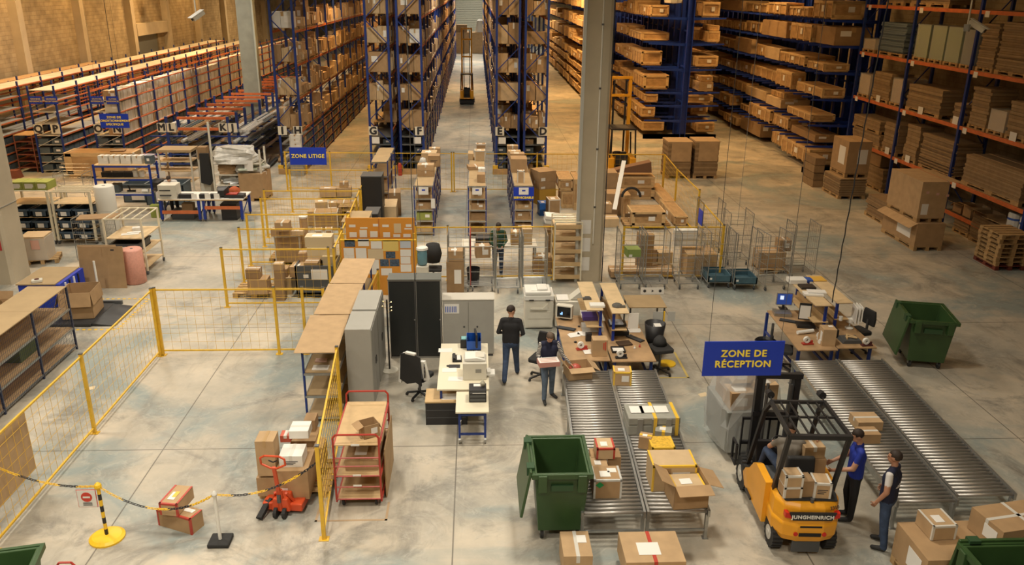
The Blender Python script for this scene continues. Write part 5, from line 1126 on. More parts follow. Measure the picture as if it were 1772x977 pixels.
box_thing('open-topped small carton on the top shelf of the red trolley',Vector((tx+.18,ty+.35,0)),.5,.28,.26,.24,1.225,card[0],lab='F',op='LR',ang=(0,0,-20,-70)); box_thing('long flat carton on the middle shelf of the red trolley',Vector((tx+.05,ty+.5,0)),0,.55,.7,.2,.645,card[0],'y',tape_b,'T'); box_thing('second long carton on the middle shelf of the red trolley, rear',Vector((tx+.08,ty+1.1,0)),0,.5,.45,.22,.645,card[2])
for k2 in range(2): pass
one('cardboard_sheet',MB().b(0,.02,-.6,.6,0,.95),card[1],'cardboard sheet standing against the right side of the red trolley','cardboard',(tx+hw+.04,ty+.9,.0))
one('floor_tape',MB().b(-.05,1.15,-.42,-.38,.001,.004).b(-.05,-.01,-.42,.1,.001,.004).b(1.11,1.15,-.42,.1,.001,.004),mat('tape_tan',(.42,.30,.18),.6),'tan tape rectangle stuck on the floor under the red trolley','floor marking',(WK('N3',740,800).x+.05,WK('N3',740,800).y+.4,0))
# ================================================================== cardboard-topped shelf run and lockers
t=shelf_row('run of blue-post shelves with sagging cardboard sheets on top, left of the lockers',-3.45,-2.78,14.95,20.6,1.6,[.12,.6,1.1,1.58],4)
for i,(y0_,y1_) in enumerate(((14.8,16.75),(16.8,18.75),(18.8,20.7))):
    one('cardboard_sheet',MB().b(-.42,.42,0,y1_-y0_,0,.012),card[1],'fibreboard sheet covering the shelf run, %s from the front'%ORD[i],'cardboard',(-3.16+.02*i,y0_,1.60),.02*(1-i))
one('paper_pile',MB().b(-.16,.16,-.1,.1,0,.02),paper,'white papers on the upper front shelf of the covered run','paper',(-3.15,15.15,1.11)); one('paper_pile',MB().b(-.12,.12,-.08,.08,0,.02),mat('pink_paper',(.6,.4,.32),.7),'pinkish papers behind the white ones on the covered run','paper',(-3.2,15.5,1.11))
def locker(label,x,y,w,d,h,m=lockg,face='R'):
    t=T('metal_locker',label,'cabinet',(x,y,0)); part('body',MB().b(-w/2,w/2,-d/2,d/2,.06,h),m,t,bev=.006); part('plinth',MB().b(-w/2+.02,w/2-.02,-d/2+.02,d/2-.02,0,.06),dgrey,t)
    return t
t=locker('front grey metal locker with a pale top, doors facing right',-2.42,15.95,.52,1.0,1.82)
for i in range(2): q=part('door',MB().b(.26,.275,-.49+i*.5,-.01+i*.5,.08,1.78),lockd,t); part('handle',MB().b(.275,.295,-.06+i*.1,-.03+i*.1,.85,1.0),dsteel,q)
t=locker('rear grey metal locker standing behind the front one',-2.42,17.15,.52,1.2,1.82)
for i in range(2): q=part('door',MB().b(.26,.275,-.58+i*.6,-.01+i*.6,.08,1.78),lockd,t); part('handle',MB().b(.275,.295,-.06+i*.1,-.03+i*.1,.85,1.0),dsteel,q)
def tambour(label,x0,x1,y,d,h):
    t=T('tambour_cabinet',label,'cabinet',((x0+x1)/2,y,0)); hw=(x1-x0)/2; part('carcass',MB().b(-hw,hw,0,d,.0,h),lockd,t,bev=.005)
    n=46; q=MB()
    for i in range(n): u=-hw+.03+i*(2*hw-.06)/n; q.b(u,u+(2*hw-.06)/n*.7,-.012,0,.08,h-.06)
    part('tambour_door',q,mat('tambour_black',(.022,.026,.026),.4),t,kind='stuff'); part('door_backing',MB().b(-hw+.02,hw-.02,-.004,-.001,.05,h-.03),blk,t); part('top_panel',MB().b(-hw-.01,hw+.01,-.02,d,h,h+.02),mat('cab_grey',(.115,.12,.105),.5),t); part('lock',MB().cyl((hw*.9,-.02,1.0),(hw*.9,-.03,1.0),.015,8),steel,t)
xa,xb,xc=W(676,622).x,W(722,621).x,W(765,620).x
tambour('left tall black tambour cabinet with a grey top',xa,xb,17.95,.45,1.98); tambour('right tall black tambour cabinet with a grey top',xb+.01,xc,17.95,.45,1.98)
xd=W(855,617).x; t=locker('grey two-door metal cabinet with a year planner sheet on its left door',(xc+.02+xd)/2,18.25,xd-xc-.03,.45,1.45); hw=(xd-xc-.03)/2
part('top_panel',MB().b(-hw-.01,hw+.01,-.24,.23,1.45,1.47),mat('cab_pale',(.55,.52,.45),.5),t)
for i in range(2): q=part('door',MB().b(-hw+.01+i*hw,-.005+i*hw,-.24,-.225,.08,1.42),lockg,t); part('lock',MB().cyl((-.1 if i==0 else hw*.35,-.24,.78),(-.1 if i==0 else hw*.35,-.25,.78),.022,10),dsteel,q)
o=part('planner_sheet',MB().b(-hw+.05,-hw*.35,-.246,-.242,1.12,1.36),paper,t); g=MB()
for i in range(7): g.b(-hw+.07+i*.04,-hw+.09+i*.04,-.25,-.2465,1.15,1.3)
part('planner_columns',g,mat('print_blue',(0,0,0)),t)
# coat stand
p=W(640,640); p=W(676,645); t=T('coat_stand','slim black coat stand with brass knobs in front of the tambour cabinets','coat stand',(-2.02,17.3,0)); part('pole',MB().cyl((0,0,0),(0,0,1.75),.02,8),blk,t); part('foot',MB().lathe([(.2,0),(.2,.02),(.03,.04)],16),offw,t)
for i,(dx,dz) in enumerate(((-.08,1.72),(.1,1.7),(.1,1.5),(-.1,1.6),(.1,1.58))): part('hook',MB().bar((0,0,dz-.06),(dx,-.02,dz),.01,.01).lathe([(0,-.02),(.02,0),(0,.02)],8,c=(dx,-.02,dz)),mat('brass',(.7,.55,.25),.3,.8),t)
# ================================================================== desk with printer
tp=.76; k='M2'
a=WK(k,68,482,tp); b=WK(k,290,482,tp); c=WK(k,72,145,tp); DW=W(757+105,0,0)
x0,x1,y0,y1=a.x,a.x+1.05,a.y,c.y
t=T('work_desk','white-topped desk with blue legs carrying the big grey printer','desk',(x0,y0,0)); w=x1-x0; d=y1-y0
part('desktop',MB().b(0,w,0,d,tp-.03,tp),cream,t)
for x in (.08,w-.08):
    for y in (.06,d-.06): part('leg',MB().b(x-.025,x+.025,y-.025,y+.025,0,tp-.03),blue,t)
part('cross_bar',MB().b(.08,w-.08,.04,.07,.25,.29),blue,t)
def put(name,label,cat,k,x,y,z,mb,m,rz=0,**kw): p=WK(k,x,y,z); return one(name,mb,m,label,cat,(p.x,p.y,z+.002),rz,**kw)
p=WK(k,345,415,tp); t=T('printer','large pale grey laser printer on the white desk','printer',(p.x,p.y+.22,tp+.002)); part('body',MB().b(-.24,.25,-.22,.25,0,.38),offw,t,bev=.015); part('top_tray',MB().prism([(-.2,.39),(.22,.39),(.22,.43),(.05,.47),(-.2,.45)],1,-.15,.22),white,t,bev=.01); part('tray_recess',MB().b(.02,.2,-.1,.15,.45,.47),offw,t); part('front_panel',MB().b(.02,.14,-.225,-.22,.17,.25),lockd,t); part('side_tray',MB().b(.25,.42,-.1,.16,.03,.07).b(.26,.33,-.08,.12,.07,.12),white,t)
p=WK(k,368,580,tp-.06); 
xa=WK(k,205,650,tp-.04); xb2=WK(k,450,645,tp-.04); t=T('side_table','small cream table on castors with blue frame in front of the desk','table',(xa.x,xa.y,0)); w=xb2.x-xa.x; d=y0-xa.y-.02; h=tp-.04
part('tabletop',MB().b(0,w,0,d,h-.03,h),cream,t)
for x in (.07,w-.07):
    for y in (.08,d-.06): part('leg',MB().b(x-.022,x+.022,y-.022,y+.022,.13,h-.03),blue,t); c=part('castor',MB().cyl((x-.02,y,.065),(x+.02,y,.065),.065,12),grey_st,t)
for z in (.18,.6): part('cross_bar',MB().b(.07,w-.07,.065,.095,z,z+.04),blue,t)
p=WK(k,368,580,h); t=T('letter_tray','black stacking letter tray with white papers on the small table','desk tray',(p.x,p.y+.16,h+.002)); part('tray_body',MB().b(-.17,.17,-.15,.17,0,.26),blk,t,bev=.01)
for z in (.03,.11,.19): part('tray_slot',MB().b(-.15,.15,-.153,-.149,z,z+.05),dgrey,t)
part('paper_sheet',MB().b(-.1,.16,-.16,0,.2,.205),paper,t); part('paper_sheet',MB().b(-.08,.1,.02,.12,.262,.268),paper,t)
put('bottle','small translucent bottle on the black letter tray','bottle',k,405,455,h+.26,MB().lathe([(.045,0),(.05,.06),(.045,.08),(.02,.1),(.02,.12),(0,.125)],12),mat('bottle_beige',(.45,.43,.33),.3),smooth=True)
p=WK(k,120,720,0); t=T('drawer_pedestal','black drawer pedestal with a wood top under the white desk','cabinet',(WK(k,140,745).x,WK(k,140,745).y+.3,0)); part('body',MB().b(-.42,.42,-.28,.3,0,.5),blk,t); part('top_panel',MB().b(-.43,.43,-.29,.3,.5,.53),ply,t); part('paper_sheet',MB().b(-.1,.25,-.2,.05,.531,.536),paper,t)
for z in (.16,.33): part('drawer_gap',MB().b(-.4,.4,-.284,-.28,z,z+.01),dgrey,t)
def monitor_flat(label,p,rz,tilt=0,m=glassd):
    t=T('flat_monitor',label,'monitor',p.to_tuple(),rz); part('screen_housing',MB().b(-.2,.2,-.02,.02,.1,.42),blk if m is glassd else grey_st,t,bev=.006); part('screen',MB().b(-.18,.18,-.024,-.0205,.12,.4),m,t); part('stand',MB().b(-.03,.03,.0,.04,.0,.14).b(-.1,.1,-.08,.1,0,.015),blk,t)
    if m is screen: part('screen_window',MB().b(-.11,-.02,-.027,-.0245,.25,.35),screen_w,t)
    return t
def keyboard(label,p,rz): t=T('keyboard',label,'keyboard',p.to_tuple(),rz); part('tray',MB().b(-.22,.22,-.08,.08,0,.02),blk,t); s=MB(); [s.b(-.2+i*.029,-.178+i*.029,-.065+j*.033,-.04+j*.033,.02,.026) for i in range(14) for j in range(4)]; part('keys',s,dgrey,t,kind='stuff'); return t
p=WK(k,355,185,tp); monitor_flat('flat monitor seen edge-on beside the blue desk box',p+Vector((0,0,.003)),-PI/2+.1)
one('file_tray',MB().b(-.16,.16,-.15,.15,0,.02).b(-.16,-.15,-.15,.15,0,.3).b(.15,.16,-.15,.15,0,.3).b(-.15,.15,.14,.15,0,.3).b(-.15,.15,-.15,-.14,0,.22),mat('plastic_blue',(.01,.08,.40),.4),'bright blue file box at the back of the white desk','desk tray',(WK(k,340,190,tp).x,WK(k,340,190,tp).y+.1,tp+.003))
one('pen_box',MB().b(-.08,.08,-.1,.1,0,.2).b(-.06,.06,-.08,.08,.2,.22,1),[blk,mat('pale_teal',(.2,.45,.45),.5)],'black box with teal papers left of the blue file box','desk tray',(WK(k,268,178,tp).x,WK(k,268,178,tp).y+.08,tp+.003))
p=WK(k,215,280,tp); t=T('desk_phone','black and white telephone on the white desk','telephone',(p.x,p.y+.12,tp+.003),.05); part('base',MB().prism([(-.1,0),(.1,0),(.1,.03),(-.1,.07)],1,-.14,.14),blk,t); part('handset',MB().b(-.09,-.03,-.13,.13,.06,.1),blk,t,bev=.01); part('button_field',MB().b(.0,.08,-.12,.12,.045,.052),white,t)
put('mouse_pad','black mouse pad on the white desk','mouse pad',k,197,312,tp,MB().b(-.12,.12,-.08,.08,0,.004),blk); put('computer_mouse','black mouse left of the mouse pad','mouse',k,148,312,tp,MB().lathe([(.03,0),(.03,.015),(0,.03)],8),blk,smooth=True)
for x,y,lb,r_ in ((130,195,'printed form at the back left of the white desk',.0),(160,340,'faint printed sheet in the middle of the white desk',.03),(205,405,'printed sheets under the printer edge',-.06)): put('paper_sheet',lb,'paper',k,x,y,tp,MB().b(-.15,.15,-.1,.1,0,.003),paper,r_)
# ---- office chairs
def office_chair(label,p,rz,back=True,seat=.5,armless=True,group='office chairs'):
    t=T('office_chair',label,'chair',(p.x,p.y,0),rz,group)
    part('seat',MB().prism([(-.24,-.2),(-.2,-.24),(.2,-.24),(.24,-.2),(.24,.2),(.18,.24),(-.18,.24),(-.24,.2)],2,seat-.04,seat+.05),blk2,t,bev=.02)
    if back: part('backrest',MB().prism([(-.2,seat+.15),(.2,seat+.15),(.22,seat+.35),(.18,seat+.55),(-.18,seat+.55),(-.22,seat+.35)],1,.24,.30),blk2,t,bev=.02); part('back_bar',MB().b(-.025,.025,.22,.26,seat-.05,seat+.3),dsteel,t)
    part('gas_column',MB().cyl((0,0,.1),(0,0,seat-.04),.028,8),dsteel,t)
    for i in range(5):
        a=2*PI*i/5+.3; q=Vector((math.cos(a)*.29,math.sin(a)*.29,.07)); part('base_spoke',MB().bar((0,0,.12),q,.045,.03),blk,t); part('castor',MB().cyl(q+Vector((-.02,0,-.035)),q+Vector((.02,0,-.035)),.035,8),blk2,t)
    return t
p=W(727,685); ch=office_chair('office chair with a black and white striped jacket draped over it',p,PI-.5)
t=T('jacket','black jacket with white side and three stripes hanging on the chair back','jacket',(p.x,p.y,0),PI-.5)
part('back_panel',MB().prism([(-.24,1.1),(-.12,1.14),(.12,1.14),(.24,1.1),(.28,.5),(.1,.42),(-.12,.5),(-.26,.44)],1,.305,.34),blk2,t,bev=.01); part('white_side',MB().prism([(.18,1.1),(.25,1.08),(.33,.42),(.26,.40)],1,.2,.33),white,t,bev=.01); part('sleeve',MB().bar((-.25,.25,1.0),(-.32,.2,.55),.12,.08),white,t,bev=.01)
for i in range(3): part('stripe',MB().bar((-.25,.18,.95-i*.09),(-.32,.30,.86-i*.09),.02,.135),blk,t)
part('collar',MB().b(-.12,.12,.27,.35,1.12,1.17),white,t,bev=.01)
p=W(936,655); office_chair('grey-seated office chair between the standing man and the woman',p,-.5); p=W(1140,645); office_chair('low-backed stool chair right of the centre workbench',p,.2,back=False,seat=.62); one('seat_hump',MB().lathe([(.17,0),(.14,.12),(.08,.2),(0,.22)],12),blk2,'small humped back on the stool chair right of the bench','chair',(p.x,p.y+.12,.67),smooth=True)
# ================================================================== workbenches at the conveyor heads
wtop=mat('bench_top',(.42,.27,.14),.5,var=.25,scale=3)
def bench(label,x0,x1,y0,y1,skew,tp=.75):
    t=T('workbench',label,'workbench',(x0,y0,0)); w=x1-x0; d=y1-y0
    part('worktop',MB().prism([(0,0),(w,0),(w,d),(skew,d)],2,tp-.03,tp),wtop,t,bev=.006)
    for x in (.08,w-.08):
        for y in (.15,d-.1): part('leg',MB().b(x-.03,x+.03,y-.03,y+.03,0,tp-.03),blue,t)
    for x in (.08,w-.08): part('side_brace',MB().b(x-.02,x+.02,.15,d-.1,.2,.25),blue,t)
    return t
def overshelf(label,x0,x1,y0,y1,postx,tp=.755,z1=1.45):
    t=T('bench_shelf',label,'shelf unit',(x0,y0,0)); w=x1-x0; d=y1-y0
    part('top_board',MB().b(0,w,0,d,z1,z1+.022),ply_l,t); part('middle_board',MB().b(.02,w-.02,.05,d,tp+.26,tp+.28),ply,t)
    for y in (.1,d-.06): part('post',MB().b(postx-.03,postx+.03,y-.025,y+.025,tp,z1),signb if False else blue_d,t); part('shelf_bracket',MB().b(.02,w-.02,y-.015,y+.015,z1-.04,z1),blue_d,t)
    part('back_panel',MB().b(postx-.012,postx+.012,.12,d-.08,tp+.05,z1-.3),ply,t)
    return t
bench('left half of the central workbench at the conveyor head',1.93,2.9,16.15,18.75,.0); bench('right half of the central workbench at the conveyor head',2.93,3.9,16.1,18.4,.0)
overshelf('blue-post shelf over the left central bench with fibreboard top',2.5,2.88,17.3,19.2,.34); overshelf('blue-post shelf over the right central bench with fibreboard top',3.05,3.44,17.1,19.1,.06)
t=T('side_table','fibreboard table behind the central workbench on dark metal legs','table',(3.75,18.75,0)); part('tabletop',MB().b(0,.95,0,.85,.93,.955),cardtop,t)
for x in (.05,.9):
    for y in (.05,.8): part('leg',MB().b(x-.02,x+.02,y-.02,y+.02,0,.93),dsteel,t)
tp=.752
def putz(name,label,cat,k,x,y,z,mb,m,rz=0,**kw): p=WK(k,x,y,z); return one(name,mb,m,label,cat,(p.x,p.y,z+.003),rz,**kw)
k='M1'
def crt(label,p,rz,on=True,m=offw):
    t=T('crt_monitor',label,'monitor',p.to_tuple(),rz); part('housing',MB().b(-.2,.2,-.02,.14,.05,.38).add([(-.19,.14,.06),(.19,.14,.06),(.19,.14,.37),(-.19,.14,.37),(-.11,.36,.1),(.11,.36,.1),(.11,.36,.3),(-.11,.36,.3)],[(0,1,5,4),(1,2,6,5),(2,3,7,6),(3,0,4,7),(4,5,6,7)]),m,t,bev=.012)
    part('screen',MB().b(-.165,.165,-.026,-.0205,.09,.35),glassd,t)
    if on: part('screen_window',MB().b(-.09,-.03,-.03,-.0265,.15,.19).b(-.06,-.03,-.03,-.0265,.19,.22),mat('screen_lit',(.25,.5,.9),.3,emit=1.5),t)
    part('foot',MB().cyl((0,.12,0),(0,.12,.06),.12,14),blk,t); return t
p=WK(k,90,425,tp); crt('old pale CRT monitor on the left central bench, blue icon lit',p+Vector((0,.0,.003)),-.35)
p=WK(k,115,510,tp); keyboard('black keyboard on the left central bench before the CRT monitor',p+Vector((0,0,.003)),-.45); p=WK(k,800,610,tp); keyboard('black and white keyboard at the right edge of the central bench',p+Vector((0,0,.003)),-.9)
for x,y,r_,lb in ((190,575,.3,'loose white sheets on the left central bench'),(260,560,-.2,'white sheets overlapping near the black holder'),(345,740,.1,'white sheet against the tall bench carton'),(790,530,0,'white sheets behind the right bench keyboard')): putz('paper_sheet',lb,'paper',k,x,y,tp,MB().b(-.13,.13,-.1,.1,0,.004).b(-.08,.16,-.06,.13,.0045,.007),paper,r_)
CT('tall brown carton with red letters on the left central bench',k,372,785,522,785,625,.26,tp,card[1],lab='',cat='box'); 
a=WK(k,500,690,tp+.2); o=one('print_on_carton',MB().b(-.012,.012,-.001,0,0,.2).b(-.05,-.03,-.001,0,.02,.18),ink_r,'red print on the tall bench carton','print',(a.x,WK(k,500,785,tp).y-.006,tp+.15))
putz('pen_holder','black open holder behind the tall bench carton','holder',k,335,625,tp,MB().b(-.07,.07,-.06,.06,0,.18),blk)
def dispenser(label,p,m,rz=0): t=T('tape_dispenser',label,'tape dispenser',p.to_tuple(),rz); part('base',MB().b(-.13,.13,-.05,.05,0,.03).b(-.02,.12,-.015,.015,.03,.09),m,t,bev=.004); part('tape_roll',MB().lathe([(.03,-.03),(.075,-.03),(.075,.03),(.03,.03),(.03,-.03)],18,c=(0,0,0)),white,t).location=(-.03,0,.11); t.children[-1].rotation_euler=(PI/2,0,0); t.children[-1].name='tape_roll'; return t
dispenser('red tape dispenser with a white roll on the left central bench',WK(k,270,715,tp)+Vector((0,0,.003)),red,.1); dispenser('black tape dispenser at the front of the right central bench',WK(k,660,800,tp)+Vector((0,0,.003)),blk,.05)
putz('computer_mouse','black mouse near the bench keyboard','mouse',k,205,645,tp,MB().lathe([(.035,0),(.035,.02),(0,.04)],8),blk,smooth=True); putz('computer_mouse','black mouse beside the CRT monitor','mouse',k,240,490,tp,MB().lathe([(.03,0),(.03,.02),(0,.035)],8),blk,smooth=True)
for i,(x,y,w,d,h,mm,lb) in enumerate(((380,540,.5,.3,.12,film,'clear plastic tray with papers under the left bench shelf'),(375,430,.45,.35,.09,mat('purple_folder',(.07,.04,.22),.5),'purple folders on the left bench shelf'),(350,400,.4,.3,.07,paper,'white ring binders on the purple folders'),(390,530,.12,.1,.1,white,'white tape roll in front of the plastic tray'))): putz('desk_item',lb,'office supply',k,x,y,tp if i in(0,3) else tp+.285,MB().b(-w/2,w/2,0,d,0,h),mm)
putz('printed_catalogue','thick white catalogue lying on the left shelf top','catalogue',k,420,285,1.475,MB().b(-.17,.17,-.1,.12,0,.05),white); putz('stapler_set','grey office tools at the left shelf top','tool',k,320,215,1.475,MB().b(-.1,.1,-.05,.05,0,.03).b(-.04,.08,.06,.12,0,.03),dsteel); putz('cloth_glove','crumpled dark grey glove on the right shelf top','glove',k,620,285,1.475,MB().lathe([(0,0),(.13,.01),(.1,.05),(.05,.07),(0,.06)],7).b(.05,.18,-.1,-.02,0,.035),mat('glove_grey',(.10,.095,.08),.9))
for x,y,w,h,lb,z,m_ in ((620,470,.4,.06,'black document trays, middle of the right central bench',tp+.29,blk),(640,560,.42,.1,'black scanner with a green light under the right shelf',tp+.001,blk),(610,450,.3,.03,'pale blue sheets on the black document trays',tp+.36,mat('pale_blue_sheet',(0,0,0))),(630,730,.3,.05,'black tray with a white sheet near the black tape dispenser',tp+.001,blk)): putz('desk_tray',lb,'desk tray',k,x,y,z,MB().b(-w/2,w/2,-.12,.15,0,h),m_)
putz('printed_form','white form on the black front tray','paper',k,630,715,tp+.055,MB().b(-.12,.12,-.08,.08,0,.004),paper)
putz('laptop_bag','dark open folder on the right central bench','folder',k,690,660,tp,MB().b(-.16,.16,-.12,.12,0,.03),mat('dark_brown',(.06,.035,.02),.6),.2)
t=one('hanging_clipboard',MB().b(-.12,.12,-.006,.0,0,.38),paper,'white printed sheets hanging at the right end of the right shelf','notice',(3.56,17.2,1.05)); 
for x,lb in ((795,'white rubber stamp'),(845,'small red stamp')): putz('stamp',lb+' on the right central bench','stamp',k,x,705 if x<800 else 690,tp,MB().lathe([(.025,0),(.025,.02),(.01,.04),(.015,.06),(0,.065)],8),white if x<800 else red)
p=WK(k,945,665); t=T('waste_bin','black round waste bin raised beside the right end of the central bench','bin',(4.2,17.75,.0)); part('shell',MB().lathe([(.17,.30),(.25,.95),(.235,.95),(.16,.33),(0,.33)],20),blk,t,smooth=True); part('paper_sheet',MB().b(-.02,.14,-.1,.1,.82,.9),paper,t); part('bin_stand',MB().b(-.12,.12,-.12,.12,0,.30),dsteel,t)
p=WK(k,1035,440,0); t=T('warning_stand','yellow caution stand with white plates behind the waste bin','stand',(4.55,18.35,0)); part('foot',MB().lathe([(.24,0),(.24,.03),(.08,.07),(0,.08)],18),yelp,t); part('pole',MB().cyl((0,0,.07),(0,0,1.0),.02,8),yelp,t); part('plate',MB().b(-.28,-.04,-.02,-.005,.75,1.0).b(.08,.26,-.02,-.005,.75,1.0),mat('plate_grey',(.45,.45,.42),.5),t)
one('floor_plate',MB().lathe([(.2,0),(.2,.03),(.0,.05)],16),yelp,'second round yellow foot on the floor beside the stool chair','stand',(4.5,17.5,0))
one('floor_marking',MB().b(0,.9,0,.05,.001,.004).b(.85,.9,0,1.4,.001,.004),mat('hazard_yellow',(.55,.42,.12),.6),'faded yellow tape rectangle on the floor right of the bench','floor marking',(3.95,16.75,0))
o=one('info_plate',MB().b(-.3,.3,-.01,0,0,.18),white,'white plate with three dark symbols behind the fibreboard table','sign',(WK(k,975,180,.95).x,19.65,.96))
for i in range(3): part('symbol',MB().cyl((-.2+.2*i,-.012,.09),(-.2+.2*i,-.016,.09),.04,3 if i==1 else 10),ink,o)
# copier and side printer
t=T('photocopier','large beige photocopier with a closed lid behind the walking man','photocopier',(1.6,19.95,0)); part('cabinet',MB().b(-.36,.36,-.3,.35,.04,.78),offw,t,bev=.01); part('scanner_body',MB().b(-.38,.38,-.32,.36,.80,.93),white,t,bev=.015); part('document_feeder',MB().b(-.36,.3,-.3,.3,.94,1.03).b(-.05,.22,-.2,.2,1.03,1.08),white,t,bev=.02)
for z in (.28,.5): part('paper_drawer',MB().b(-.28,.3,-.315,-.3,z-.2,z),offw,t)
part('output_tray',MB().prism([(-.22,.56),(.22,.56),(.22,.72),(.1,.6),(-.22,.6)],1,-.36,-.28),offw,t); part('paper_sheet',MB().b(-.2,.02,-.2,.1,1.035,1.04),paper,t)
for x in (-.2,.22): part('hinge_clip',MB().b(x-.06,x+.06,-.335,-.318,.8,.83),blk,t)
t=T('side_printer','beige printer unit right of the photocopier with paper sticking up','printer',(2.38,20.0,0)); part('cabinet',MB().b(-.35,.3,-.25,.3,.03,.72),offw,t,bev=.01); part('paper_stack',MB().b(-.3,.0,-.2,.2,.73,.76),paper,t); part('tray',MB().prism([(.05,.74),(.3,.74),(.42,1.0),(.36,1.0)],1,-.15,.2),offw,t)
# right bench pair
bench('left half of the right-hand workbench at the outer conveyor heads',7.22,8.14,16.6,19.0,.1); bench('right half of the right-hand workbench at the outer conveyor heads',8.17,9.08,16.7,18.4,.0)
overshelf('blue-post shelf over the left half of the right-hand bench',7.87,8.27,17.48,19.4,.3); overshelf('blue-post shelf over the right half of the right-hand bench',8.45,8.83,17.65,19.6,.06)
k='H'
p=WK(k,150,480,tp); monitor_flat('flat monitor showing a blue desktop on the right-hand bench',p+Vector((0,0,.08)),-.12,m=screen); putz('desktop_computer','grey flat computer case under the blue-screen monitor','computer',k,140,520,tp,MB().b(-.2,.22,-.1,.25,0,.075),grey_st,-.15); p=WK(k,215,585,tp); keyboard('black keyboard on the right-hand bench',p+Vector((0,0,.003)),-.5)
CT('brown carton with white labels at the front of the right-hand bench',k,560,845,700,848,670,.3,tp,card[1],None,None,'tL')
for i in range(3): putz('label_roll','white label roll %s in the row left of the bench carton'%('front','middle','rear')[i],'roll',k,545-8*i,815-35*i,tp,MB().cyl((-.06,0,.05),(.05,0,.05),.05,12),white,.9)
dispenser('red tape dispenser on the right-hand bench',WK(k,410,825,tp)+Vector((0,0,.003)),red,.1); dispenser('dark tape dispenser at the right front corner of the right-hand bench',WK(k,1035,840,tp)+Vector((0,0,.003)),mat('dark_red',(.08,.02,.02),.4),.1)
putz('paper_roll','white paper roll lying on the right-hand bench','roll',k,390,715,tp,MB().cyl((-.22,-.05,.05),(.2,.06,.05),.045,12),white); putz('black_tray','black flat tray on the right-hand bench behind the paper roll','desk tray',k,385,640,tp,MB().b(-.2,.22,-.12,.18,0,.06),blk,-.2)
t=T('parcel_scale','grey platform scale with a brown strap bundle on the right-hand bench','scale',(WK(k,880,815,tp).x,WK(k,880,815,tp).y+.1,tp+.002)); part('platform',MB().prism([(-.23,0),(.23,0),(.19,.08),(-.19,.08)],1,-.14,.18),dgrey,t); part('strap_bundle',MB().tube([(-.12,-.08,.1),(-.05,.1,.13),(.1,.05,.1),(.12,-.06,.11),(0,-.02,.12),(-.1,.05,.1)],.022,6),ply,t)
putz('file_pile','pile of white forms under the left shelf of the right-hand bench','paper',k,590,590,tp,MB().b(-.14,.14,-.16,.16,0,.12),white,.1); putz('binder_pile','thick white binders on the far end of the left shelf top','binder',k,300,175,1.475,MB().b(-.22,.2,-.12,.18,0,.10),white); putz('blue_folder','dark blue folder beside the binders','folder',k,415,150,1.475,MB().b(-.09,.09,-.12,.12,0,.04),mat('plastic_blue',(0,0,0)))
putz('black_tray','black tray with a disc on the left shelf top','desk tray',k,400,225,1.475,MB().b(-.18,.18,-.16,.12,0,.05),blk); putz('paper_heap','crumpled white forms spilling over the left shelf top','paper',k,480,300,1.475,MB().b(-.26,.2,-.14,.1,0,.04).b(-.15,.28,-.05,.16,.045,.07),paper,-.15); putz('envelope','yellow folder on the far end of the right shelf top','folder',k,520,140,1.475,MB().b(-.17,.17,-.16,.18,0,.015),mat('folder_yellow',(.65,.38,.06),.6))
one('hanging_clipboard',MB().b(-.14,.14,-.012,0,0,.42).b(-.12,.12,-.016,-.0125,.03,.36,1),[blk,paper],'framed white form clipped to the front of the left shelf, right-hand bench','notice',(7.82,17.9,.95),-.25); one('hanging_files',MB().b(0,.02,-.18,.18,0,.4).b(.06,.08,-.2,.16,0,.42).b(.12,.14,-.2,.12,.05,.42),[paper],'white pages hanging from the right end of the right shelf, right-hand bench','notice',(8.92,17.7,.98),-.15)
putz('coffee_mug','white mug on the shelf at the right-hand bench','mug',k,760,575,tp+.285,MB().lathe([(.04,0),(.045,.1),(.038,.1),(.035,.01)],12),white); one('wall_phone',MB().b(-.05,.05,-.12,.12,0,.2),blk,'black device on the right half of the right-hand bench','device',(8.35,17.35,tp+.002)); putz('desk_fan','white round desk fan on the right-hand bench','fan',k,850,655,tp,MB().lathe([(.1,0),(.1,.02),(.02,.05),(.02,.12),(.1,.16),(.1,.26),(0,.28)],14),white)
p=W(1318,600); t=T('waste_bin','black ribbed waste bin left of the right-hand bench','bin',(6.75,17.35,0)); part('shell',MB().lathe([(.19,0),(.2,.05),(.21,.3),(.23,.62),(.26,.64),(.24,.66),(.2,.6),(.17,.02),(0,.02)],20),blk,t)
office_chair('dark chair tucked under the left edge of the right-hand bench',Vector((7.1,17.2,0)),1.2); office_chair('dark chair behind the right edge of the right-hand bench',Vector((9.35,18.2,0)),-1.3)
# ================================================================== left packing zone
k='L2'
t=T('packing_table','long white packing table on blue legs with orange cross beams','workbench',(-11.75,30.05,0)); tpz=.85
for x0,x1 in ((0,1.55),(1.57,3.1)):
    part('tabletop',MB().b(x0,x1,0,1.25,tpz-.04,tpz),white,t); part('table_edge',MB().b(x0,x1,-.01,.0,tpz-.045,tpz-.002),ply,t)
    for x in (x0+.08,x1-.08):
        for y in (.06,1.18): part('leg',MB().b(x-.045,x+.045,y-.045,y+.045,.08,tpz-.04),blue_d,t); part('castor',MB().cyl((x-.02,y,.045),(x+.02,y,.045),.045,10),dgrey,t)
        part('side_brace',MB().bar((x,.06,.2),(x,1.18,.7),.03,.03),blue,t)
    part('cross_beam',MB().b(x0+.12,x1-.12,.0,.05,.3+.17*(x0>1),.42+.17*(x0>1)),orange_r,t)
def onl(name,label,cat,x,y,mb,m,rz=0,**kw): return one(name,mb,m,label,cat,(x,y,tpz+.003),rz,**kw)
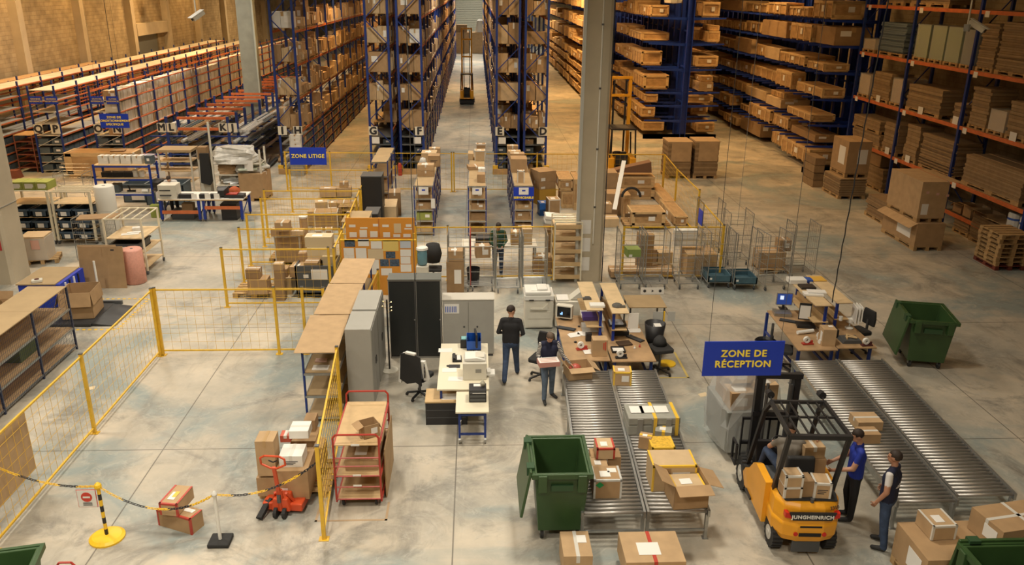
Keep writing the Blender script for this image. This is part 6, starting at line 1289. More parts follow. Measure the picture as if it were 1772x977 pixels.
t=T('label_printer','cream block-shaped label printer on the left end of the packing table','printer',(-11.35,30.25,tpz+.003)); part('body',MB().b(-.36,.3,-.15,.4,0,.52),offw,t,bev=.02); part('slot',MB().b(-.3,.1,-.16,-.15,.3,.34).b(-.3,.12,-.16,-.15,.12,.16),blk,t); part('slot_tray',MB().b(-.28,.1,-.2,-.15,.1,.12),lockd,t)
for i,(x,w,lb) in enumerate(((-10.75,.5,'left black label holder'),(-10.1,.3,'middle black label holder'),(-9.75,.25,'small black label holder'))): onl('label_holder',lb+' on the packing table','holder',x,30.25,MB().b(-w/2,w/2,-.1,.1,0,.16),blk)
for i,x in enumerate((-10.42,-9.93,-9.6)): onl('paper_card','white card %s from the left standing at the packing table edge'%ORD[i],'paper',x,30.14,MB().b(-.1,.1,-.02,.0,0,.19),paper)
t=crt('black monitor seen from behind on the right of the packing table',Vector((-9.45,30.55,tpz+.003)),PI,False,blk)
t=crt('black monitor on a stand left of the cream label printer',Vector((-11.95,31.2,1.0)),PI-.3,False,blk); one('monitor_stand',MB().cyl((0,0,0),(0,0,.99),.04,10).b(-.3,.3,-.3,.3,.96,.99),dsteel,'dark stand carrying the black monitor left of the printer','stand',(-11.95,31.25,0))
onl('document_tray','black tray with red papers at the right of the packing table','desk tray',-9.0,30.4,MB().b(-.35,.35,-.2,.2,0,.12).b(-.3,.1,-.15,.15,.12,.15,1),[blk,red]); onl('paper_sheet','white papers between monitor and tray','paper',-9.35,30.3,MB().b(-.15,.15,-.15,.1,0,.01),paper,.2)
t=one('waste_box',MB().b(-.28,.28,-.25,.25,0,.6).b(-.3,.3,-.27,.27,.55,.62),blk,'black waste box under the right end of the packing table','bin',(-9.25,30.5,0)); one('crate_of_bottles',MB().b(-.4,.4,-.25,.25,0,.35),dgrey,'dark crate under the left half of the packing table','crate',(-11.0,30.6,0)); box_thing('small dark brown carton under the packing table',Vector((-10.8,30.5,0)),0,.4,.3,.25,.36,card[2])
t=one('bag_heap',MB().lathe([(0,0),(.2,.03),(.22,.15),(.1,.24),(0,.25)],10),mat('red_yellow_cloth',(.4,.08,.02),.8),'red and yellow cloth heap behind the packing table monitor','cloth',(-9.2,31.05,tpz+.003),smooth=True)
# cube carton with padded bags
c,_,w,d,h=corner('L2',(1278,600),(1172,680),(980,650),(1172,450)); 
a=WK('L2',980,650); b=WK('L2',1172,672); t=box_thing('large cube carton topped with padded bags, right of the packing table',Vector((a.x+.48,a.y+.35,0)),-.1,.98,1.05,1.0,.14,card[0],'x',None); pallet(a.x+.48,a.y+.35,0,-.1,'pallet under the large cube carton',w=1.0,d=1.05)
for i,(dx,dy,dz) in enumerate(((0,0,0),(-.2,-.2,.1),(.15,.2,.1),(-.1,.1,.2))): one('padded_bag',MB().prism([(-.4,-.28),(.36,-.32),(.42,.26),(-.3,.3)],2,0,.1),film if i%2==0 else mat('mint_bag',(.50,.56,.46),.6),'padded white bag, %s from the bottom on the large cube carton'%ORD[i],'bag',(a.x+.48+dx,a.y+.35+dy,1.15+dz),.3*i,bev=.03)
# wrapped trolley with parts, cream shelving with brown sheet, grey tubs
t=T('parts_trolley','white shelf trolley loaded with film-wrapped panels behind the packing table','trolley',(-10.6,33.2,0)); w=1.9
for x in (0,w):
    for y in (0,.8): part('post',MB().b(x-.035,x+.035,y-.03,y+.03,0,2.1 if x or y else 3.2),offw,t)
for z in (.15,.62,1.05,1.5): part('shelf',MB().b(0,w,0,.8,z,z+.03),offw,t)
def lump(name,label,cat,x,y,z,w,d,h,m,rz=0):
    s=MB(); n=12; k2=6; vs=[]
    for j in range(k2+1):
        v=j/k2; r=math.sin(PI*(.12+.88*v)) if v<1 else 0
        for i in range(n):
            a=2*PI*i/n; q=1+.16*math.sin(3*a+j)+.1*rnd.uniform(-1,1); c_=abs(math.cos(a))**.6*(1 if math.cos(a)>0 else -1); s_=abs(math.sin(a))**.6*(1 if math.sin(a)>0 else -1)
            vs.append((c_*w/2*q*(1-.25*v*v),s_*d/2*q*(1-.25*v*v),h*(1-(1-v)**1.5)*(1+.08*rnd.uniform(-1,1)) if j else 0))
    s.add(vs,[(j*n+i,j*n+(i+1)%n,(j+1)*n+(i+1)%n,(j+1)*n+i) for j in range(k2) for i in range(n)]+[tuple(range(n-1,-1,-1)),tuple(range(k2*n,(k2+1)*n))])
    return one(name,s,m,label,cat,(x,y,z),rz)
lump('wrapped_goods','big film-wrapped bundle bulging over the top of the parts trolley','wrapped goods',-9.75,33.6,1.54,1.75,1.0,.6,film,-.1)
for i,(x,z,m_) in enumerate(((-10.1,1.09,card[0]),(-9.4,1.09,film),(-10.0,.66,grey_st),(-9.3,.66,card[2]),(-10.0,.19,tote),(-9.2,.19,dgrey))): lump('wrapped_part','%s goods on the %s of the parts trolley'%(('brown','filmed','grey','dark brown','blue grey','black')[i],('upper shelf, left','upper shelf, right','middle shelf, left','middle shelf, right','lowest shelf, left','lowest shelf, right')[i]),'wrapped goods',x,33.6,z,.75,.6,.36,m_)
one('hanging_coat',MB().prism([(-.2,1.6),(.15,1.6),(.22,.5),(.1,.3),(-.25,.4)],1,0,.15),blk2,'black coat hanging at the left end of the parts trolley','coat',(-10.95,33.4,.3)); one('notice_sheet',MB().b(-.17,.17,-.01,0,0,.42),paper,'framed white sheet on the right post of the parts trolley','notice',(-9.15,33.15,1.25)); box_thing('small brown carton hanging high beside the parts trolley',Vector((-11.1,33.8,0)),0,.35,.4,.5,1.62,card[2])
one('wooden_block_stand',MB().b(-.2,.2,-.2,.2,0,1.61),offw,'slim stand behind the coat carrying the small carton','stand',(-11.1,33.8,0))
t=T('shelf_trolley','cream shelf trolley with honeycomb board on top, behind the desk worker','trolley',(-14.15,34.4,0)); w=2.3
for x in (0,1.0,w):
    for y in (0,.9): part('post',MB().b(x-.03,x+.03,y-.03,y+.03,0,1.75),offw,t)
for z in (.5,.95,1.35): part('shelf',MB().b(0,w,0,.9,z,z+.03),ply_l,t)
part('honeycomb_board',MB().b(.95,w+.05,-.05,.95,1.76,1.86),cardtop,t); part('paper_sheet',MB().b(.75,1.2,-.035,-.03,.7,.98),paper,t)
lump('magazine_heap','white and purple magazines on the left of the cream trolley top','magazines',-13.8,34.8,1.39,.8,.5,.2,mat('lilac_print',(.45,.40,.5),.6))
def tub(label,x,y,w,d,h,z=0,m=tote,rz=0,name='plastic_tub'):
    t=T(name,label,'tub',(x,y,z),rz); s=MB(); e=.03; s.b(-w/2,w/2,-d/2,d/2,0,.03); 
    for q in ((-w/2,-w/2+e,-d/2,d/2),(w/2-e,w/2,-d/2,d/2),(-w/2,w/2,-d/2,-d/2+e),(-w/2,w/2,d/2-e,d/2)): s.b(*q,0,h)
    part('tub',s,m,t); s=MB()
    for q in ((-w/2-.03,-w/2,-d/2-.03,d/2+.03),(w/2,w/2+.03,-d/2-.03,d/2+.03),(-w/2,w/2,-d/2-.03,-d/2),(-w/2,w/2,d/2,d/2+.03)): s.b(*q,h-.05,h)
    part('rim',s,m,t); part('label',MB().b(-w*.22,w*.2,-d/2-.036,-d/2-.031,h*.15,h*.7),paper,t); return t
tub('large empty grey plastic tub right of the desk worker',-12.4,33.0,1.5,.95,.85); tub('grey plastic tub left of the desk worker',-13.6,33.3,1.2,.7,.75)
# long plywood crate and small blue-post table with cartons
c=UC; a=W(121,309); b=W(228,309); y=a.y
t=ub(UC[0],'wooden_crate',((a.x+b.x)/2+.05,y+.55,.1),(b.x-a.x+.2,1.1,1.05),0,'long plywood crate with a white sheet in front of shelving P','crate'); pallet((a.x+b.x)/2,y+.5,0,0,'pallet under the long plywood crate',w=b.x-a.x,d=1.0); one('cardboard_scrap',MB().b(-.3,.3,-.18,.18,0,.05),card[2],'folded dark cardboard on the long plywood crate','cardboard',(b.x-.6,y+.45,1.17),.1)
k='L1'
t=T('packing_table','blue-post packing station with two levels left of the packing table','workbench',(-14.3,31.0,0)); w=2.05
for x in (0,w):
    for y in (0,.75): part('post',MB().b(x-.035,x+.035,y-.03,y+.03,0,1.95),blue_d,t)
for z,m_ in ((.82,offw),(1.4,ply),(1.9,ply)): part('shelf',MB().b(0,w,0,.8,z,z+.03),m_,t); part('front_rail',MB().b(0,w,-.02,0,z-.06,z),blue_d,t)
for i in range(5): 
    x=-14.0+i*.42; ub(UBW if i<4 else UBT,'file_box',(x,31.35,1.935),(.36 if i<4 else .26,.3,.3),-.02*i,('white grey file box, %s from the left on the packing station top'%ORD[i]) if i<4 else 'teal box at the right end of the packing station top','box','file boxes on the packing station')
for i in range(3): one('tape_box',MB().b(-.2,.2,-.15,.15,0,.18),blk,'black label box, %s from the left on the middle shelf of the packing station'%ORD[i],'box',(-13.95+i*.42,31.35,1.432),.1)
one('paper_rolls',MB().cyl((-.12,0,0),(-.12,0,.25),.1,12).cyl((.12,0,0),(.12,0,.22),.1,12),white,'two white rolls on the middle shelf of the packing station','roll',(-12.8,31.3,1.432)); one('hot_glue_gun',MB().b(-.15,.15,-.03,.03,0,.06).bar((-.05,0,.05),(-.1,0,.25),.04,.04),blk,'black hand tool on the lower shelf of the packing station','tool',(-13.15,31.3,.852)); one('grey_bin',MB().b(-.16,.16,-.2,.2,0,.3),tote,'grey bin on the lower shelf of the packing station','bin',(-13.7,31.3,.852)); one('green_bag',MB().b(-.18,.18,-.12,.12,0,.5),mat('bag_green',(.25,.3,.06),.7),'olive bag at the foot of the packing station','bag',(-12.1,30.7,0),bev=.03)
one('tape_rolls',MB().cyl((-.12,0,.08),(.12,0,.08),.08,12),white,'white tape roll at the right end of the packing station','roll',(-12.55,31.1,.852))
# tall white and pink foam rolls
t=T('foam_roll','tall white foam roll standing beside the tote trolley','roll',(-12.5,27.6,0)); part('roll',MB().lathe([(.05,1.95),(.29,1.95),(.32,1.92),(.32,.03),(.29,0),(.05,0)],24),mat('foam_white',(.62,.60,.53),.8),t,smooth=True); part('core_hole',MB().cyl((0,0,1.9),(0,0,1.953),.06,12),dgrey,t)
p=WK('L4',600,885); t=T('foam_roll','pink bubble-wrap roll standing beside the tall cardboard sheets','roll',(p.x,p.y+.25,0)); part('roll',MB().lathe([(.0,1.05),(.26,1.05),(.29,1.01),(.30,.03),(.26,0),(0,0)],24),mat('foam_pink',(.62,.30,.23),.6,var=.1,scale=20),t,smooth=True); part('core_hole',MB().cyl((0,0,1.03),(0,0,1.055),.04,12),dgrey,t)
a=WK('L4',150,905); b=WK('L4',530,925); yy=(a.y+b.y)/2
t=T('cardboard_sheet','two tall flat cardboard sheets standing on edge by the pink roll','cardboard',((a.x+b.x)/2,yy,0)); t.rotation_euler=(-.08,0,0); w=b.x-a.x; part('sheet',MB().b(-w/2,w/2,0,.02,0,1.24),card[0],t); part('crease',MB().b(.02,.026,-.003,.0,.95,1.24).b(.02,.026,-.003,0,0,.3),cardin,t); part('rear_sheet',MB().b(-w/2-.05,w/2-.2,.03,.05,0,1.28),card[1],t); part('printed_mark',MB().b(w*.22,w*.3,-.003,0,1.12,1.16),ink,t)
# trolley with totes
def tote_trolley(label,x0,x1,y0,d,rows,top_slats=False):
    t=T('tote_trolley',label,'trolley',(x0,y0,0),0,'cream trolleys with totes'); w=x1-x0
    for x in (0,w):
        for y in (0,d): part('post',MB().b(x-.035,x+.035,y-.035,y+.035,.12,1.82),cream,t); part('castor',MB().cyl((x-.025,y,.07),(x+.025,y,.07),.07,12),dgrey,t)
    for z in rows: part('shelf',MB().b(0,w,0,d,z,z+.025),ply_l,t)
    if top_slats:
        for i in range(6): part('top_slat',MB().b(0,w,i*d/5-.02,i*d/5+.02,1.78,1.82),cream,t)
    return t
rows=[.14,.52,.92,1.38]
tote_trolley('cream tote trolley nearest the left column, olive crates on top',-15.55,-14.25,27.3,.9,rows); tote_trolley('cream tote trolley with slatted top beside the white foam roll',-14.12,-12.88,27.3,.9,rows,True)
for ti,(x0,w) in enumerate(((-15.5,1.2),(-14.07,1.12))):
    for li,z in enumerate((.17,.55,.95)):
        for i in range(2):
            x=x0+w*(i+.5)/2; tub('blue grey tote %s on the %s shelf up of the %s tote trolley'%(('left','right')[i],ORD[li],('left-hand','right-hand')[ti]),x,27.65,w*.40,.75,.26,z=z+.0,name='tote',m=mat('tote_blue',(.05,.085,.13),.5))
for i in range(3): t=ub(UBG,'plastic_crate',(-15.3+i*.42,27.75,1.83),(.4,.6,.26),0,'olive crate with a white label, %s from the left on the left-hand tote trolley'%ORD[i],'crate','olive crates'); part('label',MB().b(-.3,.3,-.51,-.505,.2,.8),paper,t)
one('crate_rack',MB().b(0,1.2,0,.8,1.805,1.825).b(0,.03,0,.03,1.4,1.8).b(1.17,1.2,0,.03,1.4,1.8),cream,'cream top frame holding the olive crates','rack',(-15.5,27.35,0))
t=T('shelf_trolley','cream shelf trolley with an open barred top and papers on its board','trolley',(-11.1,24.1,0)); w,d=1.1,1.35
for x in (0,w):
    for y in (0,d): part('post',MB().b(x-.025,x+.025,y-.025,y+.025,.12,1.75),cream,t); part('castor',MB().cyl((x-.02,y,.06),(x+.02,y,.06),.06,12),dgrey,t)
for z in (.2,.68,1.12): part('shelf',MB().b(0,w,0,d,z,z+.03),ply_l,t)
for i in range(5): part('top_bar',MB().b(i*w/4-.015,i*w/4+.015,0,d,1.72,1.75),cream,t)
for y in (0,d): part('top_rail',MB().b(0,w,y-.02,y+.02,1.72,1.76),cream,t)
one('paper_fan',MB().b(-.25,.25,-.1,.1,0,.01).b(-.1,.3,.05,.2,.011,.02),paper,'fan of white papers on the barred trolley','paper',(-10.55,24.55,1.153),.3); one('paper_bundle',MB().b(-.14,.14,-.1,.1,0,.09),paper,'small white paper bundle on the barred trolley','paper',(-10.5,25.0,1.153),.3)
tub('dark grey tub on the middle shelf of the barred trolley',-10.6,24.6,.85,.9,.24,z=.713,m=dgrey); tub('dark grey tub on the lowest shelf of the barred trolley',-10.85,24.8,.5,.8,.26,z=.233,m=dgrey)
roll_cage('wire cage leaning in front of the tote trolleys',-11.95,25.3,w=1.0,d=.7,h=1.5); one('cardboard_flap',MB().b(-.6,.6,-.3,.3,0,.03),card[2],'brown cardboard lying on the wire cage by the tote trolleys','cardboard',(-11.7,25.2,1.51),.2)
# crate trolley behind left, red stepped rack, small things beyond
roll_cage('wire cage in front of the long plywood crate, left',-15.9,32.6,w=1.1,d=.8,h=1.3); 
t=T('stair_rack','brown red wire rack standing between shelving R and Q','rack',(-20.75,38.6,0))
for x in (-.4,.4):
    for y in (0,1.2): part('post',MB().b(x-.02,x+.02,y-.02,y+.02,0,1.7),mat('rust_red',(.22,.07,.04),.6),t)
for z in (.2,.5,.8,1.1,1.4): part('shelf',MB().b(-.4,.4,0,1.2,z,z+.02),mat('rust_red',(0,0,0)),t)
part('top_board',MB().b(-.42,.42,0,1.2,1.7,1.73),card[1],t)
one('red_box',MB().prism([(-.3,0),(.3,0),(.2,.35),(-.2,.35)],1,0,.4),mat('rust_red',(0,0,0)),'small red box on the floor left of shelving Q','box',(W(22,309).x,W(22,309).y,0))
# pallet of cartons right of the left column, blue desk, open carton on floor scale, mesh shelf
pallet(-13.75,25.5,0,.3,'pallet under the wrapped carton beside the left column',w=.9,d=.8); t=T('wrapped_load','film-wrapped low carton with a pink label beside the left column','pallet load',(-13.8,25.45,.147),.1); part('load',MB().b(-.42,.3,-.35,.35,0,.75),card[3],t); part('stretch_film',MB().b(-.44,.32,-.37,.37,0,.7),plastic,t); part('label',MB().b(-.1,.15,-.376,-.371,.35,.65),mat('pink_sticker',(0,0,0)),t)
t=T('blue_cabinet','low blue cabinet with fibreboard top next to the open carton, left','cabinet',(-12.3,21.25,0)); part('carcass',MB().b(0,1.1,0,1.4,0,.72),signb,t); part('top_board',MB().b(-.03,1.0,-.05,1.4,.72,.75),cardtop,t)
for i in range(4): part('book',MB().b(1.1,1.13,.25+i*.25,.3+i*.25,.35,.68),(paper,blk,paper,blk)[i],t)
t=T('roll_holder','square pale box with a dark round roll on the blue cabinet','tape dispenser',(WK('L5',370,215,.75).x,WK('L5',370,215,.75).y,.752),.4); part('body',MB().b(-.13,.13,-.1,.1,0,.07),offw,t,bev=.01); part('roll',MB().cyl((0,0,.07),(0,0,.085),.06,14),mat('dark_red',(0,0,0)),t)
for i,x in enumerate((-13.25,-12.78,-12.32)): 
    if i<2: box_thing('open-topped small carton, %s of two at the left edge by the mesh shelf'%ORD[i],Vector((-11.3-.55*i,18.6,0)),0,.5,.4,.25,1.0,card[i],op='FB',ang=(60,70,0,0)); 
one('carton_block',MB().b(-.6,.6,-.35,.35,0,.99),card[2],'dark carton stack under the two small open cartons at the left edge','box',(-11.6,18.6,0))
t=T('floor_scale','black floor scale with ramp framed by yellow hazard tape','scale',(-10.6,20.75,0)); part('platform',MB().b(-.85,.65,-.75,.75,.02,.08),mat('scale_black',(.03,.032,.035),.5,var=.2),t,bev=.01); part('ramp',MB().prism([(.66,.02),(1.25,.0),(1.25,.01),(.66,.08)],1,-.7,.7),mat('scale_black',(0,0,0)),t); part('rear_bar',MB().b(-.3,.8,.85,.93,0,.1),dgrey,t)
s=MB()
for i in range(16): s.b(-1.0+i*.15,-1.0+i*.15+.08,-.95,-.88,.001,.004,0); s.b(-1.0+i*.15,-1.0+i*.15+.08,1.25,1.32,.001,.004,0)
for i in range(14): s.b(1.35,1.42,-.9+i*.16,-.9+i*.16+.08,.001,.004,0)
part('hazard_tape',s,tape_y,t)
t=box_thing('open brown carton standing on the black floor scale',Vector((-10.45,20.75,0)),.12,.78,.85,.72,.09,card[0],op='FBLR',ang=(-75,-80,-70,-85))
one('white_tube',MB().cyl((0,0,0),(0,0,1.0),.03,10),white,'thin white upright tube behind the open carton on the scale','tube',(-10.75,22.4,0))
t=T('mesh_shelf','black-framed mesh shelving with fibreboard top at the left edge','shelving',(-10.55,13.8,0)); w=.85; dark=mat('post_dark_blue',(.02,.03,.07),.4)
Ls=4.85; hS=1.6
for i in range(4):
    for x in (0,w): part('post',MB().b(x-.02,x+.02,i*Ls/3-.02,i*Ls/3+.02,0,hS),dark,t)
for z in (.1,.55,1.05): 
    part('shelf',MB().b(0,w,0,Ls,z,z+.02),card[1],t); part('front_edge',MB().b(w,w+.012,0,Ls,z-.03,z+.02),grey_st,t)
for i in range(3): part('top_board',MB().b(-.02,w+.02,i*Ls/3+.005,(i+1)*Ls/3-.005,hS,hS+.02),cardtop,t)
s=MB()
for i in range(int(Ls/.07)): s.b(w+.014,w+.018,i*.07,i*.07+.004,.05,hS)
for z in [.1+.1*i for i in range(15)]: s.b(w+.018,w+.022,0,Ls,z,z+.004)
for i in range(12): s.b(i*.07,i*.07+.004,Ls+.01,Ls+.014,.05,hS)
part('mesh_wires',s,dark,t,kind='stuff')
box_thing('green and brown carton on the lower shelf of the mesh shelving',Vector((-10.1,17.0,0)),0,.4,.7,.3,.575,mat('green_card',(.12,.16,.07),.8),lab=''); box_thing('brown carton deep in the lower shelf of the mesh shelving',Vector((-10.1,15.0,0)),0,.5,1.2,.35,.575,card[2])
one('cardboard_sheet',MB().b(0,.012,-.95,.95,0,1.1),card[1],'brown cardboard panel hung on the left mesh fence','cardboard',(-7.66,11.7,.45))
# ================================================================== counterbalance forklift
fk=T('forklift','yellow forklift with black overhead guard carrying a wrapped load, seen from behind','forklift',(5.13,10.62,0),-.055); t=fk
cw=[(-.5,.55),(-.52,.1),(-.42,-.12),(-.2,-.2),(.2,-.2),(.42,-.12),(.52,.1),(.5,.55)]
def loft(rings,m=0,capb=True,capt=True):
    s=MB(); n=len(rings[0]); vs=[v for r_ in rings for v in r_]; fs=[(j*n+i,j*n+(i+1)%n,(j+1)*n+(i+1)%n,(j+1)*n+i) for j in range(len(rings)-1) for i in range(n)]
    if capb: fs.append(tuple(range(n-1,-1,-1)))
    if capt: fs.append(tuple(range((len(rings)-1)*n,len(rings)*n)))
    return s.add(vs,fs,m)
def ring(z,sc,dy=0): return [(x*sc,y*sc+dy,z) for x,y in cw]
part('counterweight',loft([ring(.3,.9,.03),ring(.42,1.0),ring(.62,1.02,-.01),ring(.66,.98),ring(.72,.98,.0),ring(.92,.96,.02),ring(.99,.88,.06)]),fly,t,smooth=False,bev=.02)
part('rear_deck',MB().prism([(-.4,-.08),(.4,-.08),(.44,.1),(.44,.5),(-.44,.5),(-.44,.1)],2,.99,1.015),blk2,t,bev=.008)
q=part('name_band',MB().prism([(-.3,.74),(.3,.74),(.36,.88),(-.36,.88)],1,-.225,-.2),blk,t); q.location=(0,.0,0)
text('JUNGHEINRICH',.085,white,q,(0,-.2275,.80),bold=.003); text('2310',.075,ink,t,(.34,-.155,.935),rot=(PI/2-.6,0,.35),name='fleet_number')
for sx in (-1,1): part('tail_light',MB().prism([(sx*.31,.76),(sx*.42,.78),(sx*.42,.87),(sx*.36,.86)],1,-.205,-.12),mat('tail_red',(.55,.02,.01),.25),t); part('lower_reflector',MB().cyl((sx*.22,-.2,.48),(sx*.22,-.215,.48),.035,12),mat('tail_red',(0,0,0)),t)
part('tow_slot',MB().b(-.17,.17,-.215,-.19,.44,.5).b(-.17,.17,-.215,-.19,.60,.63),mat('shadow_black',(.01,.01,.01),.8),t); part('tow_pin',MB().cyl((0,-.1,.99),(0,-.1,1.05),.03,10),dsteel,t); part('mud_plate',MB().b(-.22,.22,-.12,-.08,.08,.3),dgrey,t,bev=.01)
for sx in (-1,1):
    part('side_panel',MB().prism([(.4,.26),(1.52,.26),(1.62,.42),(1.5,.58),(1.3,.7),(1.1,.93),(.95,1.0),(.4,1.0)],0,sx*.5-.07,sx*.5+.05),fly,t)
    part('panel_vent',MB().prism([(.72,.68),(.86,.68),(.84,.82),(.74,.86)],0,sx*.56,sx*.556),blk,t)
    for nm,y,r_,wd in (('rear_wheel',.18,.235,.16),('front_wheel',1.78,.29,.2)):
        x=sx*(.42 if nm[0]=='r' else .46); s=MB()
        n=20
        for i in range(n): a=2*PI*i/n; s.b(-wd/2,wd/2,r_*.96,r_*1.04,-.018,.018,0,Matrix.Translation((x,y,r_))@Matrix.Rotation(a,4,'X'))
        s.cyl((x-wd/2,y,r_),(x+wd/2,y,r_),r_*.97,22); w_=part(nm,s,blk2,t); part('wheel_hub',MB().cyl((x-wd/2-.01,y,r_),(x+wd/2+.01,y,r_),r_*.5,14).cyl((x-wd/2-.02,y,r_),(x+wd/2+.02,y,r_),r_*.2,10),mat('hub_grey',(.5,.49,.44),.4),w_)
part('chassis',MB().b(-.42,.42,.3,1.9,.2,.42),dgrey,t); part('floor_plate',MB().b(-.42,.42,1.1,1.7,.42,.46),blk2,t); part('battery_hood',MB().b(-.42,.42,.45,1.08,.42,.9),dgrey,t,bev=.02)
part('seat',MB().b(-.25,.25,.62,1.08,.9,1.0),blk2,t,bev=.03); part('seat_back',MB().prism([(-.24,1.0),(.24,1.0),(.22,1.38),(-.22,1.38)],1,.52,.62),blk2,t,bev=.03)
part('dashboard',MB().prism([(1.5,.46),(1.7,.46),(1.75,1.0),(1.6,1.05)],0,-.4,.4),blk,t,bev=.01); s=MB().tube([(.15*math.cos(a)-.05,1.42+.13*math.sin(a),1.12+.06*math.sin(a)) for a in [2*PI*i/16 for i in range(16)]],.013,6,closed=True); s.bar((-.05,1.6,1.0),(-.05,1.42,1.12),.04,.04); part('steering_wheel',s,blk,t)
G=2.1
for sx in (-1,1):
    part('guard_rear_post',MB().bar((sx*.46,.32,.95),(sx*.45,-.02,G),.06,.07),blk,t); part('guard_front_post',MB().bar((sx*.48,1.72,.46),(sx*.44,1.25,G-.25),.06,.06).bar((sx*.44,1.25,G-.25),(sx*.43,1.02,G),.06,.06),blk,t)
    part('guard_side_rail',MB().bar((sx*.45,-.05,G),(sx*.43,1.05,G),.05,.06),blk,t); part('lamp_stalk',MB().cyl((sx*.42,1.05,G),(sx*.42,1.18,G+.1),.012,6).cyl((sx*.42,1.12,G+.08),(sx*.42,1.26,G+.06),.06,12),blk,t)
part('guard_rear_rail',MB().bar((-.47,-.05,G),(.47,-.05,G),.07,.07),blk,t); part('guard_front_rail',MB().bar((-.45,1.05,G),(.45,1.05,G),.05,.05),blk,t); part('guard_middle_rail',MB().bar((-.45,.55,G),(.45,.55,G),.03,.03),blk,t)
for i in range(5): x=-.3+.15*i; part('guard_bar',MB().bar((x,-.05,G),(x*.95,1.05,G),.022,.03),blk,t)
for sx in (-1,1):
    part('mast_channel',MB().b(sx*.33-.05,sx*.33+.05,2.02,2.14,.1,2.12),blk,t); part('inner_mast',MB().b(sx*.25-.03,sx*.25+.03,2.05,2.15,.1,2.05),dgrey,t); part('lift_cylinder',MB().cyl((sx*.2,1.98,.2),(sx*.2,1.98,1.95),.03,10),dsteel,t)
    part('fork',MB().b(sx*.28-.05,sx*.28+.05,2.3,3.35,.13,.17).b(sx*.28-.05,sx*.28+.05,2.26,2.32,.13,.65),dsteel,t)
for z in (2.04,1.3,.5): part('mast_crossbar',MB().b(-.4,.4,2.0,2.08,z,z+.09),blk,t)
s=MB().b(-.5,.5,2.2,2.26,.3,.36).b(-.5,.5,2.2,2.26,.62,.68); 
for i in range(7): s.b(-.5+i*.16,-.47+i*.16,2.2,2.24,.36,1.15)
s.b(-.5,.5,2.2,2.24,1.12,1.17); part('load_backrest',s,blk,t); part('drive_unit',MB().b(-.42,.42,1.75,1.98,.15,.46),dgrey,t); part('step_plate',MB().b(-.6,-.5,1.0,1.3,.26,.3).tube([(-.62,1.32,.3),(-.62,1.6,.62),(-.52,1.6,.62)],.015,6),blk,t); part('side_grab_frame',MB().tube([(-.62,1.95,.35),(-.62,1.95,.75),(-.62,2.2,.75),(-.62,2.2,.35)],.025,6,closed=True),blk,t)
# parcels on the forklift rear deck and side
fx,fy=5.13,10.62
box_thing('white-taped carton at the left on the forklift rear deck, on another',Vector((fx-.29,fy+.1,0)),.0,.28,.25,.19,1.215,card[1],'e',tape_w); box_thing('white-taped carton at the left on the forklift rear deck, lower one',Vector((fx-.29,fy+.1,0)),.0,.28,.26,.19,1.018,card[0],'e',tape_w)
box_thing('brown carton in the middle of the forklift rear deck',Vector((fx-.06,fy+.12,0)),.05,.18,.25,.28,1.018,card[2]); box_thing('white-taped carton at the right on the forklift rear deck',Vector((fx+.18,fy+.1,0)),-.12,.26,.3,.26,1.018,card[1],'e',tape_w,'i')
box_thing('lower brown carton resting at the right side of the forklift seat',Vector((fx+.3,fy+.78,0)),-.08,.38,.3,.28,1.005 if False else 1.0,card[0],'x',tape_w,'L'); box_thing('upper brown carton touched by the driver at the right side of the seat',Vector((fx+.28,fy+.8,0)),.04,.34,.28,.2,1.285,card[1],'y',tape_w)
# wrapped load on the forks
lx,ly=fx-.02,fy+3.25; t=T('wrapped_load','film-wrapped pile of grey bins and parcels on the forklift forks','pallet load',(lx,ly,.175),.08)
part('grey_bin',MB().prism([(-.5,0),(.5,0),(.54,.85),(-.54,.85)],1,-.55,.55),mat('bin_grey',(.22,.23,.21),.5),t,bev=.02)
for i,(x,y,z,w,d,h,mm) in enumerate(((-.25,-.3,.86,.45,.4,.35,0),(.2,-.3,.86,.4,.45,.5,1),(-.2,.15,.86,.5,.4,.45,2),(.25,.2,.86,.35,.4,.3,3),(-.2,-.1,1.3,.35,.35,.25,3),(.12,-.15,1.37,.3,.3,.25,0))): q=part('parcel',MB().b(x-w/2,x+w/2,y-d/2,y+d/2,z,z+h),card[mm],t); part('shipping_label',MB().b(x-w*.3,x+w*.2,y-d*.3,y+d*.2,z+h+.002,z+h+.005).b(x-w*.3,x+w*.2,y-d/2-.005,y-d/2-.002,z+.08,z+h*.7),paper,q)
s=MB(); n=14
for j,(z,r_) in enumerate(((0,.62),(.5,.66),(.86,.64),(1.2,.56),(1.55,.42),(1.68,.2))):
    for i in range(n):
        a=2*PI*i/n; q=r_*(1+.05*math.sin(5*a+j)); c_=math.copysign(abs(math.cos(a))**.55,math.cos(a)); s_=math.copysign(abs(math.sin(a))**.55,math.sin(a)); s.v.append((c_*q*.95,s_*q*.98,z))
s.f+=[(j*n+i,j*n+(i+1)%n,(j+1)*n+(i+1)%n,(j+1)*n+i) for j in range(5) for i in range(n)]+[tuple(range(5*n,6*n))]; s.m=[0]*len(s.f)
part('stretch_film',s,plastic,t)
